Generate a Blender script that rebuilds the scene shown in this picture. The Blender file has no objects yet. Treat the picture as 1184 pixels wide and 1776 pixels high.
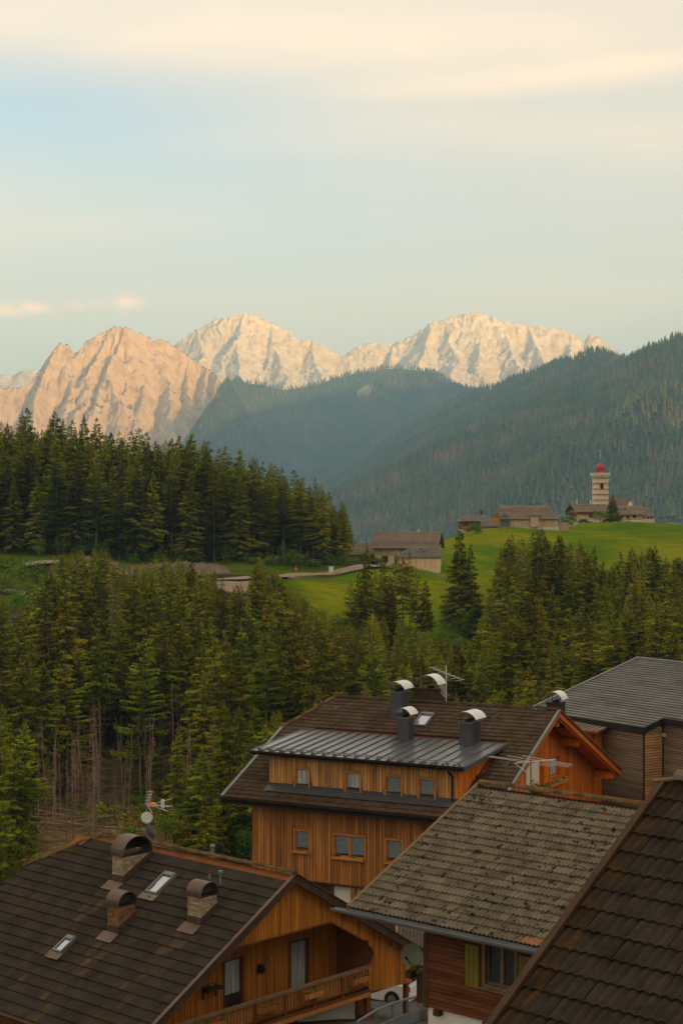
import bpy, math, random
import numpy as np
from mathutils import Vector, Matrix
rng = np.random.default_rng(11)
random.seed(11)
rad = math.radians
SC = bpy.context.scene
COL = SC.collection

# ------------------------------------------------------------------ camera
EYE = 20.0
cam = bpy.data.cameras.new('camera')
camo = bpy.data.objects.new('camera', cam)
COL.objects.link(camo)
camo.location = (0, 0, EYE)
camo.rotation_euler = (rad(90 - 0.14), 0, 0)
cam.sensor_fit = 'HORIZONTAL'
cam.sensor_width = 36.0
cam.lens = 86.96
cam.clip_start = 0.5
cam.clip_end = 60000
SC.camera = camo

# ------------------------------------------------------------------ light
SUN_EL, SUN_AZ = 5.2, 143.0          # azimuth clockwise from +Y (the view direction)
SUNV = Vector((math.sin(rad(SUN_AZ)) * math.cos(rad(SUN_EL)), math.cos(rad(SUN_AZ)) * math.cos(rad(SUN_EL)), math.sin(rad(SUN_EL))))
world = bpy.data.worlds.new('World')
SC.world = world
world.use_nodes = True
SKY_STRENGTH, CLOUD_STRENGTH = 0.15, 0.53
SUN_STRENGTH, SUN_COLOR = 5.0, (1.0, 0.55, 0.17)
EXPOSURE = 1.13
sl = bpy.data.lights.new('sun', 'SUN')
sl.energy = SUN_STRENGTH
sl.angle = rad(0.5)
sl.color = SUN_COLOR
so = bpy.data.objects.new('sun', sl)
COL.objects.link(so)
so.rotation_euler = SUNV.to_track_quat('Z', 'Y').to_euler()
so.location = (60, -80, 200)
SC.view_settings.view_transform = 'Standard'
SC.view_settings.look = 'None'
SC.view_settings.exposure = EXPOSURE
SC.view_settings.gamma = 1
SC.view_settings.use_curve_mapping = False
try:
    SC.cycles.use_denoising = True
    SC.cycles.max_bounces = 6
    SC.cycles.diffuse_bounces = 3
    SC.cycles.transparent_max_bounces = 8
    SC.cycles.volume_bounces = 1
    SC.cycles.sample_clamp_indirect = 4
except Exception:
    pass


def build_world():
    nt = world.node_tree
    nt.nodes.clear()
    N, L = nt.nodes.new, nt.links.new
    out = N('ShaderNodeOutputWorld')
    sky = N('ShaderNodeTexSky')
    sky.sky_type = 'NISHITA'
    sky.sun_disc = False
    sky.sun_elevation = rad(SUN_EL)
    sky.sun_rotation = rad(SUN_AZ)
    sky.altitude = 1300
    sky.air_density = 1.0
    sky.dust_density = 3.0
    sky.ozone_density = 1.0
    b1 = N('ShaderNodeBackground')
    b1.inputs[1].default_value = SKY_STRENGTH
    L(sky.outputs[0], b1.inputs[0])
    tc = N('ShaderNodeTexCoord')

    def math_(op, a, b=None, c=None, clamp=False):
        n = N('ShaderNodeMath')
        n.operation = op
        n.use_clamp = clamp
        for i, v in enumerate((a, b, c)):
            if v is None:
                continue
            if isinstance(v, (int, float)):
                n.inputs[i].default_value = v
            else:
                L(v, n.inputs[i])
        return n.outputs[0]
    sep = N('ShaderNodeSeparateXYZ')
    L(tc.outputs['Generated'], sep.inputs[0])
    x, y, z = sep.outputs
    # flat cloud layer: direction projected on a plane overhead, flattened so that bands stay readable near the horizon
    zz = math_('ADD', math_('ABSOLUTE', z), 0.22)
    u, v = math_('DIVIDE', x, zz), math_('DIVIDE', y, zz)
    comb = N('ShaderNodeCombineXYZ')
    L(u, comb.inputs[0]); L(v, comb.inputs[1])

    def noise(scale, detail, rough, loc, sc=(1, 1, 1), rot=0.0, dist=0.0):
        mp = N('ShaderNodeMapping')
        mp.inputs['Location'].default_value = loc
        mp.inputs['Scale'].default_value = sc
        mp.inputs['Rotation'].default_value = (0, 0, rot)
        L(comb.outputs[0], mp.inputs[0])
        n = N('ShaderNodeTexNoise')
        n.inputs['Scale'].default_value = scale
        n.inputs['Detail'].default_value = detail
        n.inputs['Roughness'].default_value = rough
        n.inputs['Distortion'].default_value = dist
        L(mp.outputs[0], n.inputs['Vector'])
        return n.outputs['Fac']

    def ramp(f, stops):
        r = N('ShaderNodeValToRGB')
        e = r.color_ramp.elements
        while len(e) < len(stops):
            e.new(0.5)
        for k, (p, c) in zip(e, stops):
            k.position = p
            k.color = (c, c, c, 1) if isinstance(c, (int, float)) else (*c, 1)
        r.color_ramp.interpolation = 'EASE'
        L(f, r.inputs[0])
        return r.outputs[0]
    veil = ramp(noise(0.55, 4, 0.5, (3.1, 5.37, 0), (0.8, 1.3, 1), 0.1, 0.3), [(0.30, 0.72), (0.58, 0.98)])
    streak = ramp(noise(1.3, 5, 0.55, (1.7, 2.9, 0), (0.35, 1.9, 1), -0.12, 0.4), [(0.42, 0.0), (0.68, 1.0)])
    el = math_('ARCTAN2', z, math_('SQRT', math_('ADD', math_('MULTIPLY', x, x), math_('MULTIPLY', y, y))))
    az = math_('ARCTAN2', x, y)

    def lobe(a0, e0, wa, we, skew=0.0):
        # a bank of cloud (or a hole in it) at one place of the sky, soft edged
        da = math_('SUBTRACT', az, rad(a0))
        de = math_('SUBTRACT', math_('SUBTRACT', el, rad(e0)), math_('MULTIPLY', da, skew))
        q = math_('ADD', math_('POWER', math_('ABSOLUTE', math_('DIVIDE', da, rad(wa))), 2.0), math_('POWER', math_('ABSOLUTE', math_('DIVIDE', de, rad(we))), 2.0))
        return math_('EXPONENT', math_('MULTIPLY', q, -1.0))
    hole = math_('MULTIPLY', lobe(-10.5, 12.9, 9.0, 1.9, -0.02), 0.72)
    hole2 = math_('MULTIPLY', lobe(-2.0, 8.7, 6.0, 1.6), 0.16)
    band = math_('MULTIPLY', lobe(0.0, 16.0, 14.0, 1.25, -0.02), 0.75)
    band2 = math_('MULTIPLY', lobe(8.0, 14.6, 6.5, 0.42, 0.06), 0.75)
    fine = ramp(noise(7.0, 6, 0.6, (0.3, 7.7, 0), (0.8, 1.2, 1), 0, 0.5), [(0.3, 0.55), (0.7, 1.0)])
    puffn = ramp(noise(26.0, 5, 0.55, (0.3, 7.7, 0), (1, 0.5, 1), 0, 0.3), [(0.30, 0.35), (0.62, 1.0)])
    puffs = None
    for a0, e0, wa, we, s in ((-11.7, 6.72, 1.3, 0.20, 0.9), (-10.6, 6.80, 0.6, 0.19, 0.9), (-9.15, 6.90, 0.34, 0.16, 0.5), (-7.35, 7.05, 0.40, 0.22, 0.95), (-8.3, 6.95, 0.5, 0.2, 0.25)):
        p = math_('MULTIPLY', lobe(a0, e0, wa, we), s)
        puffs = p if puffs is None else math_('MAXIMUM', puffs, p)
    puff = math_('MULTIPLY', math_('MULTIPLY', puffs, puffn), 1.5, None, True)
    warm = math_('MAXIMUM', math_('MULTIPLY', math_('ADD', band, band2, None, True), fine), math_('MULTIPLY', streak, 0.25))
    low = math_('MULTIPLY', lobe(0, 3.0, 400.0, 4.5), 0.35)
    cover = math_('SUBTRACT', math_('ADD', math_('MULTIPLY', veil, 0.92), math_('MULTIPLY', warm, 0.5)), math_('ADD', hole, hole2))
    cover = math_('MAXIMUM', math_('ADD', cover, low, None, True), puff)
    cover = math_('MINIMUM', math_('MAXIMUM', cover, 0.0), 0.97)

    def mixc(f, a, b):
        m = N('ShaderNodeMix')
        m.data_type = 'RGBA'
        L(f, m.inputs[0])
        for k, c in ((6, a), (7, b)):
            if isinstance(c, tuple):
                m.inputs[k].default_value = (*c, 1)
            else:
                L(c, m.inputs[k])
        return m.outputs[2]
    col = mixc(warm, (0.87, 0.695, 0.50), (1.32, 0.88, 0.52))
    col = mixc(low, col, (1.0, 0.77, 0.50))
    col = mixc(puff, col, (1.50, 0.90, 0.50))
    b2 = N('ShaderNodeBackground')
    b2.inputs[1].default_value = CLOUD_STRENGTH
    L(col, b2.inputs[0])
    # thin high cloud: it adds its own light and lets most of the sky behind it through
    L(math_('MULTIPLY', math_('SUBTRACT', 1.0, math_('MULTIPLY', cover, 0.74)), SKY_STRENGTH), b1.inputs[1])
    L(math_('MULTIPLY', cover, CLOUD_STRENGTH), b2.inputs[1])
    mx = N('ShaderNodeAddShader')
    L(b1.outputs[0], mx.inputs[0]); L(b2.outputs[0], mx.inputs[1])
    L(mx.outputs[0], out.inputs[0])


build_world()

# ------------------------------------------------------------------ helpers
F, HZ, CX = 2860.0, 881.0, 592.0


def W(px, py, d):
    """a surveyed bearing (photo units) and a distance to a world point"""
    return Vector(((px - CX) / F * d, d, EYE + (HZ - py) / F * d))


def WX(px, d):
    return (px - CX) / F * d


def tag(o, label=None, cat=None, group=None, kind=None):
    if label: o['label'] = label
    if cat: o['category'] = cat
    if group: o['group'] = group
    if kind: o['kind'] = kind
    return o


def empty(name, loc=(0, 0, 0), rz=0.0, label=None, cat=None, group=None):
    o = bpy.data.objects.new(name, None)
    o.empty_display_size = 0.3
    COL.objects.link(o)
    o.location = loc
    o.rotation_euler = (0, 0, rz)
    return tag(o, label, cat, group)


def link_mesh(name, me, parent=None, loc=None, rot=None):
    o = bpy.data.objects.new(name, me)
    COL.objects.link(o)
    if parent is not None: o.parent = parent
    if loc is not None: o.location = loc
    if rot is not None: o.rotation_euler = rot
    return o


def np_mesh(name, V, Fc, mats, tint=None, midx=None, smooth=False):
    """mesh from arrays; Fc (n,3) or (n,4)"""
    me = bpy.data.meshes.new(name)
    V = np.asarray(V, np.float32); Fc = np.asarray(Fc, np.int32)
    n, k = Fc.shape
    me.vertices.add(len(V)); me.vertices.foreach_set('co', V.ravel())
    me.loops.add(n * k); me.loops.foreach_set('vertex_index', Fc.ravel())
    me.polygons.add(n)
    me.polygons.foreach_set('loop_start', np.arange(0, n * k, k, dtype=np.int32))
    try:
        me.polygons.foreach_set('loop_total', np.full(n, k, np.int32))
    except Exception:
        pass
    if midx is not None: me.polygons.foreach_set('material_index', np.asarray(midx, np.int32))
    if smooth: me.polygons.foreach_set('use_smooth', np.ones(n, bool))
    me.update(calc_edges=True)
    if tint is not None:
        a = me.attributes.new('tint', 'FLOAT', 'FACE')
        a.data.foreach_set('value', np.asarray(tint, np.float32))
    for m in (mats if isinstance(mats, (list, tuple)) else [mats]): me.materials.append(m)
    return me


class MB:
    def __init__(s):
        s.v, s.f, s.m, s.t = [], [], [], []

    def add(s, vs, fs, mi=0, t=None):
        b = len(s.v)
        s.v.extend([tuple(v) for v in vs])
        if t is None: t = random.random()
        for f in fs:
            s.f.append(tuple(i + b for i in f)); s.m.append(mi); s.t.append(t)
        return s

    def box(s, a, b, mi=0, t=None):
        x0, y0, z0 = a; x1, y1, z1 = b
        return s.add([(x0, y0, z0), (x1, y0, z0), (x1, y1, z0), (x0, y1, z0), (x0, y0, z1), (x1, y0, z1), (x1, y1, z1), (x0, y1, z1)],
                     [(3, 2, 1, 0), (4, 5, 6, 7), (0, 1, 5, 4), (1, 2, 6, 5), (2, 3, 7, 6), (3, 0, 4, 7)], mi, t)

    def prism(s, poly, vec, mi=0, t=None):
        n = len(poly); vec = Vector(vec)
        P = [Vector(p) for p in poly]; Q = [p + vec for p in P]
        nrm = Vector((0, 0, 0))
        for i in range(n):
            nrm += P[i].cross(P[(i + 1) % n])
        if nrm.dot(vec) > 0:
            P.reverse(); Q.reverse()
        fs = [tuple(range(n)), tuple(range(2 * n - 1, n - 1, -1))]
        for i in range(n):
            j = (i + 1) % n
            fs.append((j, i, i + n, j + n))
        return s.add(P + Q, fs, mi, t)

    def tube(s, p, q, r, n=6, r2=None, mi=0, t=None):
        p, q = Vector(p), Vector(q)
        r2 = r if r2 is None else r2
        d = (q - p).normalized()
        a = d.orthogonal().normalized(); b = d.cross(a)
        vs = []
        for c, rr in ((p, r), (q, r2)):
            for i in range(n):
                w = 2 * math.pi * i / n
                vs.append(c + (a * math.cos(w) + b * math.sin(w)) * rr)
        fs = [(i, (i + 1) % n, (i + 1) % n + n, i + n) for i in range(n)]
        fs += [tuple(range(n - 1, -1, -1)), tuple(range(n, 2 * n))]
        return s.add(vs, fs, mi, t)

    def bar(s, p, q, w, h, mi=0, t=None, up=(0, 0, 1)):
        p, q, up = Vector(p), Vector(q), Vector(up)
        d = (q - p).normalized()
        a = d.cross(up)
        a = a.normalized() if a.length > 1e-4 else d.orthogonal().normalized()
        b = a.cross(d)
        vs = []
        for c in (p, q):
            for i, j in ((-1, -1), (1, -1), (1, 1), (-1, 1)):
                vs.append(c + a * (i * w / 2) + b * (j * h / 2))
        return s.add(vs, [(0, 1, 2, 3)[::-1], (4, 5, 6, 7), (0, 1, 5, 4), (1, 2, 6, 5), (2, 3, 7, 6), (3, 0, 4, 7)], mi, t)

    def lathe(s, prof, c, n=12, mi=0, t=None):
        vs = []
        for r, z in prof:
            for i in range(n):
                w = 2 * math.pi * i / n
                vs.append((c[0] + r * math.cos(w), c[1] + r * math.sin(w), c[2] + z))
        fs = []
        for k in range(len(prof) - 1):
            for i in range(n):
                j = (i + 1) % n
                fs.append((k * n + i, k * n + j, (k + 1) * n + j, (k + 1) * n + i))
        fs.append(tuple(range(n - 1, -1, -1)))
        fs.append(tuple(range((len(prof) - 1) * n, len(prof) * n)))
        return s.add(vs, fs, mi, t)

    def mesh(s, name, mats, smooth=False):
        me = bpy.data.meshes.new(name)
        me.from_pydata(s.v, [], s.f)
        me.update()
        for m in (mats if isinstance(mats, (list, tuple)) else [mats]): me.materials.append(m)
        me.polygons.foreach_set('material_index', s.m)
        if smooth: me.polygons.foreach_set('use_smooth', [True] * len(s.f))
        a = me.attributes.new('tint', 'FLOAT', 'FACE')
        a.data.foreach_set('value', s.t)
        return me

    def build(s, name, mats, parent=None, kind=None, loc=None, rot=None, smooth=False):
        o = link_mesh(name, s.mesh(name, mats, smooth), parent, loc, rot)
        if kind: o['kind'] = kind
        return o


# ------------------------------------------------------------------ materials
def mat(name, cols, scale=2.0, detail=4.0, rough=0.8, bump=0.0, bscale=None, stretch=(1, 1, 1), obj=0.0, tint=0.0, spots=None, spec=0.3, metal=0.0, hue=0.0, translucent=0.0, coord='world', rot=0.0, lo=0.3, hi=0.7):
    m = bpy.data.materials.new(name)
    m.use_nodes = True
    nt = m.node_tree
    N, L = nt.nodes.new, nt.links.new
    bs = nt.nodes['Principled BSDF']
    bs.inputs['Roughness'].default_value = rough
    bs.inputs['Metallic'].default_value = metal
    try: bs.inputs['Specular IOR Level'].default_value = spec
    except Exception: pass
    if coord == 'world':
        src = N('ShaderNodeNewGeometry').outputs['Position']
    else:
        src = N('ShaderNodeTexCoord').outputs['Object']
    mp = N('ShaderNodeMapping')
    mp.inputs['Scale'].default_value = stretch
    mp.inputs['Rotation'].default_value = (0, 0, rot)
    L(src, mp.inputs[0])
    nz = N('ShaderNodeTexNoise')
    nz.inputs['Scale'].default_value = scale
    nz.inputs['Detail'].default_value = detail
    nz.inputs['Roughness'].default_value = 0.6
    L(mp.outputs[0], nz.inputs['Vector'])
    rp = N('ShaderNodeValToRGB')
    e = rp.color_ramp.elements
    while len(e) < len(cols): e.new(0.5)
    for i, c in enumerate(cols):
        e[i].position = lo + (hi - lo) * i / max(1, len(cols) - 1)
        e[i].color = (*c, 1)
    L(nz.outputs['Fac'], rp.inputs[0])
    col = rp.outputs[0]

    def mixn(fac, a, b, mode='MIX'):
        x = N('ShaderNodeMix')
        x.data_type = 'RGBA'; x.blend_type = mode
        if isinstance(fac, float): x.inputs[0].default_value = fac
        else: L(fac, x.inputs[0])
        for k, c in ((6, a), (7, b)):
            if isinstance(c, tuple): x.inputs[k].default_value = (*c, 1)
            else: L(c, x.inputs[k])
        return x.outputs[2]
    if spots:
        for sc, th, c in spots:
            n2 = N('ShaderNodeTexNoise')
            n2.inputs['Scale'].default_value = sc
            n2.inputs['Detail'].default_value = 3
            L(src, n2.inputs['Vector'])
            r2 = N('ShaderNodeValToRGB')
            r2.color_ramp.elements[0].position = th
            r2.color_ramp.elements[1].position = min(1.0, th + 0.08)
            L(n2.outputs['Fac'], r2.inputs[0])
            col = mixn(r2.outputs[0], col, c)
    val = None
    for amt, kind in ((obj, 'o'), (tint, 't')):
        if not amt: continue
        if kind == 'o':
            v = N('ShaderNodeObjectInfo').outputs['Random']
        else:
            a = N('ShaderNodeAttribute'); a.attribute_name = 'tint'; v = a.outputs['Fac']
        mr = N('ShaderNodeMapRange')
        mr.inputs[3].default_value = 1 - amt; mr.inputs[4].default_value = 1 + amt
        L(v, mr.inputs[0])
        hs = N('ShaderNodeHueSaturation')
        L(mr.outputs[0], hs.inputs['Value'])
        if hue:
            mh = N('ShaderNodeMapRange')
            mh.inputs[3].default_value = 0.5 - hue; mh.inputs[4].default_value = 0.5 + hue
            ml = N('ShaderNodeMath'); ml.operation = 'FRACT'
            mm = N('ShaderNodeMath'); mm.operation = 'MULTIPLY'; mm.inputs[1].default_value = 7.31
            L(v, mm.inputs[0]); L(mm.outputs[0], ml.inputs[0]); L(ml.outputs[0], mh.inputs[0])
            L(mh.outputs[0], hs.inputs['Hue'])
        L(col, hs.inputs['Color'])
        col = hs.outputs[0]
    L(col, bs.inputs['Base Color'])
    if bump:
        nb = N('ShaderNodeTexNoise')
        nb.inputs['Scale'].default_value = bscale or scale * 4
        nb.inputs['Detail'].default_value = 5
        L(mp.outputs[0], nb.inputs['Vector'])
        bp = N('ShaderNodeBump')
        bp.inputs['Strength'].default_value = bump
        bp.inputs['Distance'].default_value = 0.05
        L(nb.outputs['Fac'], bp.inputs['Height'])
        L(bp.outputs[0], bs.inputs['Normal'])
    if translucent:
        tr = N('ShaderNodeBsdfTranslucent')
        L(col, tr.inputs[0])
        ms = N('ShaderNodeMixShader')
        ms.inputs[0].default_value = translucent
        L(bs.outputs[0], ms.inputs[1]); L(tr.outputs[0], ms.inputs[2])
        L(ms.outputs[0], nt.nodes['Material Output'].inputs['Surface'])
    return m


M = {}
M['rock_pink'] = mat('rock_pink', [(0.52, 0.385, 0.235), (0.75, 0.57, 0.365), (0.84, 0.68, 0.46)], 0.022, 10, 0.95, 1.0, 0.09, (1, 1, 0.8))
M['rock_pale'] = mat('rock_pale', [(0.529, 0.4485, 0.3565), (0.713, 0.6325, 0.5175), (0.86, 0.8165, 0.713)], 0.016, 10, 0.95, 1.0, 0.09, (1, 1, 1.3))
def flat_patches(m, color, lo, hi, scale):
    """scrub, scree or snow that lies where the rock is less steep"""
    nt = m.node_tree; N, L = nt.nodes.new, nt.links.new
    bs = nt.nodes['Principled BSDF']; base = bs.inputs['Base Color'].links[0].from_socket
    ge = N('ShaderNodeNewGeometry'); sp = N('ShaderNodeSeparateXYZ'); L(ge.outputs['Normal'], sp.inputs[0])
    nz = N('ShaderNodeTexNoise'); nz.inputs['Scale'].default_value = scale; nz.inputs['Detail'].default_value = 6; L(ge.outputs['Position'], nz.inputs['Vector'])
    a = N('ShaderNodeMath'); a.operation = 'MULTIPLY_ADD'; a.inputs[1].default_value = 0.5; L(nz.outputs['Fac'], a.inputs[0]); L(sp.outputs[2], a.inputs[2])
    mr = N('ShaderNodeMapRange'); mr.inputs[1].default_value = lo; mr.inputs[2].default_value = hi; L(a.outputs[0], mr.inputs[0])
    mx = N('ShaderNodeMix'); mx.data_type = 'RGBA'; L(mr.outputs[0], mx.inputs[0]); L(base, mx.inputs[6]); mx.inputs[7].default_value = (*color, 1)
    L(mx.outputs[2], bs.inputs['Base Color'])


def cracks(m, scale, dark, stretch):
    """gullies and clefts finer than the mesh: ridged relief, with the rock colour darkened in the clefts"""
    nt = m.node_tree; N, L = nt.nodes.new, nt.links.new
    bs = nt.nodes['Principled BSDF']; base = bs.inputs['Base Color'].links[0].from_socket
    ge = N('ShaderNodeNewGeometry'); mp = N('ShaderNodeMapping'); mp.inputs['Scale'].default_value = stretch; L(ge.outputs['Position'], mp.inputs[0])
    nz = N('ShaderNodeTexNoise')
    try: nz.noise_type = 'RIDGED_MULTIFRACTAL'
    except Exception: pass
    nz.normalize = True
    for k, v in (('Scale', scale), ('Detail', 9.0), ('Roughness', 0.62), ('Distortion', 0.6)):
        nz.inputs[k].default_value = v
    L(mp.outputs[0], nz.inputs['Vector'])
    mr = N('ShaderNodeMapRange'); mr.inputs[1].default_value = 0.30; mr.inputs[2].default_value = 0.62; mr.inputs[3].default_value = 1.0; mr.inputs[4].default_value = 0.0
    L(nz.outputs['Fac'], mr.inputs[0])
    mx = N('ShaderNodeMix'); mx.data_type = 'RGBA'; L(mr.outputs[0], mx.inputs[0]); L(base, mx.inputs[6])
    mu = N('ShaderNodeMix'); mu.data_type = 'RGBA'; mu.blend_type = 'MULTIPLY'; mu.inputs[0].default_value = 1.0; L(base, mu.inputs[6]); mu.inputs[7].default_value = (*dark, 1)
    L(mu.outputs[2], mx.inputs[7])
    L(mx.outputs[2], bs.inputs['Base Color'])
    bp = N('ShaderNodeBump'); bp.inputs['Strength'].default_value = 1.0; bp.inputs['Distance'].default_value = 22.0
    L(nz.outputs['Fac'], bp.inputs['Height'])
    L(bp.outputs[0], bs.inputs['Normal'])


cracks(M['rock_pink'], 0.016, (0.78, 0.75, 0.72), (1, 1, 0.55))
cracks(M['rock_pale'], 0.013, (0.82, 0.79, 0.75), (0.8, 0.8, 1.1))
flat_patches(M['rock_pink'], (0.17, 0.15, 0.085), 1.05, 1.17, 0.007)
flat_patches(M['rock_pale'], (0.80, 0.77, 0.72), 1.02, 1.12, 0.010)
M['hill'] = mat('hill_floor', [(0.030, 0.040, 0.020), (0.050, 0.055, 0.030), (0.075, 0.065, 0.04)], 0.02, 6, 0.95, spec=0.08)
M['cliff'] = mat('cliff_rock', [(0.24, 0.18, 0.132), (0.33, 0.264, 0.198)], 0.03, 6, 0.95)
M['dark_hill'] = mat('dark_hill', [(0.04, 0.05, 0.03), (0.06, 0.06, 0.04)], 0.01, 4, 0.95)
M['bark'] = mat('bark', [(0.13, 0.085, 0.055), (0.22, 0.15, 0.10), (0.30, 0.22, 0.16)], 3, 4, 0.95, 0.5, 12, (1, 1, 0.2), obj=0.3, spec=0.08)
M['deadbark'] = mat('dead_bark', [(0.17, 0.105, 0.065), (0.28, 0.19, 0.125), (0.38, 0.28, 0.19)], 2, 4, 0.95, 0, None, (1, 1, 0.2), obj=0.3, spec=0.08)
M['needle'] = mat('spruce_needles', [(0.0857, 0.1045, 0.007), (0.1534, 0.1591, 0.0101), (0.2598, 0.2137, 0.0161)], 0.22, 4, 0.85, obj=0.48, tint=0.55, hue=0.03, translucent=0.12, spec=0.00)
M['larch'] = mat('larch_needles', [(0.1391, 0.1717, 0.0087), (0.2056, 0.2347, 0.0117), (0.2843, 0.269, 0.0175)], 0.35, 4, 0.85, obj=0.30, tint=0.4, hue=0.02, translucent=0.2, spec=0.00)
M['broadleaf'] = mat('broad_leaves', [(0.08, 0.145, 0.012), (0.12, 0.20, 0.018), (0.17, 0.24, 0.025)], 0.6, 4, 0.8, obj=0.3, tint=0.4, hue=0.02, translucent=0.25, spec=0.00)
M['farneedle'] = mat('far_needles', [(0.0598, 0.0962, 0.0364), (0.0975, 0.1235, 0.0442), (0.221, 0.1456, 0.0845)], 0.0055, 6, 0.9, tint=0.38, lo=0.35, hi=0.68, spec=0.00)
M['tile_dark'] = mat('tile_dark', [(0.034, 0.027, 0.021), (0.048, 0.038, 0.029), (0.062, 0.048, 0.036)], 1.2, 6, 0.85, 0.5, 40, obj=0.14, tint=0.14, spots=[(0.55, 0.62, (0.065, 0.042, 0.024)), (9.0, 0.71, (0.12, 0.105, 0.085))], spec=0.08)
M['tile_mossy'] = mat('tile_mossy', [(0.042, 0.032, 0.023), (0.075, 0.050, 0.028), (0.12, 0.082, 0.045)], 1.6, 6, 0.9, 0.5, 40, obj=0.2, tint=0.2, spec=0.08)
M['tile_brown'] = mat('tile_brown', [(0.058, 0.038, 0.024), (0.085, 0.057, 0.036), (0.105, 0.073, 0.047)], 1.0, 5, 0.85, 0.3, 30, obj=0.14, tint=0.14, spots=[(0.6, 0.65, (0.10, 0.055, 0.022))], spec=0.08)
M['tile_grey'] = mat('tile_grey', [(0.1111, 0.0908, 0.0638), (0.169, 0.14, 0.0985), (0.2173, 0.1816, 0.1304)], 1.5, 7, 0.9, 0.6, 30, obj=0.2, tint=0.2, spots=[(4.6, 0.585, (0.036, 0.025, 0.016)), (0.8, 0.66, (0.12, 0.088, 0.054))], lo=0.25, hi=0.75, spec=0.08)
M['tile_near'] = mat('tile_near', [(0.034, 0.026, 0.019), (0.056, 0.043, 0.032), (0.080, 0.062, 0.046)], 4.0, 8, 0.9, 0.9, 70, obj=0.12, tint=0.12, spots=[(30.0, 0.74, (0.25, 0.23, 0.20))], lo=0.25, hi=0.75, spec=0.08)
M['lichen'] = mat('tile_lichen', [(0.044, 0.032, 0.023), (0.064, 0.040, 0.022), (0.15, 0.060, 0.012)], 5.0, 8, 0.95, 0.9, 70, obj=0.2, lo=0.38, hi=0.74, spec=0.08)
M['moss'] = mat('moss_ridge', [(0.085, 0.06, 0.036), (0.13, 0.080, 0.036), (0.18, 0.105, 0.042)], 3.0, 5, 0.95, 0.6, 25, obj=0.25, lo=0.35, hi=0.65, spec=0.08)
M['wood_orange'] = mat('wood_orange', [(0.31, 0.102, 0.011), (0.45, 0.158, 0.019), (0.53, 0.205, 0.030)], 2.2, 5, 0.6, 0.25, 12, (3, 3, 0.25), tint=0.28, spec=0.15)
M['wood_red'] = mat('wood_red', [(0.4914, 0.1076, 0.0105), (0.702, 0.1755, 0.0187), (0.765, 0.234, 0.0328)], 2.2, 5, 0.6, 0.25, 12, (3, 3, 0.25), tint=0.26, spec=0.15)
M['wood_brown'] = mat('wood_brown', [(0.2422, 0.0918, 0.0229), (0.3825, 0.1555, 0.0408), (0.4718, 0.2142, 0.0663)], 2.0, 5, 0.7, 0.25, 12, (3, 3, 0.25), tint=0.32, spots=[(0.45, 0.70, (0.20, 0.10, 0.04))], spec=0.15)
M['wood_dormer'] = mat('wood_dormer', [(0.2668, 0.1535, 0.0694), (0.4936, 0.2467, 0.0774), (0.6003, 0.3269, 0.1133)], 1.6, 5, 0.7, 0.25, 12, (3, 3, 0.25), tint=0.30, spec=0.15)
M['wood_dark'] = mat('wood_dark', [(0.045, 0.026, 0.016), (0.085, 0.046, 0.026)], 3, 4, 0.75, 0.2, 20, (1, 1, 1), tint=0.25, spec=0.15)
M['wood_log'] = mat('wood_log', [(0.0945, 0.0297, 0.0108), (0.1553, 0.0513, 0.0189), (0.1958, 0.0729, 0.0284)], 2.2, 5, 0.7, 0.3, 16, (0.5, 0.5, 3), tint=0.28, spec=0.15)
M['wood_beam'] = mat('wood_beam', [(0.1562, 0.0525, 0.015), (0.2375, 0.0838, 0.025)], 3, 4, 0.7, 0.2, 20, tint=0.15, spec=0.15)
M['wood_trim'] = mat('wood_trim', [(0.42, 0.1708, 0.042), (0.588, 0.259, 0.0728)], 3, 4, 0.65, 0.2, 20, tint=0.12, spec=0.15)
M['wood_rail'] = mat('wood_rail', [(0.16, 0.104, 0.06), (0.232, 0.152, 0.092)], 3, 4, 0.7, 0.2, 20, tint=0.15, spec=0.15)
M['wood_grey'] = mat('wood_grey', [(0.1725, 0.1245, 0.084), (0.2475, 0.18, 0.1245), (0.3, 0.222, 0.156)], 1.2, 6, 0.85, 0.3, 10, (0.3, 0.3, 3), tint=0.16, spec=0.08)
M['wood_larch'] = mat('wood_larch', [(0.42, 0.238, 0.105), (0.588, 0.35, 0.154), (0.28, 0.182, 0.112)], 1.2, 6, 0.75, 0.3, 10, (0.3, 0.3, 3), tint=0.2, spec=0.15)
M['wood_barn'] = mat('wood_barn', [(0.462, 0.319, 0.1925), (0.616, 0.451, 0.286)], 0.6, 5, 0.9, 0, None, (2, 2, 0.3), tint=0.15, spec=0.08)
M['wood_tan'] = mat('wood_tan', [(0.76, 0.50, 0.27), (0.85, 0.61, 0.36)], 0.6, 4, 0.85, 0, None, (2, 2, 0.3), tint=0.12, spec=0.08)
M['wood_blue'] = mat('wood_bluegrey', [(0.13, 0.13, 0.13), (0.18, 0.18, 0.175)], 0.6, 4, 0.9, 0, None, (2, 2, 0.3), tint=0.12)
M['plaster'] = mat('plaster', [(0.575, 0.506, 0.391), (0.713, 0.644, 0.5175)], 0.7, 5, 0.9, 0.2, 30, spec=0.08)
M['plaster_white'] = mat('plaster_white', [(0.638, 0.605, 0.55), (0.77, 0.737, 0.682)], 0.8, 5, 0.9, 0.2, 30, spec=0.08)
M['plaster_cream'] = mat('plaster_cream', [(0.798, 0.651, 0.441), (0.86, 0.756, 0.5565)], 0.25, 4, 0.9, spec=0.08)
M['brick'] = mat('brick_pale', [(0.3335, 0.2472, 0.1552), (0.483, 0.3737, 0.2472)], 6, 4, 0.9, 0.4, 40, obj=0.24, spec=0.08)
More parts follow.
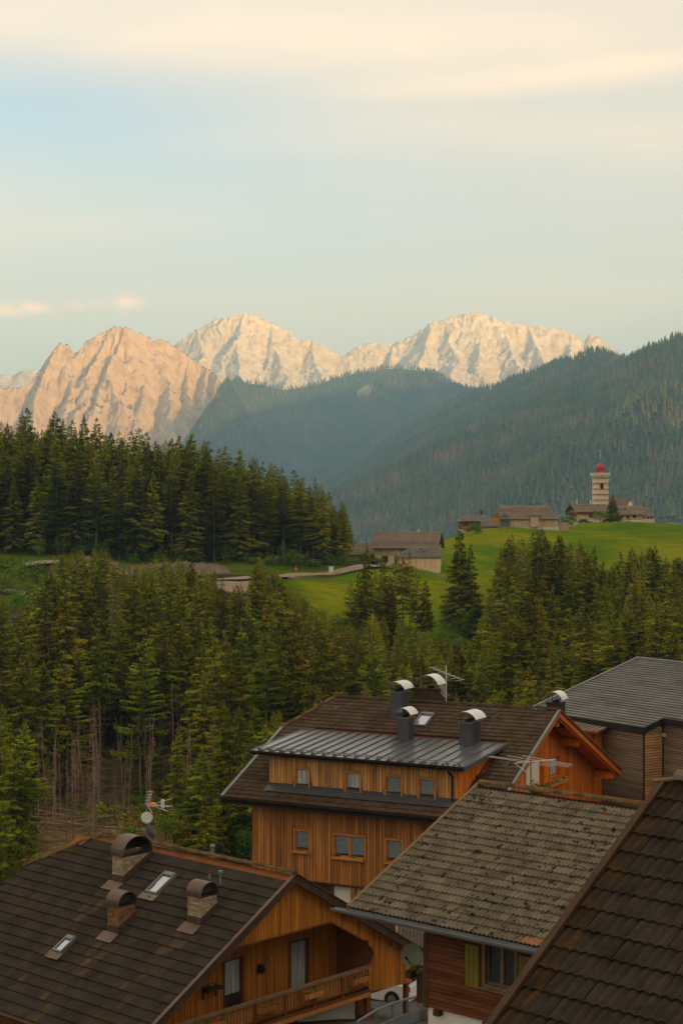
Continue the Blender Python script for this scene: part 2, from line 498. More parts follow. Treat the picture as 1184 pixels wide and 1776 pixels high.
M['brick_red'] = mat('brick_rust', [(0.20, 0.105, 0.052), (0.32, 0.17, 0.085)], 6, 4, 0.9, 0.4, 40, obj=0.28, spec=0.08)
M['mortar'] = mat('mortar', [(0.12, 0.10, 0.08), (0.17, 0.14, 0.11)], 8, 4, 0.95)
M['copper'] = mat('brown_sheet', [(0.085, 0.050, 0.034), (0.13, 0.078, 0.054)], 2, 4, 0.45, spec=0.5, metal=0.35)
M['copper_dark'] = mat('dark_sheet', [(0.022, 0.018, 0.016), (0.04, 0.03, 0.026)], 2, 4, 0.7)
M['anthracite'] = mat('anthracite_sheet', [(0.050, 0.054, 0.060), (0.070, 0.074, 0.08)], 1.5, 3, 0.45, spec=0.5, obj=0.06)
M['zinc'] = mat('zinc_sheet', [(0.135, 0.144, 0.153), (0.1935, 0.2025, 0.2115)], 0.8, 4, 0.30, spec=0.5, metal=0.55, obj=0.06)
M['steel'] = mat('bright_steel', [(0.62, 0.62, 0.60), (0.72, 0.72, 0.70)], 2, 3, 0.28, metal=0.8)
M['galv'] = mat('galvanised', [(0.17, 0.185, 0.19), (0.24, 0.255, 0.26)], 2, 3, 0.5, metal=0.3)
M['flash'] = mat('flashing', [(0.14, 0.15, 0.155), (0.20, 0.21, 0.215)], 2, 4, 0.5, metal=0.3, spec=0.5)
M['shingle'] = mat('metal_shingle', [(0.1615, 0.1577, 0.1463), (0.228, 0.2223, 0.2052)], 0.9, 5, 0.6, tint=0.14, spec=0.4)
M['slate'] = mat('grey_slate', [(0.1235, 0.1105, 0.0975), (0.182, 0.1625, 0.143)], 0.5, 5, 0.85, tint=0.12)
M['shake'] = mat('brown_shakes', [(0.1575, 0.12, 0.087), (0.225, 0.1725, 0.1275)], 0.5, 5, 0.9, tint=0.15, spec=0.08)
M['glass'] = mat('window_glass', [(0.025, 0.03, 0.032), (0.04, 0.045, 0.046)], 1, 2, 0.06, spec=0.6)
M['skyglass'] = mat('skylight_glass', [(0.42, 0.47, 0.52), (0.48, 0.53, 0.58)], 1, 2, 0.04, spec=1.0, metal=0.85)
M['curtain'] = mat('curtain', [(0.30, 0.31, 0.30), (0.52, 0.53, 0.50)], 9, 3, 0.95, 0, None, (1, 1, 0.06), lo=0.4, hi=0.6)
M['lace'] = mat('lace_curtain', [(0.13, 0.16, 0.175), (0.24, 0.275, 0.29)], 9, 4, 0.9)
M['shutter'] = mat('olive_shutter', [(0.17, 0.125, 0.012), (0.23, 0.17, 0.02)], 2, 4, 0.7)
M['white_paint'] = mat('white_paint', [(0.70, 0.69, 0.66), (0.78, 0.77, 0.74)], 2, 3, 0.6)
M['car_white'] = mat('car_white', [(0.74, 0.73, 0.70), (0.78, 0.77, 0.75)], 2, 2, 0.25, spec=0.6)
M['tyre'] = mat('tyre_rubber', [(0.012, 0.012, 0.012), (0.02, 0.02, 0.02)], 4, 2, 0.9)
M['alloy'] = mat('alloy_rim', [(0.42, 0.42, 0.42), (0.50, 0.50, 0.50)], 4, 2, 0.35, metal=0.8)
M['taillight'] = mat('red_lens', [(0.42, 0.012, 0.012), (0.50, 0.02, 0.02)], 4, 2, 0.2, spec=0.6)
M['black'] = mat('matt_black', [(0.012, 0.011, 0.010), (0.02, 0.018, 0.016)], 3, 3, 0.8)
M['dish_white'] = mat('dish_white', [(0.60, 0.59, 0.55), (0.68, 0.67, 0.63)], 3, 3, 0.6)
M['dish_grey'] = mat('dish_grey', [(0.085, 0.095, 0.11), (0.11, 0.12, 0.135)], 3, 3, 0.6)
M['orange_plastic'] = mat('orange_plastic', [(0.75, 0.30, 0.03), (0.80, 0.36, 0.05)], 3, 2, 0.5)
M['red_marker'] = mat('red_marker', [(0.85, 0.09, 0.03), (0.90, 0.12, 0.05)], 3, 2, 0.5)
M['dome_red'] = mat('dome_red', [(0.36, 0.020, 0.016), (0.46, 0.034, 0.026)], 1.2, 3, 0.45, spec=0.5)
M['asphalt'] = mat('asphalt', [(0.075, 0.072, 0.066), (0.115, 0.108, 0.098)], 1.2, 7, 0.9, 0.3, 60)
M['pave'] = mat('paved_edge', [(0.26, 0.23, 0.18), (0.36, 0.32, 0.26)], 1.0, 6, 0.9, 0.3, 20)
M['roadpale'] = mat('pale_road', [(0.247, 0.2015, 0.143), (0.351, 0.286, 0.208)], 0.3, 6, 0.95)
M['dirt'] = mat('bare_dirt', [(0.22, 0.165, 0.105), (0.34, 0.26, 0.17)], 0.25, 6, 0.95)
M['bank'] = mat('stony_bank', [(0.13, 0.095, 0.065), (0.21, 0.155, 0.11)], 0.5, 8, 0.95, 0.8, 2)
M['grass'] = mat('meadow_blades', [(0.13, 0.18, 0.012), (0.18, 0.22, 0.014), (0.24, 0.24, 0.02)], 0.06, 6, 0.9, tint=0.3, translucent=0.45, spec=0.1)
M['petal'] = mat('red_petals', [(0.40, 0.03, 0.03), (0.52, 0.06, 0.05)], 5, 2, 0.8, tint=0.3)
M['petal_white'] = mat('white_petals', [(0.60, 0.56, 0.46), (0.70, 0.66, 0.56)], 5, 2, 0.8, tint=0.3)


# ------------------------------------------------------------------ noise fields
def _hash(ix, iy, seed):
    n = (ix.astype(np.int64) * 374761393 + iy.astype(np.int64) * 668265263 + seed * 974634577) & 0xFFFFFFFF
    n = ((n ^ (n >> 13)) * 1274126177) & 0xFFFFFFFF
    n = n ^ (n >> 16)
    return n


def perlin(x, y, seed=0):
    x0, y0 = np.floor(x), np.floor(y)
    fx, fy = x - x0, y - y0
    ux, uy = fx * fx * fx * (fx * (fx * 6 - 15) + 10), fy * fy * fy * (fy * (fy * 6 - 15) + 10)
    r = None
    out = 0
    for dx in (0, 1):
        for dy in (0, 1):
            a = _hash(x0 + dx, y0 + dy, seed) / 4294967296.0 * 2 * np.pi
            g = np.cos(a) * (fx - dx) + np.sin(a) * (fy - dy)
            out = out + g * (ux if dx else 1 - ux) * (uy if dy else 1 - uy)
    return out * 1.5


def fbm(x, y, o=5, seed=0, gain=0.5, ridged=False):
    s, a, f, tot = 0, 1.0, 1.0, 0
    for i in range(o):
        p = perlin(x * f, y * f, seed + i * 17)
        if ridged: p = 1 - 2 * np.abs(p) - 0.3
        s = s + a * p; tot += a
        a *= gain; f *= 2.03
    return s / tot


def ridge_field(X, Y, ridges, k, sharp=0.0):
    """height of overlapping ridges: each a crest line of 3D points whose flanks fall off at slope k"""
    Z = np.full(X.shape, -1e9)
    for rg in ridges:
        kk = k
        if isinstance(rg, tuple): rg, kk = rg
        for a, b in zip(rg[:-1], rg[1:]):
            ax, ay, az = a; bx, by, bz = b
            dx, dy = bx - ax, by - ay
            t = np.clip(((X - ax) * dx + (Y - ay) * dy) / (dx * dx + dy * dy), 0, 1)
            d = np.hypot(X - ax - t * dx, Y - ay - t * dy)
            h = az + t * (bz - az) - kk * d
            Z = np.maximum(Z, h)
    return Z


def grid_object(name, X, Y, Z, mats, kind='structure', midx=None, smooth=True, parent=None):
    ny, nx = X.shape
    V = np.stack([X.ravel(), Y.ravel(), Z.ravel()], 1)
    i = np.arange(ny * nx).reshape(ny, nx)
    Fc = np.stack([i[:-1, :-1], i[:-1, 1:], i[1:, 1:], i[1:, :-1]], -1).reshape(-1, 4)
    me = np_mesh(name, V, Fc, mats, midx=midx, smooth=smooth)
    o = link_mesh(name, me, parent)
    if kind: o['kind'] = kind
    return o


FAR = 1.5            # the far relief starts about three and a half kilometres out


def P3(l, s=1.0):
    return [tuple(W(a, b, d * s * FAR)) for a, b, d in l]


# ------------------------------------------------------------------ terrain: the near ground
CTRL = []
for px, py, d in [
    # far side of the ravine, from the brook up to the forest road
    (-150, 1480, 195), (50, 1480, 195), (350, 1490, 190), (620, 1450, 195), (900, 1420, 190), (1250, 1400, 190),
    (-100, 1400, 235), (100, 1400, 235), (400, 1400, 238), (700, 1340, 235), (1000, 1300, 235), (1250, 1290, 240),
    (-100, 1250, 275), (100, 1250, 275), (430, 1250, 280), (600, 1220, 280), (900, 1210, 280), (1200, 1200, 285),
    (-50, 1150, 305), (200, 1150, 305), (500, 1140, 312), (700, 1135, 318), (900, 1135, 320), (1200, 1130, 320),
    (25, 1075, 330), (250, 1080, 338), (480, 1075, 345), (560, 1060, 350), (700, 1068, 360), (800, 1092, 350),
    (20, 1025, 355), (200, 1015, 362), (400, 1012, 372), (500, 1004, 380), (610, 990, 402), (660, 988, 415), (700, 986, 425), (760, 984, 432),
    (-60, 970, 385), (100, 975, 382), (250, 990, 384), (330, 985, 390), (240, 966, 396), (400, 975, 396), (520, 984, 400),
    (0, 940, 405), (100, 945, 405), (300, 955, 405), (450, 968, 405), (600, 978, 415),
    (-50, 874, 450), (0, 876, 450), (150, 886, 450), (300, 908, 450), (450, 945, 445), (560, 975, 440), (610, 975, 440),
    # the church hill
    (640, 978, 440), (770, 962, 470), (800, 925, 545), (850, 918, 560), (900, 921, 560), (960, 920, 565), (1000, 912, 600), (1060, 912, 605), (1137, 915, 610), (1200, 917, 640), (1260, 918, 640),
    (850, 1000, 450), (900, 965, 500), (1000, 960, 510), (1100, 968, 500), (1200, 972, 500), (1260, 975, 500),
    (860, 1090, 365), (900, 1150, 345), (1000, 1160, 350), (1100, 1155, 350), (1200, 1150, 355), (1000, 1110, 400), (1150, 1105, 400),
]:
    CTRL.append(tuple(W(px, py, d)))
CTRL += [(-60, 560, -6), (0, 560, -14), (60, 600, 2), (-120, 560, 4), (-60, 800, -60), (60, 850, -60), (180, 850, -50), (240, 650, 5), (-200, 450, 26), (-200, 350, 2), (-200, 250, -20), (200, 420, -2), (200, 250, -16),
         # the village side
         (-60, 150, -24), (0, 150, -22), (50, 150, -20), (110, 150, -16), (-60, 120, -18), (-20, 110, -12), (20, 112, -8), (60, 120, -6), (110, 120, -4),
         (-40, 75, -6), (-20, 70, -1.5), (-8, 66, 0.6), (2, 60, 0.9), (3, 66, -0.5), (3, 75, -2.75), (-6, 84, -2.9), (8, 79, -2.2), (14, 80, -1.4), (16, 95, -3), (25, 100, -3.5), (35, 90, -2.5),
         (1.0, 57, 1.5), (4.5, 50, 2.6), (9, 50, 3.0), (12, 58, 1.0), (-12, 54, 1.2), (-20, 45, 2.5), (0, 44, 3.6), (4, 30, 8), (10, 25, 9), (-10, 25, 8), (0, 0, 14.5), (25, 10, 12), (-25, 10, 13), (30, 40, 5), (60, 60, 2), (-50, 40, 2), (0, -30, 21), (60, -30, 20), (-60, -30, 20), (100, 40, 6), (-110, 40, 2)]
CTRL = np.array(CTRL)


def _tps(r2):
    return np.where(r2 > 0, r2 * np.log(r2 + 1e-12), 0)


_S = 100.0
_c = CTRL[:, :2] / _S
_n = len(_c)
_K = _tps(((_c[:, None] - _c[None]) ** 2).sum(-1)) + np.eye(_n) * 2e-3
_P = np.hstack([np.ones((_n, 1)), _c])
_w = np.linalg.solve(np.block([[_K, _P], [_P.T, np.zeros((3, 3))]]), np.concatenate([CTRL[:, 2], np.zeros(3)]))


def gz(x, y):
    x = np.asarray(x, float); y = np.asarray(y, float)
    q = np.stack([x.ravel(), y.ravel()], 1) / _S
    out = np.empty(len(q))
    for i in range(0, len(q), 20000):
        k = _tps(((q[i:i + 20000, None] - _c[None]) ** 2).sum(-1))
        out[i:i + 20000] = k @ _w[:_n] + _w[_n] + q[i:i + 20000] @ _w[_n + 1:]
    return out.reshape(x.shape)


def sstep(a, b, x):
    t = np.clip((x - a) / (b - a), 0, 1)
    return t * t * (3 - 2 * t)


def ground_z(X, Y):
    near = gz(np.clip(X, -230, 260), np.clip(Y, -40, 900))
    far = -80.0 + 0 * X
    wgt = np.maximum(np.maximum(sstep(160, 420, np.abs(X - 10)), sstep(700, 900, Y)), sstep(30, 300, -Y))
    z = near * (1 - wgt) + far * wgt
    return z + (fbm(X / 14.0, Y / 14.0, 4, 5) * 0.8 + fbm(X / 38.0, Y / 60.0, 2, 15) * 1.1) * sstep(120, 200, Y) * (1 - wgt)


def in_poly(x, y, poly):
    x = np.asarray(x); y = np.asarray(y)
    c = np.zeros(x.shape, bool)
    n = len(poly)
    for i in range(n):
        x1, y1 = poly[i]; x2, y2 = poly[(i + 1) % n]
        cond = ((y1 > y) != (y2 > y)) & (x < (x2 - x1) * (y - y1) / ((y2 - y1) if y2 != y1 else 1e-9) + x1)
        c ^= cond
    return c


MEADOW = [(WX(p, d), d) for p, d in [(488, 385), (500, 366), (545, 346), (600, 330), (690, 326), (760, 328), (835, 332), (868, 356), (862, 402), (880, 420), (1020, 428), (1280, 432), (1500, 520), (1500, 760), (1000, 760), (760, 640), (680, 470), (622, 424), (610, 408), (560, 396)]]
GREENS = [[(WX(p, d), d) for p, d in [(-60, 372), (60, 366), (120, 352), (60, 334), (-60, 338)]],
          [(WX(p, d), d) for p, d in [(60, 328), (120, 316), (150, 300), (110, 292), (55, 318)]],
          [(WX(p, d), d) for p, d in [(-80, 396), (20, 384), (130, 383), (300, 388), (420, 380), (500, 383), (560, 393), (612, 405), (610, 425), (560, 416), (420, 405), (200, 402), (-80, 404)]]]
CLEAR = [(WX(p, d), d) for p, d in [(40, 194), (350, 192), (345, 246), (290, 268), (110, 268), (20, 246)]]


def build_ground():
    def axis(cuts):
        out = []
        for a, b, s in cuts:
            out += list(np.arange(a, b, s))
        return np.array(sorted(set(np.round(out, 2))))
    gx = axis([(-13500, -2000, 1500), (-2000, -300, 170), (-300, -110, 20), (-110, 180, 2.2), (180, 400, 20), (400, 2400, 200), (2400, 13600, 1500)])
    gy = axis([(-8800, -800, 1000), (-800, -60, 80), (-60, 180, 3.0), (180, 460, 1.8), (460, 680, 3.0), (680, 1000, 20), (1000, 3000, 200), (3000, 14400, 1300)])
    X, Y = np.meshgrid(gx, gy)
    Z = ground_z(X, Y)
    me_o = grid_object('ground', X, Y, Z, None)
    me = me_o.data
    me.materials.clear()
    x, y = X.ravel(), Y.ravel()
    jx = x + fbm(x / 9, y / 9, 3, 31) * 4; jy = y + fbm(x / 9, y / 9, 3, 32) * 4
    md = in_poly(jx, jy, MEADOW).astype(float)
    for g in GREENS: md = np.maximum(md, in_poly(jx, jy, g) * 0.75)
    cl = in_poly(jx, jy, CLEAR).astype(float)
    a = me.attributes.new('meadow', 'FLOAT', 'POINT'); a.data.foreach_set('value', md.astype(np.float32))
    a = me.attributes.new('clearing', 'FLOAT', 'POINT'); a.data.foreach_set('value', cl.astype(np.float32))
    m = mat('ground_cover', [(0.030, 0.034, 0.014), (0.055, 0.048, 0.024), (0.085, 0.062, 0.035)], 0.12, 7, 0.95, 0.5, 1.2)
    nt = m.node_tree
    N, L = nt.nodes.new, nt.links.new
    bs = nt.nodes['Principled BSDF']
    base = bs.inputs['Base Color'].links[0].from_socket
    pos = N('ShaderNodeNewGeometry').outputs['Position']

    def layer(base, attr, stops, scale, stretch=(1, 1, 1)):
        mp = N('ShaderNodeMapping'); mp.inputs['Scale'].default_value = stretch; L(pos, mp.inputs[0])
        nz = N('ShaderNodeTexNoise'); nz.inputs['Scale'].default_value = scale; nz.inputs['Detail'].default_value = 7; nz.inputs['Roughness'].default_value = 0.62
        L(mp.outputs[0], nz.inputs['Vector'])
        rp = N('ShaderNodeValToRGB')
        e = rp.color_ramp.elements
        while len(e) < len(stops): e.new(0.5)
        for k, (p, c) in zip(e, stops): k.position = p; k.color = (*c, 1)
        L(nz.outputs['Fac'], rp.inputs[0])
        at = N('ShaderNodeAttribute'); at.attribute_name = attr
        mx = N('ShaderNodeMix'); mx.data_type = 'RGBA'
        L(at.outputs['Fac'], mx.inputs[0]); L(base, mx.inputs[6]); L(rp.outputs[0], mx.inputs[7])
        return mx.outputs[2]
    c = layer(base, 'clearing', [(0.3, (0.055, 0.055, 0.018)), (0.5, (0.13, 0.090, 0.040)), (0.7, (0.24, 0.165, 0.085))], 0.5)
    c = layer(c, 'meadow', [(0.28, (0.048, 0.115, 0.002)), (0.44, (0.098, 0.155, 0.003)), (0.56, (0.18, 0.20, 0.004)), (0.74, (0.25, 0.22, 0.018))], 0.035, (1, 0.6, 1))
    # mown swathes and cattle terraces run along the slope
    mp = N('ShaderNodeMapping'); mp.inputs['Scale'].default_value = (0.05, 0.55, 1.6); mp.inputs['Rotation'].default_value = (0, 0, 0.12); L(pos, mp.inputs[0])
    nz = N('ShaderNodeTexNoise'); nz.inputs['Scale'].default_value = 1.0; nz.inputs['Detail'].default_value = 5; L(mp.outputs[0], nz.inputs['Vector'])
    mr = N('ShaderNodeMapRange'); mr.inputs[1].default_value = 0.3; mr.inputs[2].default_value = 0.7; mr.inputs[3].default_value = 0.72; mr.inputs[4].default_value = 1.22
    L(nz.outputs['Fac'], mr.inputs[0])
    hs = N('ShaderNodeHueSaturation'); L(mr.outputs[0], hs.inputs['Value']); L(c, hs.inputs['Color'])
    L(hs.outputs[0], bs.inputs['Base Color'])
    bs.inputs['Specular IOR Level'].default_value = 0.0
    me.materials.append(m)


build_ground()


def strip(name, line, width, m, lift=0.12, kind='structure', step=2.0, skew=0.0):
    """a road that follows the ground; line = list of (x, y)"""
    pts = []
    for (x0, y0), (x1, y1) in zip(line[:-1], line[1:]):
        n = max(1, int(math.hypot(x1 - x0, y1 - y0) / step))
        pts += [(x0 + (x1 - x0) * i / n, y0 + (y1 - y0) * i / n) for i in range(n)]
    pts.append(line[-1])
    p = np.array(pts)
    for _ in range(3):
        p[1:-1] = (p[:-2] + p[1:-1] * 2 + p[2:]) / 4
    t = np.gradient(p, axis=0); t /= np.linalg.norm(t, axis=1)[:, None]
    nrm = np.stack([-t[:, 1], t[:, 0]], 1)
    k = 4
    offs = np.linspace(-width / 2, width / 2, k + 1)
    X = p[:, 0][:, None] + nrm[:, 0][:, None] * offs
    Y = p[:, 1][:, None] + nrm[:, 1][:, None] * offs
    Z = ground_z(X, Y)
    Z = np.maximum(Z, Z.mean(1, keepdims=True)) + lift
    return grid_object(name, X, Y, Z, m, kind), p, Z.mean(1)


# ------------------------------------------------------------------ far relief
def fine_grid(x0, x1, y0, y1, s):
    return np.meshgrid(np.arange(x0, x1 + s, s), np.arange(y0, y1 + s, s))


def build_mountains():
    # nearer rock peak, left
    k = 0.66
    crest = P3([(-260, 700, 7600), (-120, 690, 7700), (-20, 680, 7800), (40, 676, 7850), (62, 660, 7900), (90, 622, 7950), (104, 600, 8000), (119, 602, 8000), (127, 618, 8000), (150, 592, 8050), (175, 576, 8080), (192, 567, 8100), (208, 570, 8100), (222, 568, 8100), (250, 582, 8150), (268, 590, 8150), (290, 592, 8200), (310, 604, 8200), (332, 622, 8200)], k)
    end = P3([(332, 622, 8200), (360, 640, 8150), (381, 653, 8060)], k)
    end2 = P3([(381, 653, 8060), (370, 690, 7900), (358, 720, 7780), (348, 760, 7620)], k)
    ribs = [[(104, 600, 8000), (80, 650, 7860), (62, 700, 7700), (50, 770, 7450)],
            [(127, 618, 8000), (122, 655, 7900), (118, 700, 7720), (108, 760, 7480)],
            [(192, 567, 8100), (170, 612, 7980), (150, 650, 7850), (138, 700, 7690), (130, 760, 7450)],
            [(222, 568, 8100), (205, 610, 7990), (186, 645, 7860), (170, 680, 7740), (160, 730, 7550)],
            [(186, 645, 7860), (196, 676, 7760), (205, 720, 7600), (208, 765, 7450)],
            [(250, 582, 8150), (238, 622, 8030), (226, 652, 7930), (214, 680, 7820)],
            [(290, 592, 8200), (276, 630, 8090), (258, 662, 7960), (244, 694, 7830), (236, 730, 7690), (240, 770, 7520)],
            [(276, 630, 8090), (290, 668, 7950), (296, 712, 7780), (300, 765, 7580)],
            [(332, 622, 8200), (322, 660, 8060), (326, 700, 7890), (322, 750, 7680)],
            [(360, 640, 8150), (352, 680, 7980), (356, 720, 7810), (362, 765, 7600)]]
    X, Y = fine_grid(-2450, -560, 7050, 8500, 5.6)
    wx = X + fbm(X / 220, Y / 220, 4, 3) * 36; wy = Y + fbm(X / 220, Y / 220, 4, 4) * 36
    Z = ridge_field(wx, wy, [(crest, 1.5), (end, 3.0), (end2, 3.2)] + [(P3(r, k), 1.5) for r in ribs], 1.2)
    dc = 8050 * k * FAR - Y
    amp = sstep(-60, 260, dc)
    Z = Z + fbm(wx / 105, wy / 160, 5, 41, 0.58, True) * 44 * amp + fbm(wx / 44, wy / 60, 4, 42, 0.66, True) * 27 + fbm(X / 14, Y / 14, 2, 43) * 6
    grid_object('rock_mountain', X, Y, Z, M['rock_pink'], smooth=False)

    def pale(name, crest, ribs, k, ext, seed, step):
        X, Y = fine_grid(*ext, step)
        yc = np.mean([c[1] for c in crest])
        wx = X + fbm(X / 240, Y / 240, 3, seed) * 42; wy = Y + fbm(X / 240, Y / 240, 3, seed + 1) * 42
        Z = ridge_field(wx, wy, [(crest, 1.35)] + [(r, 1.0) for r in ribs], 1.1)
        Z = Z + fbm(wx / 120, wy / 190, 5, seed + 2, 0.6, True) * 30 * sstep(-50, 260, yc - Y) + fbm(wx / 46, wy / 62, 4, seed + 3, 0.66, True) * 23 + fbm(X / 14, Y / 14, 2, seed + 5) * 5
        # ledges of the bedded limestone
        Z = Z + np.sin(Z / 8.0 + fbm(X / 200, Y / 200, 3, seed + 4) * 4) * 1.0
        grid_object(name, X, Y, Z, M['rock_pale'], smooth=False)
    k = 0.66
    crest = P3([(240, 660, 11000), (275, 640, 11000), (305, 596, 11000), (322, 586, 11000), (345, 571, 11000), (368, 558, 11000), (400, 550, 11000), (425, 546, 11000), (445, 550, 11000), (470, 559, 11000), (500, 575, 11000), (516, 589, 11000), (540, 592, 11000), (558, 597, 11000), (575, 606, 11000), (590, 617, 11000), (600, 614, 11000), (640, 640, 11000), (700, 690, 11000)], k)
    ribs = [P3([(345, 571, 11000), (352, 610, 10800), (340, 650, 10500), (360, 690, 10200)], k), P3([(425, 546, 11000), (410, 590, 10800), (420, 640, 10500), (400, 690, 10200)], k),
            P3([(470, 559, 11000), (480, 610, 10780), (500, 650, 10500), (490, 690, 10200)], k), P3([(540, 592, 11000), (545, 630, 10800), (560, 670, 10500)], k), P3([(305, 596, 11000), (300, 640, 10780), (310, 680, 10500)], k)]
    pale('pale_mountain', crest, ribs, k, (-1560, 560, 9950, 11200), 51, 7.0)
    k = 0.64
    crest = P3([(560, 640, 12000), (600, 613, 12000), (620, 602, 12000), (642, 594, 12000), (662, 596, 12000), (682, 597, 12000), (700, 590, 12000), (722, 578, 12000), (738, 568, 12000), (745, 560, 12000), (770, 556, 12000), (788, 548, 12000), (803, 545, 12000), (812, 546, 12000), (824, 539, 12000), (838, 545, 12000), (848, 551, 12000), (858, 549, 12000), (868, 558, 12000), (895, 560, 12000), (920, 565, 12000), (960, 570, 12000), (985, 577, 12000), (1005, 588, 12000), (1014, 590, 12000), (1024, 580, 12000), (1036, 581, 12000), (1046, 590, 12000), (1056, 599, 12000), (1072, 612, 12000), (1120, 640, 12000), (1200, 690, 12000)], k)
    ribs = [P3(r, k) for r in ([(745, 560, 12000), (738, 600, 11800), (720, 640, 11500), (730, 680, 11200)], [(788, 548, 12000), (780, 590, 11850), (790, 630, 11550), (780, 670, 11250)], [(824, 539, 12000), (832, 590, 11820), (826, 640, 11500), (850, 690, 11200)],
            [(868, 558, 12000), (880, 600, 11800), (900, 640, 11500)], [(920, 565, 12000), (930, 600, 11800), (950, 650, 11450)], [(682, 597, 12000), (676, 630, 11800), (650, 670, 11450)], [(985, 577, 12000), (990, 620, 11750), (1000, 660, 11450)])]
    pale('pale_mountain', crest, ribs, k, (-200, 2560, 10600, 11850), 61, 8.0)
    # faint far range at the left edge
    crest = P3([(-500, 640, 12500), (-200, 625, 12500), (-40, 655, 12500), (0, 650, 12500), (20, 652, 12500), (38, 643, 12500), (62, 641, 12500), (90, 660, 12500), (160, 690, 12500)], 0.64)
    X, Y = fine_grid(-4900, -1500, 11000, 12500, 20.0)
    Z = ridge_field(X, Y, [(crest, 1.1)], 1.0) + fbm(X / 190, Y / 300, 5, 71, 0.6, True) * 70 * sstep(-50, 200, 12000 - Y) + fbm(X / 50, Y / 50, 3, 72) * 14
    grid_object('far_range', X, Y, Z, M['rock_pale'], smooth=False)


R1 = P3([(1700, 430, 2900), (1450, 500, 3050), (1300, 545, 3150), (1184, 592, 3300), (1130, 618, 3500), (1085, 630, 3650), (1050, 613, 3800), (1020, 614, 3900), (1000, 626, 3950), (960, 632, 4100), (900, 655, 4300), (850, 676, 4500), (800, 693, 4700), (745, 725, 4900), (690, 757, 5000), (640, 800, 5050), (590, 860, 5100), (540, 930, 5100)])
S1 = P3([(1500, 560, 2900), (1300, 600, 2800), (1184, 662, 2700), (1100, 705, 2600), (1040, 740, 2500), (990, 775, 2430), (930, 820, 2350), (880, 870, 2280), (840, 930, 2220)])
S2 = P3([(1184, 592, 3300), (1120, 680, 3150), (1060, 740, 3000), (1000, 800, 2900)])
S3 = P3([(900, 655, 4300), (880, 720, 4050), (840, 790, 3800), (800, 860, 3600)])
S4 = P3([(1000, 626, 3950), (960, 710, 3720), (930, 790, 3450), (880, 850, 3250)])
S5 = P3([(745, 725, 4900), (735, 770, 4600), (700, 830, 4350)])
SHADE_EXT = [(1050, 4875, 540), (1725, 4575, 770), (3150, 4800, 1150), (5400, 4500, 1350)]  # unseen high ground added off to the right to shade the farther ridge
L2 = P3([(300, 720, 6300), (350, 690, 6150), (390, 668, 6000), (420, 662, 6050), (450, 664, 6100), (490, 676, 6150), (520, 672, 6200), (560, 658, 6250), (600, 648, 6300), (640, 645, 6300), (685, 640, 6300), (720, 641, 6250), (750, 644, 6200), (768, 660, 6100), (800, 672, 6000), (850, 690, 5900), (900, 720, 5700), (1000, 780, 5500)])
L2S = [P3([(685, 640, 6300), (650, 720, 5800), (600, 800, 5300), (560, 880, 4900)]), P3([(560, 658, 6250), (520, 720, 5850), (480, 790, 5400), (440, 860, 5000)]), P3([(420, 662, 6050), (408, 720, 5750), (392, 780, 5400), (372, 830, 5000)]), P3([(470, 672, 6120), (452, 740, 5700), (430, 800, 5300)]), (P3([(424, 664, 6030), (392, 668, 5280), (376, 692, 5060), (362, 716, 4900), (350, 744, 4760), (338, 776, 4620), (326, 820, 4480)]), 1.5)]


def hill_right(X, Y):
    Z = ridge_field(X, Y, [(R1, 0.62), (S1, 0.60), (S2, 0.6), (S3, 0.6), (S4, 0.6), (S5, 0.6), (SHADE_EXT, 0.45)], 0.6)
    return Z + fbm(X / 340, Y / 340, 4, 81, 0.5) * 40 * np.clip((Z + 80) / 300, 0, 1) + fbm(X / 80, Y / 80, 2, 82) * 7


def hill_left(X, Y):
    Z = ridge_field(X, Y, [(L2, 0.55)] + [(s if isinstance(s, tuple) else (s, 0.5)) for s in L2S], 0.55)
    return Z + fbm(X / 420, Y / 420, 4, 91, 0.5) * 42 * np.clip((Z + 80) / 300, 0, 1) + fbm(X / 90, Y / 90, 2, 92) * 8


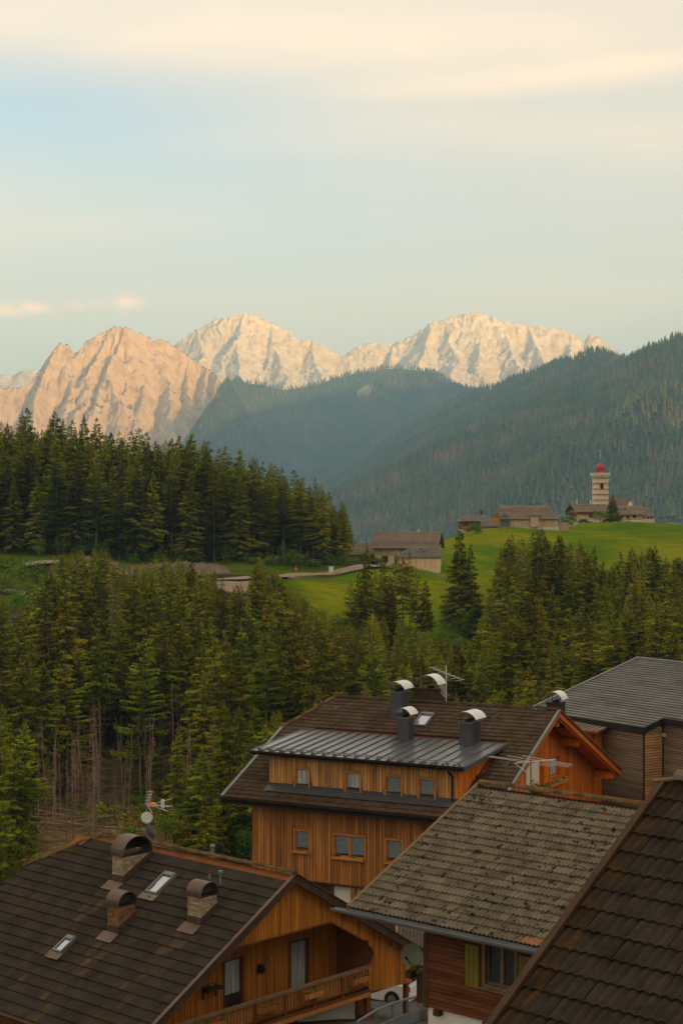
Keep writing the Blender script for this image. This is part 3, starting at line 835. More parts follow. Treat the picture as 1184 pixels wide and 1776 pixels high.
def far_forest(name, zf, x0, x1, y0, y1, spacing, hmin, hmax, seed, kmax, floor=-78):
    r = np.random.default_rng(seed)
    nx, ny = int((x1 - x0) / spacing), int((y1 - y0) / spacing)
    X, Y = np.meshgrid(np.arange(nx), np.arange(ny))
    X = x0 + (X + r.uniform(-0.55, 0.55, X.shape) + 0.5) * spacing
    Y = y0 + (Y + r.uniform(-0.55, 0.55, Y.shape) + 0.5) * spacing
    X, Y = X.ravel(), Y.ravel()
    px = CX + F * X / Y
    keep = (px > -90) & (px < 1280)
    X, Y = X[keep], Y[keep]
    Z = zf(X, Y)
    # keep the flanks that face the village, and the crests
    nyy = (zf(X, Y + 30) - zf(X, Y - 30)) / 60
    dens = fbm(X / 260, Y / 260, 3, seed + 3)
    keep = (Z > floor) & (nyy > -0.20) & (r.random(len(X)) < np.clip(0.95 + dens * 0.7, 0.3, 1))
    # bare crags stay open
    for (cx, cy, cr) in CRAGS:
        keep &= np.hypot(X - cx, (Y - cy)) > cr * (0.75 + 0.5 * fbm(X / 25, Y / 25, 2, 5))
    py = HZ - F * (Z - EYE) / Y
    keep &= py < 960
    X, Y, Z = X[keep], Y[keep], Z[keep]
    n = len(X)
    H = r.uniform(hmin, hmax, n) * (1 + 0.25 * fbm(X / 60, Y / 60, 2, seed + 9))
    R = H * r.uniform(0.17, 0.25, n)
    tiers = [(0.08, 0.60, 1.0), (0.38, 1.0, 0.62)]
    k = 5
    Vs, Fs = [], []
    base = 0
    for lo, hi, rs in tiers:
        ph = r.uniform(0, 6.28, n)
        V = np.zeros((n, k + 1, 3))
        for i in range(k):
            rr = R * rs * r.uniform(0.65, 1.2, n)
            V[:, i, 0] = X + rr * np.cos(ph + 6.283 * i / k)
            V[:, i, 1] = Y + rr * np.sin(ph + 6.283 * i / k)
            V[:, i, 2] = Z + H * (lo + r.uniform(-0.05, 0.05, n))
        V[:, k, 0], V[:, k, 1], V[:, k, 2] = X, Y, Z + H * hi
        b = base + np.arange(n)[:, None] * (k + 1)
        for i in range(k):
            Fs.append(np.concatenate([b + i, b + (i + 1) % k, b + k], 1))
        Vs.append(V.reshape(-1, 3)); base += n * (k + 1)
    t = r.random(n) * 0.7 + 0.3 * (0.5 + fbm(X / 40, Y / 40, 2, seed + 5))
    me = np_mesh(name, np.concatenate(Vs), np.concatenate(Fs), M['farneedle'], tint=np.concatenate([t] * (k * 2)))
    o = link_mesh(name, me)
    return tag(o, kind='stuff'), n


CRAGS = []
for px, py, d, r_ in [(637, 674, 9190, 68), (412, 712, 8770, 38), (440, 718, 8740, 32), (632, 678, 9150, 44)]:
    CRAGS.append((WX(px, d), d, r_))


def build_hills():
    X, Y = fine_grid(-1050, 5400, 3070, 8400, 36)
    grid_object('forested_hill', X, Y, np.maximum(hill_right(X, Y), -120), M['hill'])
    X, Y = fine_grid(-1700, 2100, 6300, 10300, 28)
    Z = np.maximum(hill_left(X, Y), -120)
    o = grid_object('forested_hill', X, Y, Z, [M['hill'], M['cliff']])
    cx = (X[:-1, :-1] + X[1:, 1:]) / 2; cy = (Y[:-1, :-1] + Y[1:, 1:]) / 2
    mi = np.zeros(cx.shape, int)
    for x, y, r_ in CRAGS:
        mi[np.hypot(cx - x, cy - y) < r_ * 1.05] = 1
    o.data.polygons.foreach_set('material_index', mi.ravel().astype(np.int32))
    a, n1 = far_forest('far_forest', hill_right, -1050, 1950, 3220, 8020, 14.5, 22, 34, 101, 40000)
    tag(a, 'dark spruce forest covering the hazy hillside behind the church', 'forest')
    b, n2 = far_forest('far_forest', hill_left, -1300, 1600, 6450, 10100, 16.5, 22, 33, 202, 40000)
    tag(b, 'bluish spruce forest on the farther ridge below the pale peaks', 'forest')
    print('far trees', n1, n2)
    # unseen range added behind the village to shade the valley, notched for the sun
    S = Vector((SUNV.x, SUNV.y)).normalized(); T = Vector((-S.y, S.x))
    if T.x < 0: T = -T
    q = np.linspace(-6500, 8500, 170); s = np.linspace(-2200, 2200, 44)
    Q, SS = np.meshgrid(q, s)
    H = 1260 + 60 * fbm(Q / 900, Q * 0, 3, 7) - 585 * np.exp(-((Q - 3150) / 720.0) ** 2)
    X = S.x * (3900 + SS) + T.x * Q; Y = S.y * (3900 + SS) + T.y * Q
    Z = H - np.abs(SS) * 0.72 + fbm(X / 300, Y / 300, 4, 8) * 30 * sstep(30, 300, np.abs(SS))
    grid_object('shading_mountain', X, Y, np.maximum(Z, -100), M['dark_hill'])


build_mountains()
build_hills()

# ------------------------------------------------------------------ haze
HAZE_DENSITY = 8.8e-5


def build_haze():
    b = MB().box((-14500, -9300, -130), (14500, 14900, 1420))
    m = bpy.data.materials.new('haze')
    m.use_nodes = True
    nt = m.node_tree
    nt.nodes.clear()
    out = nt.nodes.new('ShaderNodeOutputMaterial')
    v = nt.nodes.new('ShaderNodeVolumePrincipled')
    v.inputs['Color'].default_value = (0.40, 0.71, 1.0, 1)
    v.inputs['Density'].default_value = HAZE_DENSITY
    v.inputs['Anisotropy'].default_value = 0.0
    nt.links.new(v.outputs[0], out.inputs['Volume'])
    b.build('haze', m, kind='stuff')


build_haze()

# ------------------------------------------------------------------ building kit (house coordinates: x along the ridge, -y towards the viewer, z up)
def board_wall(name, parent, poly, out, mats, width=0.16, gap=0.018, depth=0.028, holes=(), horizontal=False):
    """boards on a vertical wall. poly: list of (a, z) outline in wall coordinates; out: (origin, a-axis, outward normal)"""
    O, A, Nn = Vector(out[0]), Vector(out[1]), Vector(out[2])
    mb = MB()
    lo = min(p[1 if horizontal else 0] for p in poly); hi = max(p[1 if horizontal else 0] for p in poly)

    def spans(c):
        xs = []
        n = len(poly)
        for i in range(n):
            p, q = poly[i], poly[(i + 1) % n]
            if horizontal: p, q = (p[1], p[0]), (q[1], q[0])
            if (p[0] > c) != (q[0] > c):
                xs.append(p[1] + (q[1] - p[1]) * (c - p[0]) / (q[0] - p[0]))
        xs.sort()
        segs = [(xs[i], xs[i + 1]) for i in range(0, len(xs) - 1, 2)]
        for (a0, a1, z0, z1) in holes:
            h0, h1, v0, v1 = (z0, z1, a0, a1) if horizontal else (a0, a1, z0, z1)
            if h0 < c < h1:
                new = []
                for s, e in segs:
                    if v0 > s: new.append((s, min(e, v0)))
                    if v1 < e: new.append((max(s, v1), e))
                segs = [g for g in new if g[1] - g[0] > 0.01]
        return segs
    n = max(1, int(round((hi - lo) / width)))
    w = (hi - lo) / n
    for i in range(n):
        c0, c1 = lo + i * w + gap / 2, lo + (i + 1) * w - gap / 2
        dd = depth * random.uniform(0.75, 1.15)
        sl, sr = spans(c0 + 0.001), spans(c1 - 0.001)
        if len(sl) != len(sr):
            sl = sr = spans((c0 + c1) / 2)
        for (a0, a1), (b0, b1) in zip(sl, sr):
            if horizontal: q = [(a0, c0), (a1, c0), (b1, c1), (b0, c1)]
            else: q = [(c0, a0), (c1, b0), (c1, b1), (c0, a1)]
            vs = [O + A * a + Vector((0, 0, z)) for a, z in q]
            mb.prism(vs, Nn * dd, 0)
    return mb.build(name, mats, parent, kind='stuff')


def window(parent, a0, a1, z0, z1, out, frame='wood_trim', pane='glass', curtain='curtain', mull=1, depth=0.16, casing=0.11, sill=True, ctop=None, name='window'):
    """a window set in a reveal: casing proud of the boards, frame, panes, a curtain behind the glass"""
    O, A, Nn = Vector(out[0]), Vector(out[1]), Vector(out[2])

    def bx(mb, p0, p1, q0, q1, d0, d1, mi=0):
        v = [O + A * a + Nn * d + Vector((0, 0, z)) for (a, d, z) in [(p0, d0, q0), (p1, d0, q0), (p1, d1, q0), (p0, d1, q0), (p0, d0, q1), (p1, d0, q1), (p1, d1, q1), (p0, d1, q1)]]
        mb.add(v, [(3, 2, 1, 0), (4, 5, 6, 7), (0, 1, 5, 4), (1, 2, 6, 5), (2, 3, 7, 6), (3, 0, 4, 7)], mi, 0.5)
    m = MB()
    c = casing
    pr = 0.055
    bx(m, a0 - c, a0, z0 - c, z1 + c, -depth, pr)
    bx(m, a1, a1 + c, z0 - c, z1 + c, -depth, pr)
    bx(m, a0, a1, z1, z1 + c, -depth, pr)
    bx(m, a0, a1, z0 - c, z0, -depth, pr)
    f = 0.055
    bx(m, a0, a0 + f, z0, z1, -depth + 0.01, -depth + 0.07)
    bx(m, a1 - f, a1, z0, z1, -depth + 0.01, -depth + 0.07)
    bx(m, a0 + f, a1 - f, z0, z0 + f, -depth + 0.01, -depth + 0.07)
    bx(m, a0 + f, a1 - f, z1 - f, z1, -depth + 0.01, -depth + 0.07)
    for i in range(1, mull):
        x = a0 + (a1 - a0) * i / mull
        bx(m, x - 0.06, x + 0.06, z0 + f, z1 - f, -depth + 0.012, -depth + 0.075)
    w = m.build(name, M[frame], parent)
    for i in range(mull):
        x0 = a0 + (a1 - a0) * i / mull; x1 = a0 + (a1 - a0) * (i + 1) / mull
        g = MB(); bx(g, x0 + 0.05, x1 - 0.05, z0 + 0.05, z1 - 0.05, -depth + 0.02, -depth + 0.03)
        g.build('pane', M[pane], w)
        if curtain:
            k = MB()
            zt = z1 - 0.04; zb = z0 + (ctop if ctop is not None else 0.12)
            n = 9
            xs = [x0 + 0.07 + (x1 - x0 - 0.14) * j / n for j in range(n + 1)]
            vs, fs = [], []
            for j, x in enumerate(xs):
                d = -depth + 0.036 + (0.022 if j % 2 else 0)
                zbj = zb + random.uniform(-0.02, 0.02)
                vs += [O + A * x + Nn * d + Vector((0, 0, zbj)), O + A * x + Nn * d + Vector((0, 0, zt))]
            for j in range(n): fs.append((2 * j, 2 * j + 2, 2 * j + 3, 2 * j + 1))
            k.add(vs, fs)
            k.build('curtain', M[curtain], w)
    if sill:
        s = MB(); bx(s, a0 - c - 0.06, a1 + c + 0.06, z0 - c - 0.05, z0 - c, -0.02, 0.13)
        s.build('sill', M[frame], w)
    return w


TILE_MESH = {}


def tile_mesh(key, w, L, h, waves, nx, mats, th=0.022, var=0):
    """one interlocking concrete tile: rolled section, a lip at its lower end"""
    vs, fs = [], []
    xs = [w * i / nx for i in range(nx + 1)]
    r = random.Random(var * 31 + 5)
    tilt = r.uniform(-0.006, 0.006)
    for x in xs:
        ph = (x / w * waves) % 1.0
        z = h * (0.5 - 0.5 * math.cos(2 * math.pi * ph)) ** 0.7 + tilt * (x / w - .5)
        vs += [(x, 0, z - th), (x, 0, z), (x, L, z)]
    for i in range(nx):
        a = 3 * i; b = 3 * (i + 1)
        fs += [(a, b, b + 1, a + 1), (a + 1, b + 1, b + 2, a + 2)]
    # side lips
    fs += [(0, 1, 2)]
    me = bpy.data.meshes.new('roof_tile')
    me.from_pydata(vs, [], fs); me.update()
    for m in mats: me.materials.append(m)
    a = me.attributes.new('tint', 'FLOAT', 'FACE')
    a.data.foreach_set('value', [0.5] * len(fs))
    return me


def lay_tiles(roof, zr, p, x0, x1, S, w, e, h, mats, waves=2, nx=8, skip=None, xlim=None, near=None, limit=300, jit=0.006, special=None, lift=0.05, over=0.09, off=0.04):
    """courses of tiles on the near slope from the eave up. special(x, s) -> material index of mesh variant"""
    L = e + over
    nvar = 3
    meshes = [[tile_mesh('t', w * 0.992, L, h, waves, nx, [mm], var=v) for v in range(nvar)] for mm in mats]
    cp, sp = math.cos(p), math.sin(p)
    spots = []
    nrow = int(S / e)
    n = int((x1 - x0) / w)
    for i in range(nrow):
        s_low = S - i * e
        if s_low - e < -0.02: break
        for j in range(n):
            x = x0 + j * w
            xm = x + w / 2
            if xlim and xm < xlim(s_low - e / 2): continue
            if skip and skip(xm, s_low - e / 2): continue
            spots.append((x, s_low))
    near = near or (lambda x, s: -s - x * 0.4)
    order = sorted(spots, key=lambda q: near(*q))
    tl = math.asin(lift / L)
    rr = random.Random(3)
    rest = []
    for k, (x, s) in enumerate(order):
        jx, jz, ja = rr.uniform(-jit, jit), rr.uniform(0, jit), rr.uniform(-jit, jit)
        mi = special(x, s) if special else 0
        loc = Vector((x + jx, -s * cp, zr - s * sp)) + Vector((0, -sp, cp)) * (off + lift + jz)
        me = meshes[mi][rr.randrange(nvar)]
        if k < limit:
            link_mesh('roof_tile', me, roof, loc, (p - tl + ja, ja * 0.6, ja * 0.5))
        else:
            rest.append((loc, (p - tl + ja, ja * 0.6, ja * 0.5), mi, me))
    if rest:
        Vs, Fs, Ms, Ts = [], [], [], []
        b = 0
        for loc, rot, mi, me in rest:
            R = Matrix.Translation(loc) @ Matrix.Rotation(rot[2], 4, 'Z') @ Matrix.Rotation(rot[1], 4, 'Y') @ Matrix.Rotation(rot[0], 4, 'X')
            t = rr.random()
            for v in me.vertices: Vs.append(R @ v.co)
            for f in me.polygons:
                Fs.append([i + b for i in f.vertices]); Ms.append(mi); Ts.append(t)
            b += len(me.vertices)
        me = bpy.data.meshes.new('roof_tiles')
        me.from_pydata(Vs, [], Fs); me.update()
        for mm in mats: me.materials.append(mm)
        me.polygons.foreach_set('material_index', Ms)
        a = me.attributes.new('tint', 'FLOAT', 'FACE'); a.data.foreach_set('value', Ts)
        o = link_mesh('roof_tiles', me, roof); o['kind'] = 'stuff'


def ridge_tiles(roof, p, q, r, m, step=0.36, name='ridge_tile'):
    p, q = Vector(p), Vector(q)
    d = (q - p); Ltot = d.length; d.normalize()
    side = d.cross(Vector((0, 0, 1))).normalized(); up = side.cross(d)
    n = max(1, int(Ltot / step))
    L = Ltot / n
    vs, fs = [], []
    k = 7
    for t, rr in ((0, r), (L * 1.06, r * 0.88)):
        for i in range(k):
            w = math.pi * i / (k - 1)
            vs.append(Vector((t, math.cos(w) * rr, math.sin(w) * rr * 0.85)))
    for i in range(k - 1): fs.append((i, i + 1, i + 1 + k, i + k))
    fs.append(tuple(range(k))); fs.append(tuple(range(2 * k - 1, k - 1, -1)))
    me = bpy.data.meshes.new(name)
    me.from_pydata(vs, [], fs); me.update(); me.materials.append(m)
    B = Matrix((d, side, up)).transposed()
    rr = random.Random(9)
    for i in range(n):
        o = link_mesh(name, me, roof)
        o.location = p + d * (L * i) + up * rr.uniform(-0.006, 0.012)
        o.rotation_euler = (B @ Matrix.Rotation(rr.uniform(-0.02, 0.02), 3, 'Z')).to_euler()


def roof_slab(name, parent, zr, p, x0, x1, yn, yf, th, m, hip=None, soffit=None):
    """gable roof as two slabs; hip=(xtop, xbase, ybase) clips the left end into a half hip"""
    t = math.tan(p)

    def pt(x, y): return (x, y, zr - abs(y) * t)
    mb = MB()
    if hip:
        xt, xb, yb = hip
        near = [pt(xt, 0), pt(x1, 0), pt(x1, yn), pt(x0, yn), pt(x0, -yb)]
        far = [pt(xt, 0.0), pt(x1, 0.0), pt(x1, yf), pt(x0, yf), pt(x0, yb)]
        mb.prism(near, (0, 0, -th)); mb.prism(far, (0, 0, -th))
        mb.prism([pt(xt, 0), pt(x0, -yb), pt(x0, yb)], (0, 0, -th))
    else:
        mb.prism([pt(x0, 0), pt(x1, 0), pt(x1, yn), pt(x0, yn)], (0, 0, -th))
        mb.prism([pt(x0, 0), pt(x1, 0), pt(x1, yf), pt(x0, yf)], (0, 0, -th))
    return mb.build(name, m, parent)


def leaf_clump(mb, c, r, n, size, mi=0, flat=0.6, seed=None):
    for _ in range(n):
        v = Vector((random.gauss(0, 1), random.gauss(0, 1), random.gauss(0, 1) * flat)).normalized() * r * random.uniform(0.4, 1.0)
        v.z *= flat
        p = Vector(c) + v
        a = Vector((random.gauss(0, 1), random.gauss(0, 1), random.gauss(0, 1))).normalized() * size * random.uniform(0.6, 1.3)
        b = a.orthogonal().normalized() * size * random.uniform(0.4, 0.8)
        mb.add([p - a * .5, p + b * .5, p + a * .5, p - b * .5], [(0, 1, 2, 3)], mi)


def flower_box(loc, rz, length, label, petals='petal', depth=0.2, h=0.2, box='wood_trim', leafy=60, group=None):
    t = empty('flower_box', loc, rz, label, 'flower box', group)
    m = MB()
    m.box((-length / 2, -depth / 2, 0), (length / 2, depth / 2, 0.02)); m.box((-length / 2, -depth / 2, 0.02), (length / 2, -depth / 2 + 0.02, h)); m.box((-length / 2, depth / 2 - 0.02, 0.02), (length / 2, depth / 2, h))
    m.box((-length / 2, -depth / 2 + 0.02, 0.02), (-length / 2 + 0.02, depth / 2 - 0.02, h)); m.box((length / 2 - 0.02, -depth / 2 + 0.02, 0.02), (length / 2, depth / 2 - 0.02, h)); m.box((-length / 2 + 0.02, -depth / 2 + 0.02, 0.02), (length / 2 - 0.02, depth / 2 - 0.02, h - 0.04))
    m.build('planter', M[box], t)
    g = MB(); f = MB()
    for i in range(max(2, int(length / 0.16))):
        x = -length / 2 + 0.08 + (length - 0.16) * random.random()
        leaf_clump(g, (x, random.uniform(-0.05, 0.05), h + 0.06), random.uniform(0.1, 0.17), int(leafy / 4), 0.09)
        if random.random() < 0.8: leaf_clump(f, (x + random.uniform(-.08, .08), random.uniform(-0.12, 0.05), h + 0.1), 0.11, 5, 0.055)
    g.build('leaves', M['broadleaf'], t)
    f.build('blossoms', M[petals], t)
    return t


def skylight(house, zr, p, xc, s, w, l, frame='flash', pane='skyglass', apron=None):
    """roof window lying in the near slope, centre (xc, slope distance s)"""
    cp, sp = math.cos(p), math.sin(p)
    o = bpy.data.objects.new('skylight', None)
    m = MB()
    b = 0.07
    m.box((-w / 2, -l / 2, 0), (-w / 2 + b, l / 2, 0.17)); m.box((w / 2 - b, -l / 2, 0), (w / 2, l / 2, 0.17))
    m.box((-w / 2 + b, -l / 2, 0), (w / 2 - b, -l / 2 + b, 0.165)); m.box((-w / 2 + b, l / 2 - b - 0.10, 0), (w / 2 - b, l / 2, 0.20))
    rot = (p, 0, 0); loc = Vector((xc, -s * cp, zr - s * sp)) + Vector((0, -sp, cp)) * 0.06
    k = m.build('skylight', M[frame], house, None, loc, rot)
    g = MB(); g.box((-w / 2 + b, -l / 2 + b, 0.10), (w / 2 - b, l / 2 - b - 0.10, 0.125))
    g.build('pane', M[pane], k)
    if apron:
        a = MB()
        a.box((-w / 2 - 0.12, -l / 2 - 0.34, 0.085), (w / 2 + 0.12, -l / 2 - 0.003, 0.105))
        a.build('apron', M[apron], k)
    return k


def gutter(mb, p, q, r=0.075, mi=0, out=(0, -1, 0)):
    p, q, out = Vector(p), Vector(q), Vector(out)
    k = 6
    vs = []
    for c in (p, q):
        for i in range(k + 1):
            w = math.pi * i / k
            vs.append(c + out * (-math.cos(w) * r) + Vector((0, 0, -math.sin(w) * r)))
    fs = [(i, i + 1, i + 2 + k, i + 1 + k) for i in range(k)]
    n = 2 * (k + 1)
    vs2 = [v + Vector((0, 0, -0.012)) for v in vs]
    mb.add(vs + vs2, fs + [tuple(a + n for a in f[::-1]) for f in fs] + [(0, 1 + k, 1 + k + n, n), (k, k + n, 2 * k + 1 + n, 2 * k + 1)], mi, 0.5)
    mb.tube(p + out * r, q + out * r, 0.012, 5, None, mi, 0.5)


# ------------------------------------------------------------------ house at the lower left: dark roof, carved balcony
def build_balcony_house():
    ZR, P = 5.594, rad(30.1)
    tp, cp, sp = math.tan(P), math.cos(P), math.sin(P)
    H = empty('timber_house', (-1.678, 60.0, 1.0), rad(-42.7), 'chalet with three vaulted brick chimneys on a dark brown roof and a long balcony', 'house')
    XL = -13.25
    YN, YF = -7.95, 7.15
    roof = roof_slab('roof', H, ZR, P, XL, 0.0, YN, YF, 0.16, M['wood_beam'], hip=(-10.95, XL, 2.24))
    S = 7.95 / cp

    def xlim(s):
        y = s * cp
        return XL + 0.05 if y > 2.24 else -10.95 - (10.95 - 2.24 * 0 - 10.95) - (13.25 - 10.95) * (y / 2.24) + 0.02
    CH = [(-7.95, -7.32, -2.0, -0.62), (-5.74, -5.13, -4.05, -3.25), (-2.56, -1.9, -2.92, -2.15)]
    SK = [(-5.42, 1.655 / cp, 0.66, 1.16), (-6.97, 5.0 / cp, 0.52, 0.82)]

    def skip(x, s):
        y = -s * cp
        for a, b, c, d in CH:
            if a - 0.02 < x < b + 0.02 and c + 0.1 < y < d - 0.05: return True
        for xc, ss, w, l in SK:
            if abs(x - xc) < w / 2 + 0.02 and abs(s - ss) < l / 2 - 0.1: return True
        return False
    lay_tiles(roof, ZR, P, XL + 0.02, 0.0, S, 0.30, 0.46, 0.028, [M['tile_dark'], M['tile_mossy']], waves=3, nx=9, special=lambda x, q: 1 if any(a - 0.12 < x + 0.15 < b + 0.15 and q > -c / cp - 0.2 and random.random() < 0.75 - 0.11 * (q + c / cp) for a, b, c, d in CH) else 0, skip=skip, xlim=xlim, jit=0.006, lift=0.055, near=lambda x, s: -s - x * 0.9)
    ridge_tiles(roof, (-10.95, 0, ZR + 0.1), (0.0, 0, ZR + 0.1), 0.13, M['moss'], 0.38)
    ridge_tiles(roof, (XL, -2.24, ZR - 2.24 * tp + 0.09), (-10.95, 0, ZR + 0.08), 0.12, M['moss'], 0.38)
    # verge boards and rafters
    m = MB()
    for sgn, ye in ((-1, YN), (1, YF)):
        a, b = Vector((0.02, 0, ZR + 0.03)), Vector((0.02, ye, ZR - abs(ye) * tp + 0.03))
        m.bar(a + Vector((0, 0, -0.12)), b + Vector((0, 0, -0.12)), 0.05, 0.30, 0)
        m.bar(a + Vector((0.0, 0, 0.065)), b + Vector((0.0, 0, 0.065)), 0.15, 0.04, 1)
    m.build('verge_board', [M['wood_dark'], M['copper']], H)
    m = MB()
    for y in (0.0, 2.9, 5.6, -3.0):
        m.box((-1.2, y - 0.1, ZR - abs(y) * tp - 0.42), (-0.06, y + 0.1, ZR - abs(y) * tp - 0.19))
    m.build('purlin', M['wood_beam'], H)
    g = MB(); gutter(g, (XL - 0.05, YN - 0.08, ZR + YN * tp + 0.0), (0.05, YN - 0.08, ZR + YN * tp + 0.0), 0.08)
    g.build('gutter', M['copper'], H)
    # body
    XG = -0.32
    c = MB()
    zb = -4.0
    prof = [(-7.0, zb), (6.85, zb), (6.85, ZR - 6.85 * tp - 0.2), (0, ZR - 0.2), (-7.0, ZR - 7.0 * tp - 0.2)]
    c.prism([(-12.6, y, z) for y, z in prof], (12.6 - 2.42, 0, 0), 0)
    c.build('wall', M['wood_beam'], H)
    # balcony back wall with boards, doors, lamp, shelf
    out = ((-2.1, 0, 0), (0, 1, 0), (1, 0, 0))
    z0 = 0.42
    d1 = (-1.62, -0.62, z0 + 0.05, 2.42); d2 = (1.82, 2.86, z0 + 0.05, 2.44)
    top = [(-7.0, -3.9), (6.85, -3.9), (6.85, ZR - 6.85 * tp - 0.22), (0, ZR - 0.22), (-7.0, ZR - 7.0 * tp - 0.22)]
    board_wall('wall_boards', H, [(-7.0, 0.2), (6.85, 0.2)] + top[2:], out, M['wood_orange'], 0.135, 0.016, 0.022, holes=[(a, b, c_, d) for a, b, c_, d in (d1, d2)])
    for k, (a, b, zz, zt) in enumerate((d1, d2)):
        dr = window(H, a + 0.04, b - 0.04, zz + 0.02, zt - 0.04, out, 'wood_beam', 'glass', 'curtain', 1, 0.13, 0.05, False, 0.62 if k == 0 else 0.05, name='balcony_door')
    m = MB(); m.lathe([(0.05, 0), (0.13, 0.03), (0.15, 0.18), (0.12, 0.30), (0.03, 0.36)], (-1.98, 0.2, 1.62), 10)
    m.build('lamp_box', M['black'], H)
    m = MB(); m.lathe([(0.02, 0), (0.06, 0.03), (0.06, 0.12), (0.02, 0.15)], (-2.0, 0.66, 2.02), 8)
    m.build('wall_lamp', M['wood_trim'], H)
    # front gable: boards with the cut-out of the loggia
    t_ = lambda y: ZR - abs(y) * tp - 0.2
    o2 = ((XG, 0, 0), (0, 1, 0), (1, 0, 0))
    bz = 3.46
    ye = (ZR - 0.2 - bz) / tp
    up = [(-ye, bz), (2.2, bz), (2.2 + 0.001, bz), (ye, bz), (0, ZR - 0.2)]
    core = MB()
    upper = [(-ye, bz), (2.2, bz), (4.05, 2.42), (4.28, 2.36), (4.30, 2.16), (4.50, 2.06), (4.60, 1.78), (4.52, 1.50), (4.32, 1.34), (4.32, 0.36), (6.9, 0.20), (6.9, t_(6.9)), (0, t_(0))]
    core.prism([(XG, y, z) for y, z in upper], (-0.12, 0, 0))
    core.build('gable_wall', M['wood_beam'], H)
    board_wall('gable_boards', H, upper, o2, M['wood_orange'], 0.135, 0.016, 0.024)
    # moulding along the cut-out
    m = MB()
    pts = upper[:9]
    for (y0, z0_), (y1, z1_) in zip(pts[:-1], pts[1:]):
        m.bar((XG + 0.03, y0, z0_), (XG + 0.03, y1, z1_), 0.04, 0.06)
    m.build('trim', M['wood_beam'], H)
    # loggia side and ceiling on the right, floor
    m = MB()
    m.box((-2.07, 4.45, 0.3), (XG - 0.13, 4.55, t_(4.5)))
    m.build('loggia_side', M['wood_beam'], H)
    m = MB(); m.box((-2.07, -6.8, 0.26), (XG + 0.12, 4.34, 0.40))
    m.build('balcony_floor', M['wood_beam'], H)
    # lower right of the overhang: soffit below the gable boards
    m = MB(); m.box((-2.07, 4.56, 0.20), (XG - 0.13, 6.85, 0.30)); m.build('soffit', M['wood_beam'], H)
    # balcony rail
    bal = MB()
    bal.box((XG - 0.03, -6.6, 1.30), (XG + 0.15, 4.30, 1.40), 0, 0.7)
    b0 = bal.build('handrail', M['wood_rail'], H)
    m = MB()
    m.box((XG + 0.02, -6.6, 0.62), (XG + 0.10, 4.30, 0.70)); m.box((XG, -6.6, 0.40), (XG + 0.14, 4.32, 0.50))
    y = -6.4
    while y < 4.3:
        m.box((XG, y - 0.05, 0.50), (XG + 0.11, y + 0.05, 1.30)); y += 1.53
    m.build('balcony_frame', M['wood_beam'], H)
    y = -6.5
    bl = MB(); bl.box((-0.004, -0.055, 0.0), (0.018, 0.055, 0.60))
    bme = bl.mesh('baluster_board', M['wood_brown'])
    while y < 4.25:
        link_mesh('baluster_board', bme, H, (XG + 0.045, y, 0.70), (0, 0, random.uniform(-.02, .02))); y += 0.15
    # scalloped fascia below the balcony
    m = MB()
    y = -6.6
    while y < 4.2:
        m.prism([(XG + 0.15, y, 0.40), (XG + 0.15, y, 0.27), (XG + 0.15, y + 0.045, 0.22), (XG + 0.15, y + 0.09, 0.27), (XG + 0.15, y + 0.09, 0.40)], (0.025, 0, 0)); y += 0.1
    m.build('scalloped_fascia', M['wood_trim'], H)
    # plastered storey under the balcony
    m = MB(); m.box((-2.06, -6.9, -4.0), (-0.95, 4.27, 0.255)); pl = m.build('plaster_wall', M['plaster'], H)
    window(H, 0.05, 0.95, -2.1, 0.02, ((-0.95, 0, 0), (0, 1, 0), (1, 0, 0)), 'wood_beam', 'glass', None, 1, 0.05, 0.1, False)
    # carport post and lattice below the right overhang
    m = MB()
    for y in (4.42, 6.75):
        m.box((XG - 0.25, y - 0.08, -4.0), (XG - 0.07, y + 0.08, 0.20))
    m.build('post', M['wood_beam'], H)
    m = MB()
    for k in range(2): m.box((-2.05, 4.6 + k * 0.5, -4.0), (-1.95, 5.0 + k * 0.5, -0.2))
    m.build('carport_wall', M['wood_dark'], H)
    # chimneys
    CHD = [(0.63, 1.38, -7.635, -2.0, 5.52, 'brick', True), (0.61, 0.80, -5.435, -4.05, 4.30, 'brick_red', False), (0.66, 0.77, -2.23, -2.92, 4.98, 'brick', False)]
    for (w, dp, xc, y0, zt, bm, big) in CHD:
        x0, x1 = xc - w / 2, xc + w / 2
        y1 = y0 + dp
        zlow = ZR + y0 * tp - 0.25
        m = MB(); m.box((x0 + 0.03, y0 + 0.03, zlow), (x1 - 0.03, y1 - 0.03, zt - 0.01))
        ch = m.build('chimney', M['mortar'], H)
        # flashing skirt that follows the slope
        f = MB()
        zf = lambda y: ZR + y * tp
        f.box((x0 - 0.03, y0 - 0.03, zlow), (x1 + 0.03, y0 - 0.0, zf(y0) + 0.36))
        for xx in (x0 - 0.03, x1):
            f.prism([(xx, y0, zlow), (xx, y1 + 0.03, zf(y1) - 0.05), (xx, y1 + 0.03, zf(y1) + 0.34), (xx, y0, zf(y0) + 0.36)], (0.03, 0, 0))
        vn = Vector((0, -sp, cp))
        a = Vector((x0 - 0.12, y0 - 0.42, zf(y0 - 0.42))) + vn * 0.13
        f.prism([a, a + Vector((w + 0.24, 0, 0)), a + Vector((w + 0.24, 0.42, 0.42 * tp)), a + Vector((0, 0.42, 0.42 * tp))], vn * 0.02)
        f.build('chimney_flashing', M['copper'], ch)
        # bricks, course by course on all four faces
        bh, bl_ = 0.088, 0.235
        bms = []
        bb = MB(); bb.box((0, 0, 0), (bl_ - 0.018, 0.045, bh - 0.02)); bme = bb.mesh('brick', M[bm])
        bb = MB(); bb.box((0, 0, 0), (bl_ / 2 - 0.018, 0.045, bh - 0.02)); hme = bb.mesh('brick', M[bm])
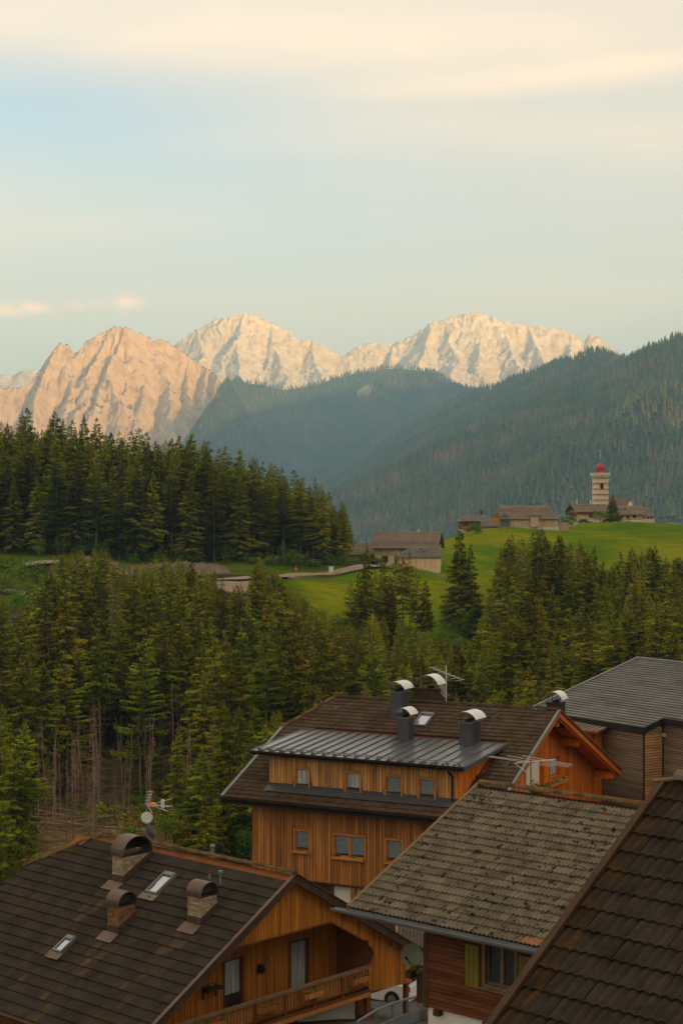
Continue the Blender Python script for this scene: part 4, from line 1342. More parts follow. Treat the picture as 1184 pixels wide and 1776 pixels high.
        rows = int((zt - (zf(y0) + 0.30)) / bh) + 1
        for r in range(rows):
            z = zt - (r + 1) * bh
            for (ox, oy, dx, dy, ln, rz) in ((x0, y0, 1, 0, w, 0), (x1, y0, 0, 1, dp, math.pi / 2), (x1, y1, -1, 0, w, math.pi), (x0, y1, 0, -1, dp, -math.pi / 2)):
                s = 0.0
                first = r % 2 == 0
                while s < ln - 0.06:
                    L = bl_ / 2 if (first and s == 0) else bl_
                    if s + L > ln + 0.03: L = bl_ / 2
                    x, y = ox + dx * s, oy + dy * s
                    zz = zf(max(min(y, y1), y0) + (0.1 if dy else 0))
                    if rz == math.pi: zz = zf(y1)
                    if z > zz + 0.22:
                        o = link_mesh('brick', bme if L == bl_ else hme, ch, (x + random.uniform(-.004, .004), y, z), (0, 0, rz))
                        k_ = random.uniform(-0.006, 0.006)
                        o.location += Vector((dy * -k_, dx * k_, 0)) if True else 0
                    s += L
        # vaulted sheet-metal hood
        n = 12
        rr = w / 2 + 0.07 if not big else w / 2 + 0.10
        ax = Vector((1, 0, 0))
        hood = MB()
        # the vault spans front to back and runs along the ridge direction
        half = dp / 2 + 0.05
        yc = (y0 + y1) / 2
        hh = min(half * 0.92, 0.62)
        outer, inner = [], []
        for i in range(n + 1):
            a_ = math.pi * i / n
            outer.append((yc - math.cos(a_) * half, zt + 0.03 + 0.10 + math.sin(a_) * hh))
            inner.append((yc - math.cos(a_) * (half - 0.03), zt + 0.03 + 0.10 + math.sin(a_) * (hh - 0.03)))
        xa, xb = x0 - 0.06, x1 + 0.08
        vs, fs = [], []
        for X_ in (xa, xb):
            vs += [(X_, y, z) for y, z in outer] + [(X_, y, z) for y, z in inner]
        k = n + 1
        for i in range(n):
            fs += [(i, i + 1, 2 * k + i + 1, 2 * k + i), (k + i + 1, k + i, 3 * k + i, 3 * k + i + 1), (i, k + i, k + i + 1, i + 1), (2 * k + i, 2 * k + i + 1, 3 * k + i + 1, 3 * k + i)]
        hood.add(vs, fs, 0, 0.5)
        hood.box((xa, y0 - 0.05, zt + 0.0), (xb, y0 - 0.02, zt + 0.135)); hood.box((xa, y1 + 0.02, zt), (xb, y1 + 0.05, zt + 0.135))
        hood.build('chimney_hood', M['copper'], ch)
        m = MB()
        m.box((x0 + 0.02, y0 + 0.02, zt - 0.005), (x1 - 0.02, y1 - 0.02, zt + 0.03), 0)
        if not big:
            m.prism([(x1 - 0.10, y, z) for y, z in inner], (0.03, 0, 0))
        m.prism([(x0 + 0.0, y, z) for y, z in inner], (0.03, 0, 0))
        m.build('dark_plate', M['copper_dark'], ch)  # very dark plates over the chimney top and across the hood ends
    skylight(H, ZR, P, SK[0][0], SK[0][1], SK[0][2], SK[0][3], 'flash', 'skyglass', 'tile_grey')
    skylight(H, ZR, P, SK[1][0], SK[1][1], SK[1][2], SK[1][3], 'flash', 'skyglass', 'tile_grey')
    m = MB(); m.tube((-4.9, 0.45, ZR - 0.5), (-4.9, 0.45, ZR + 0.30), 0.07, 10); m.lathe([(0.11, 0), (0.11, 0.06), (0.03, 0.12)], (-4.9, 0.45, ZR + 0.30), 10)
    m.build('vent_pipe', M['galv'], H)
    m = MB(); m.tube((-1.95, -1.9, 5.3), (-1.95, -1.9, 5.72), 0.035, 8); m.box((-2.02, -1.97, 5.72), (-1.88, -1.83, 5.80)); m.tube((-2.2, -2.2, 5.50), (-2.2, -2.2, 5.66), 0.05, 8)
    m.build('flue_pipe', M['galv'], H)
    MW = Matrix.Translation((-1.678, 60.0, 1.0)) @ Matrix.Rotation(rad(-42.7), 4, 'Z')
    # things that hang on it
    labs = [(3.55, 'leafy flower box at the right end of the chalet balcony rail'), (0.98, 'flower box on the balcony rail below the curtained right-hand door'),
            (-1.3, 'flower box in the middle of the long balcony rail, below the dark lamp'), (-3.95, 'flower box at the left end of the chalet balcony rail')]
    for y, lab in labs:
        flower_box(MW @ Vector((XG + 0.26, y, 0.93)), rad(-42.7 + 90), 1.0, lab, box='wood_brown', group='flower boxes on the balcony rail', leafy=44)
    t = empty('wall_planter', MW @ Vector((-1.95, -2.36, 1.55)), rad(-42.7), 'dark wall shelf with a plant beside the left balcony door, under the roof verge', 'planter')
    m = MB(); m.box((-0.1, -0.38, 0), (0.22, 0.38, 0.12)); m.box((-0.1, -0.34, -0.3), (-0.04, -0.30, 0)); m.box((-0.1, 0.30, -0.3), (-0.04, 0.34, 0)); m.build('planter', M['wood_dark'], t)
    m = MB()
    for k in range(6): leaf_clump(m, (0.06, -0.3 + 0.12 * k, 0.2), 0.14, 9, 0.09)
    m.build('leaves', M['needle'], t)
    m = MB(); leaf_clump(m, (0.1, 0.0, 0.22), 0.1, 6, 0.06); m.build('blossoms', M['petal_white'], t)
    # antenna mast with two dishes
    a = empty('antenna_mast', MW @ Vector((-8.57, 0.25, ZR + 0.1)), rad(-42.7), 'rooftop mast with an orange-centred aerial and two satellite dishes behind the largest vaulted chimney', 'antenna')
    m = MB(); m.tube((0, 0, -0.3), (0, 0, 1.62), 0.028, 8); m.build('mast', M['galv'], a)
    m = MB()
    e0, e1 = Vector((0.12, 0, 1.42)), Vector((1.55, 0, 1.72))
    for dz in (0.0, 0.0):
        pass
    m.tube((0.0, 0, 1.42), (1.5, -0.1, 1.55), 0.016, 6); m.tube((0.35, 0, 1.46), (1.6, -0.05, 1.86), 0.013, 6); m.tube((0.3, 0, 1.42), (1.42, -0.15, 1.36), 0.013, 6)
    for k in range(7):
        x = 0.35 + k * 0.17
        m.tube((x, -0.16, 1.44 + 0.012 * k), (x, 0.16, 1.44 + 0.012 * k), 0.008, 5)
    for k in range(5): m.tube((-0.08 + 0.03 * k, -0.02, 1.46 + 0.12 * k), (0.14 + 0.045 * k, 0.02, 1.50 + 0.12 * k), 0.012, 5)
    m.tube((-0.02, 0, 1.4), (0.24, 0.03, 2.02), 0.012, 5); m.tube((0.10, 0, 1.38), (0.34, 0.03, 2.0), 0.012, 5); m.tube((0.02, 0, 1.44), (0.36, 0, 1.12), 0.016, 5)
    m.build('aerial', M['dish_white'], a)
    m = MB(); m.box((0.28, -0.07, 1.38), (0.52, 0.07, 1.54)); m.build('feed_box', M['orange_plastic'], a)
    m = MB(); m.box((0.95, -0.06, 1.40), (1.03, 0.06, 1.74)); m.build('balun', M['dish_white'], a)

    def dish(name, c, r, nrm, mm):
        m = MB()
        nrm = Vector(nrm).normalized(); u = nrm.orthogonal().normalized(); v = nrm.cross(u)
        k = 16
        vs = [Vector(c) - nrm * 0.22 * r]
        for rr, dz in ((0.5, -0.165), (1.0, 0.0)):
            for i in range(k):
                w = 2 * math.pi * i / k
                vs.append(Vector(c) + (u * math.cos(w) + v * math.sin(w)) * r * rr + nrm * dz * r)
        fs = [(0, 1 + i, 1 + (i + 1) % k) for i in range(k)] + [(1 + i, 1 + k + i, 1 + k + (i + 1) % k, 1 + (i + 1) % k) for i in range(k)]
        off = len(vs)
        vs += [v_ - nrm * 0.03 for v_ in vs]
        fs += [tuple(q + off for q in f[::-1]) for f in fs] + [(1 + k + i, off + 1 + k + i, off + 1 + k + (i + 1) % k, 1 + k + (i + 1) % k) for i in range(k)]
        m.add(vs, fs)
        m.tube(Vector(c) - nrm * 0.2 * r, Vector(c) + nrm * 0.75 * r, 0.012, 5)
        m.tube(Vector(c) + nrm * 0.72 * r, Vector(c) + nrm * 0.86 * r, 0.04, 6)
        return m.build(name, mm, a, smooth=True)
    dish('satellite_dish', (0.17, -0.12, 0.93), 0.24, (0.75, -0.55, 0.25), M['dish_white'])
    dish('satellite_dish', (0.10, 0.12, 0.36), 0.34, (0.3, 0.9, 0.3), M['dish_grey'])
    return H


build_balcony_house()


# ------------------------------------------------------------------ the big house in the middle: hipped brown roof, metal dormer
def hood_chimney(H, xc, y0, w, dp, zlow, zt, m_body, hood_w, hood_h, cap=True, panels=True, mono=True):
    x0, x1, y1 = xc - w / 2, xc + w / 2, y0 + dp
    m = MB(); m.box((x0, y0, zlow), (x1, y1, zt), 0, 0.5)
    ch = m.build('chimney', m_body, H)
    if panels:
        f = MB()
        for k in range(1, 3):
            yy = y0 + dp * k / 3
            f.box((x1, yy - 0.015, zlow + 0.3), (x1 + 0.025, yy + 0.015, zt - 0.02))
        f.box((x0 - 0.03, y0 - 0.03, zlow), (x1 + 0.03, y1 + 0.03, zlow + 0.42))
        f.build('seam', m_body, ch)
    c = MB(); c.box((x0 - 0.05, y0 - 0.05, zt), (x1 + 0.05, y1 + 0.05, zt + 0.06)); c.build('chimney_cap', M['wood_dark'] if not panels else M['slate'], ch)
    m = MB()
    for xx in (x0 + 0.05, x1 - 0.05):
        for yy in (y0 + 0.06, y1 - 0.06):
            m.tube((xx, yy, zt + 0.05), (xx, yy, zt + 0.05 + hood_h * 0.55), 0.018, 5)
    for k in range(3):
        m.tube((xc, y0 + dp * (k + .5) / 3, zt + 0.05), (xc, y0 + dp * (k + .5) / 3, zt + 0.20), 0.09, 8)
    m.build('bracket', M['black'], ch)
    # curved steel hood, arched across x, running along y
    n = 9
    hw = hood_w / 2
    vs, fs = [], []
    for yy in (y0 - 0.12, y1 + 0.12):
        for off in (0.0, -0.02):
            for i in range(n + 1):
                a_ = math.pi * (0.14 + 0.72 * i / n)
                vs.append((xc - math.cos(a_) / math.cos(math.pi * 0.14) * hw, yy, zt + 0.05 + hood_h * 0.35 + (math.sin(a_) - math.sin(math.pi * 0.14)) / (1 - math.sin(math.pi * 0.14)) * hood_h * 0.65 + off))
    k = n + 1
    for i in range(n):
        fs += [(i, 2 * k + i, 2 * k + i + 1, i + 1), (k + i, k + i + 1, 3 * k + i + 1, 3 * k + i), (i, i + 1, k + i + 1, k + i), (2 * k + i + 1, 2 * k + i, 3 * k + i, 3 * k + i + 1)]
    h = MB(); h.add(vs, fs)
    h.build('chimney_hood', M['steel'], ch)
    return ch


def build_dormer_house():
    ZR, P = 10.603, rad(24.2)
    tp, cp, sp = math.tan(P), math.cos(P), math.sin(P)
    RZ = -27.8
    O = Vector((11.073, 84.0, -1.0))
    H = empty('timber_house', O, rad(RZ), 'tall brown timber house with a metal-roofed dormer and dark chimneys under bright hoods', 'house')
    XL = -14.42
    YN, YF = -9.2, 9.85
    hip = (-12.86, XL, 3.1)
    roof = roof_slab('roof', H, ZR, P, XL, 0.0, YN, YF, 0.2, M['wood_beam'], hip=hip)
    S = 9.2 / cp
    DX0, DX1, DY0, DY1 = -12.38, -2.08, -8.0, -3.06

    def xlim(s):
        y = s * cp
        return XL + 0.05 if y > 3.1 else -12.86 - (XL * -1 - 12.86) * (y / 3.1) + 0.04
    CH = [(-8.72, -8.0, -1.8, -0.9)]

    def skip(x, s):
        y = -s * cp
        if DX0 + 0.05 < x < DX1 - 0.05 and DY0 < y < DY1: return True
        if DX0 - 0.3 < x < DX1 + 0.9 and (-5.6 + (0 if x < DX1 else 0)) < y < DY1 and x < DX1 + 0.45: return True
        if DX0 < x < DX1 and -8.46 < y < -7.9: return True
        for a, b, c, d in CH:
            if a < x < b and c < y < d - 0.1: return True
        if -7.15 < x < -6.4 and -2.2 < y < -1.15: return True
        return False
    lay_tiles(roof, ZR, P, XL + 0.02, 0.0, S, 0.31, 0.345, 0.035, [M['tile_brown']], waves=2, nx=6, skip=skip, xlim=xlim, jit=0.005, lift=0.05, near=lambda x, s: -x * 0.3 - s)
    ridge_tiles(roof, (-12.86, 0, ZR + 0.1), (0, 0, ZR + 0.1), 0.13, M['tile_brown'], 0.38)
    ridge_tiles(roof, (XL, -3.1, ZR - 3.1 * tp + 0.1), (-12.86, 0, ZR + 0.1), 0.13, M['moss'], 0.38)
    # verge flashings
    MB().bar((XL - 0.02, -3.1, ZR - 3.1 * tp + 0.1), (XL - 0.02, YN, ZR + YN * tp + 0.1), 0.16, 0.09).build('verge_flashing', M['galv'], H)
    for ye in (YN, YF):
        MB().bar((0.03, 0, ZR + 0.10), (0.03, ye, ZR - abs(ye) * tp + 0.10), 0.16, 0.09).build('verge_flashing', M['flash'] if ye < 0 else M['wood_beam'], H)
    m = MB()
    for ye in (YN, YF):
        m.bar((0.0, 0, ZR - 0.12), (0.0, ye, ZR - abs(ye) * tp - 0.12), 0.06, 0.26)
        m.bar((-0.09, 0, ZR - 0.27), (-0.09, ye, ZR - abs(ye) * tp - 0.27), 0.06, 0.2)
    m.build('verge_board', M['wood_red'], H)
    # boarded soffit under the verge
    m = MB()
    n = 60
    for i in range(n):
        y0, y1 = YF * i / n + 0.015, YF * (i + 1) / n - 0.005
        m.prism([(-1.05, y0, ZR - y0 * tp - 0.215), (-0.13, y0, ZR - y0 * tp - 0.215), (-0.13, y1, ZR - y1 * tp - 0.215), (-1.05, y1, ZR - y1 * tp - 0.215)], (0, 0, -0.025))
    m.build('soffit_boards', M['wood_red'], H, kind='stuff')
    for y in (0.35, 3.4, 9.0):
        m = MB(); zt = ZR - y * tp - 0.25
        m.box((-1.6, y - 0.14, zt - 0.42), (-0.16, y + 0.14, zt - 0.02)); m.build('bracket_beam', M['wood_red'], H)
    g = MB()
    gutter(g, (XL - 0.05, YN - 0.1, ZR + YN * tp + 0.02), (0.0, YN - 0.1, ZR + YN * tp + 0.02), 0.09)
    g.box((XL - 0.02, YN - 0.02, ZR + YN * tp - 0.26), (0.0, YN - 0.004, ZR + YN * tp + 0.02))
    g.build('gutter', M['black'], H)
    # walls
    c = MB()
    t_ = lambda y: ZR - abs(y) * tp - 0.22
    yb, yf2 = -8.28, 8.75
    yc = yb + 0.3
    prof = [(yc, 2.62), (yf2, 2.62), (yf2, t_(yf2)), (0, t_(0)), (yc, t_(yc))]
    c.prism([(-13.19, y, z) for y, z in prof], (13.19 - 1.43, 0, 0))
    c.build('wall', M['wood_beam'], H)
    o = ((0, yb, 0), (1, 0, 0), (0, -1, 0))
    wins = [(-10.74, -9.96, 4.04, 5.02), (-8.55, -6.88, 3.96, 5.02), (-5.72, -4.86, 4.0, 5.03), (-3.3, -2.5, 4.02, 5.0)]
    board_wall('wall_boards', H, [(-13.2, 2.6), (-1.13, 2.6), (-1.13, t_(yb)), (-13.2, t_(yb))], o, M['wood_brown'], 0.165, 0.022, 0.03, holes=[(a - .1, b + .1, z0 - .1, z1 + .1) for a, b, z0, z1 in wins])
    for k, (a, b, z0, z1) in enumerate(wins):
        window(H, a, b, z0, z1, o, 'wood_trim', 'glass', 'lace', 2 if b - a > 1.2 else 1, 0.11, 0.085, True, 0.16)
    # gable boards
    og = ((-1.13, 0, 0), (0, 1, 0), (1, 0, 0))
    gw = [(0.0, 0.62, 6.72, 8.0), (1.62, 3.1, 6.86, 7.92)]
    board_wall('gable_boards', H, [(yb, 2.6), (yf2, 2.6), (yf2, t_(yf2)), (0, t_(0)), (yb, t_(yb))], og, M['wood_red'], 0.165, 0.02, 0.03, holes=[(a - .06, b + .06, z0 - .06, z1 + .06) for a, b, z0, z1 in gw])
    window(H, *gw[1], og, 'wood_red', 'glass', 'curtain', 1, 0.2, 0.06, False, 0.1)
    window(H, *gw[0], og, 'wood_red', 'glass', 'curtain', 1, 0.2, 0.06, False, 0.1, name='balcony_door')
    # pale screen beside the terrace
    m = MB(); m.box((-1.09, -1.9, 6.5), (-1.02, -0.12, 8.05)); m.build('plaster_panel', M['plaster_cream'], H)
    # open ground floor: plaster core and posts
    m = MB(); m.box((-12.6, yb + 0.35, -1.5), (-1.6, yf2 - 0.2, 2.55)); m.build('plaster_wall', M['plaster_white'], H)
    for (a, b) in ((-10.3, -8.75), (-7.2, -5.4)):
        m = MB(); m.box((a, yb + 0.28, 0.2), (b, yb + 0.345, 2.45)); m.build('garage_door', M['wood_dark'], H)
    m = MB(); m.box((-0.05, -0.02, 0), (0.05, 0.02, 3.9)); sm = m.mesh('slat', M['wood_grey'])
    x = -5.15
    while x < -1.5: link_mesh('slat', sm, H, (x, yb + 0.24, -1.4)); x += 0.19
    for x in (-12.7, -7.55, -1.4):
        m = MB(); m.box((x - 0.11, yb + 0.03, -1.5), (x + 0.11, yb + 0.25, 2.6)); m.build('post', M['wood_brown'], H)
    m = MB(); m.box((-13.15, yb + 0.02, 2.50), (-1.2, yb + 0.3, 2.61)); m.build('lintel', M['wood_dark'], H)
    # dormer
    D = MB(); D.box((DX0 + 0.21, DY0 + 0.24, 6.85), (DX1 - 0.21, DY0 + 0.30, 8.70)); D.prism([(DX1 - 0.2, DY0, 6.9), (DX1 - 0.2, DY0, 8.72), (DX1 - 0.2, -3.4, 9.02)], (0.2, 0, 0)); D.prism([(DX0, DY0, 6.9), (DX0, DY0, 8.72), (DX0, -3.4, 9.02)], (0.2, 0, 0))
    dm = D.build('dormer', M['wood_beam'], H)
    od = ((0, DY0, 0), (1, 0, 0), (0, -1, 0))
    dw = [(-10.86, -10.12, 7.10, 8.04), (-8.05, -7.26, 7.12, 8.06), (-5.88, -5.05, 7.10, 8.06), (-4.10, -3.28, 7.12, 8.06)]
    zf = lambda y: ZR + y * tp
    board_wall('dormer_boards', dm, [(DX0, zf(DY0) + 0.02), (DX1, zf(DY0) + 0.02), (DX1, 8.72), (DX0, 8.72)], od, M['wood_dormer'], 0.165, 0.022, 0.03, holes=[(a - .1, b + .1, z0 - .1, z1 + .1) for a, b, z0, z1 in dw])
    board_wall('dormer_boards', dm, [(DY0, zf(DY0)), (-3.5, 9.0), (-3.5, 9.02), (DY0, 8.74)], ((DX1, 0, 0), (0, 1, 0), (1, 0, 0)), M['wood_red'], 0.165, 0.02, 0.03)
    for k, (a, b, z0, z1) in enumerate(dw):
        window(dm, a, b, z0, z1, od, 'wood_trim', 'glass', 'lace' if k > 1 else 'curtain', 1, 0.10, 0.075, True, 0.2)
    # apron flashing below the dormer
    m = MB()
    vn = Vector((0, -sp, cp))
    a = Vector((DX0 - 0.05, -8.50, zf(-8.50))) + vn * 0.115
    m.prism([a, a + Vector((DX1 - DX0 + .1, 0, 0)), a + Vector((DX1 - DX0 + .1, 0.47, 0.47 * tp)), a + Vector((0, 0.47, 0.47 * tp))], vn * 0.02)
    m.box((DX0 - 0.02, DY0 - 0.05, zf(DY0) + 0.05), (DX1 + 0.02, DY0 - 0.032, zf(DY0) + 0.24))
    m.build('apron', M['anthracite'], dm)
    # standing-seam roof of the dormer: one panel per tray
    ex0, ex1, ez, et = -13.15, -1.55, 8.83, 9.27
    EY, TY = -8.5, -3.0
    n = 20
    pw = (ex1 - ex0) / n
    sl = (et - ez) / (TY - EY)
    u = Vector((0, -sl, 1)).normalized()
    for i in range(n):
        xa, xb = ex0 + i * pw, ex0 + (i + 1) * pw
        # the left end is cut on the slant by the hip, as built
        def yy(x): return TY
        m = MB()
        P0_ = [Vector((xa + 0.012, EY, ez)), Vector((xb - 0.012, EY, ez)), Vector((xb - 0.012, TY, et)), Vector((xa + 0.012, TY, et))]
        m.prism(P0_, u * -0.05, 0, 0.5)
        m.prism([Vector((xb - 0.025, EY, ez)), Vector((xb + 0.005, EY, ez)), Vector((xb + 0.005, TY, et)), Vector((xb - 0.025, TY, et))], u * 0.055, 0, 0.5)
        m.build('roof_panel', M['zinc'], dm)
    m = MB()
    m.prism([(ex0, EY - 0.03, ez - 0.18), (ex1, EY - 0.03, ez - 0.18), (ex1, EY - 0.004, ez - 0.18), (ex0, EY - 0.004, ez - 0.18)], (0, 0, 0.20))
    m.prism([(ex0 + 0.05, EY, ez - 0.14), (ex1 - 0.05, EY, ez - 0.14), (ex1 - 0.05, DY0 - 0.03, ez - 0.10), (ex0 + 0.05, DY0 - 0.03, ez - 0.10)], (0, 0, -0.03))
    gutter(m, (ex0, EY - 0.11, ez - 0.02), (ex1, EY - 0.11, ez - 0.02), 0.075)
    m.build('gutter', M['black'], dm)
    for xx in (ex1 + 0.008, ex0 - 0.06):
        MB().prism([(xx, EY, ez - 0.16), (xx, EY, ez + 0.03), (xx, TY, et + 0.03), (xx, TY, et - 0.16)], (0.05, 0, 0)).build('verge_flashing', M['zinc'], dm)
    m = MB()
    for k in range(19):
        x = ex0 + 0.35 + k * (ex1 - ex0 - 0.7) / 18
        m.box((x - 0.02, EY + 0.10, ez + 0.0), (x + 0.02, EY + 0.42, ez + 0.12)); m.box((x - 0.02, EY + 0.10, ez + 0.12), (x + 0.02, EY + 0.16, ez + 0.22))
    m.tube((ex0 + 0.2, EY + 0.13, ez + 0.10), (ex1 - 0.2, EY + 0.13, ez + 0.10), 0.02, 5); m.tube((ex0 + 0.2, EY + 0.13, ez + 0.2), (ex1 - 0.2, EY + 0.13, ez + 0.2), 0.02, 5)
    m.build('snow_guard', M['flash'], dm)
    m = MB(); x = DX1 - 0.25
    m.tube((x, EY - 0.1, ez - 0.1), (x, EY - 0.1, ez - 0.25), 0.05, 8); m.tube((x, EY - 0.1, ez - 0.25), (x, DY0 - 0.1, ez - 0.55), 0.05, 8); m.tube((x, DY0 - 0.1, ez - 0.55), (x, DY0 - 0.1, 7.12), 0.05, 8)
    m.build('downpipe', M['black'], dm)
    # chimneys
    hood_chimney(H, -8.38, -1.78, 0.62, 0.95, 9.6, 11.30, M['anthracite'], 1.15, 0.55)
    hood_chimney(H, -6.82, -4.15, 0.60, 0.72, 8.7, 10.32, M['anthracite'], 0.95, 0.5)
    hood_chimney(H, -3.36, -4.15, 0.66, 1.1, 8.7, 10.28, M['anthracite'], 1.2, 0.55)
    hood_chimney(H, -7.62, 0.55, 1.25, 0.8, 9.6, 11.28, M['wood_dark'], 1.35, 0.75, panels=False)
    hood_chimney(H, -0.62, 0.9, 0.75, 0.7, 9.6, 10.86, M['wood_dark'], 1.0, 0.6, panels=False)
    skylight(H, ZR, P, -6.78, 1.68 / cp, 0.74, 1.25, 'flash', 'skyglass', None)
    # snow stops catching light on the tiles
    m = MB()
    for x, y in ((-12.2, -1.2), (-9.4, -1.0), (-3.1, -1.1), (-13.0, -5.6), (-0.9, -5.0)):
        z = zf(y) + 0.1
        m.bar((x, y, z), (x + 0.12, y + 0.2, z + 0.22), 0.03, 0.03); m.bar((x - 0.14, y, z), (x - 0.05, y + 0.1, z + 0.14), 0.03, 0.03)
    m.build('snow_hook', M['galv'], H)
    q = W(1012, 1262, 95.0)
    k = empty('timber_canopy', (q.x, q.y, q.z - 3.2), rad(-33), 'small timber structure with a slatted flat roof between the orange gable and modern building', 'canopy')
    m = MB(); m.box((-1.6, -0.6, -2.5), (0.75, 1.6, 3.0)); m.build('wall', M['wood_red'], k)
    m = MB(); m.box((0.76, -0.66, -2.5), (0.92, -0.5, 3.0)); m.build('corner_post', M['wood_beam'], k)
    m = MB(); m.prism([(-2.0, -1.2, 3.06), (1.35, -1.2, 3.06), (1.35, 2.0, 3.22), (-2.0, 2.0, 3.22)], (0, 0, 0.09)); m.build('roof', M['wood_beam'], k)
    m = MB(); m.box((-0.13, -1.55, 0), (0.13, 1.55, 0.04)); sm = m.mesh('slat', M['wood_grey'])
    for i in range(9): link_mesh('slat', sm, k, (-1.8 + i * 0.37, 0.4, 3.24), (0.05, 0, 0))
    MW = Matrix.Translation(O) @ Matrix.Rotation(rad(RZ), 4, 'Z')
    # window boxes of the storey below
    for k, (a, b, z0, z1) in enumerate(wins[:3]):
        lab = ['flower box on the sill of the left small window in the lower timber wall', 'flower box under the wide double window in the lower timber wall', 'flower box on the sill of the window beside the grey tiled roof verge'][k]
        flower_box(MW @ Vector(((a + b) / 2, yb - 0.16, z0 - 0.09)), rad(RZ), (b - a) + 0.02, lab, depth=0.18, h=0.13, leafy=36, group='window boxes on the tall timber house')
    # flowering box and shrub on the gable terrace
    flower_box(MW @ Vector((-0.88, 2.0, 6.50)), rad(RZ + 90), 3.3, 'long window box of white blossoms under the orange gable window', petals='petal_white', depth=0.2, h=0.16, leafy=40)
    t = empty('potted_shrub', MW @ Vector((-0.7, -1.35, 6.45)), 0, 'dark bushy potted shrub on the terrace at the foot of the orange gable', 'shrub')
    m = MB(); m.lathe([(0.22, 0), (0.30, 0.4), (0.28, 0.4)], (0, 0, -0.2), 12); m.build('pot', M['wood_dark'], t)
    m = MB()
    for k in range(9): leaf_clump(m, (random.uniform(-.5, .5), random.uniform(-.6, .6), random.uniform(0.3, 0.75)), 0.3, 40, 0.13, flat=0.9)
    m.build('leaves', M['broadleaf'], t)
    # terrace slab
    m = MB(); m.box((-1.08, -2.4, 6.10), (0.1, 0.6, 6.24)); m.build('terrace', M['wood_beam'], H)
    # TV aerial on the ridge
    a = empty('tv_aerial', MW @ Vector((-6.62, 0.75, ZR + 0.05)), rad(RZ), 'thin television aerial mast beside the twin chimneys on the brown roof ridge', 'antenna')
    m = MB(); m.tube((0, 0, -0.4), (0, 0, 1.95), 0.03, 6); m.build('mast', M['dish_white'], a)
    m = MB(); m.tube((-0.75, -0.2, 1.82), (0.85, 0.3, 1.2), 0.022, 5)
    for k in range(7): m.tube((-0.75 + 0.26 * k - 0.05, -0.45, 1.82 - 0.1 * k), (-0.75 + 0.26 * k + 0.05, 0.45, 1.82 - 0.1 * k), 0.012, 4)
    for k in range(5): m.tube((-0.05, 0, 0.25 + 0.12 * k), (-0.42, 0.1, 0.52 + 0.14 * k), 0.016, 4)
    m.build('aerial', M['dish_white'], a)


build_dormer_house()


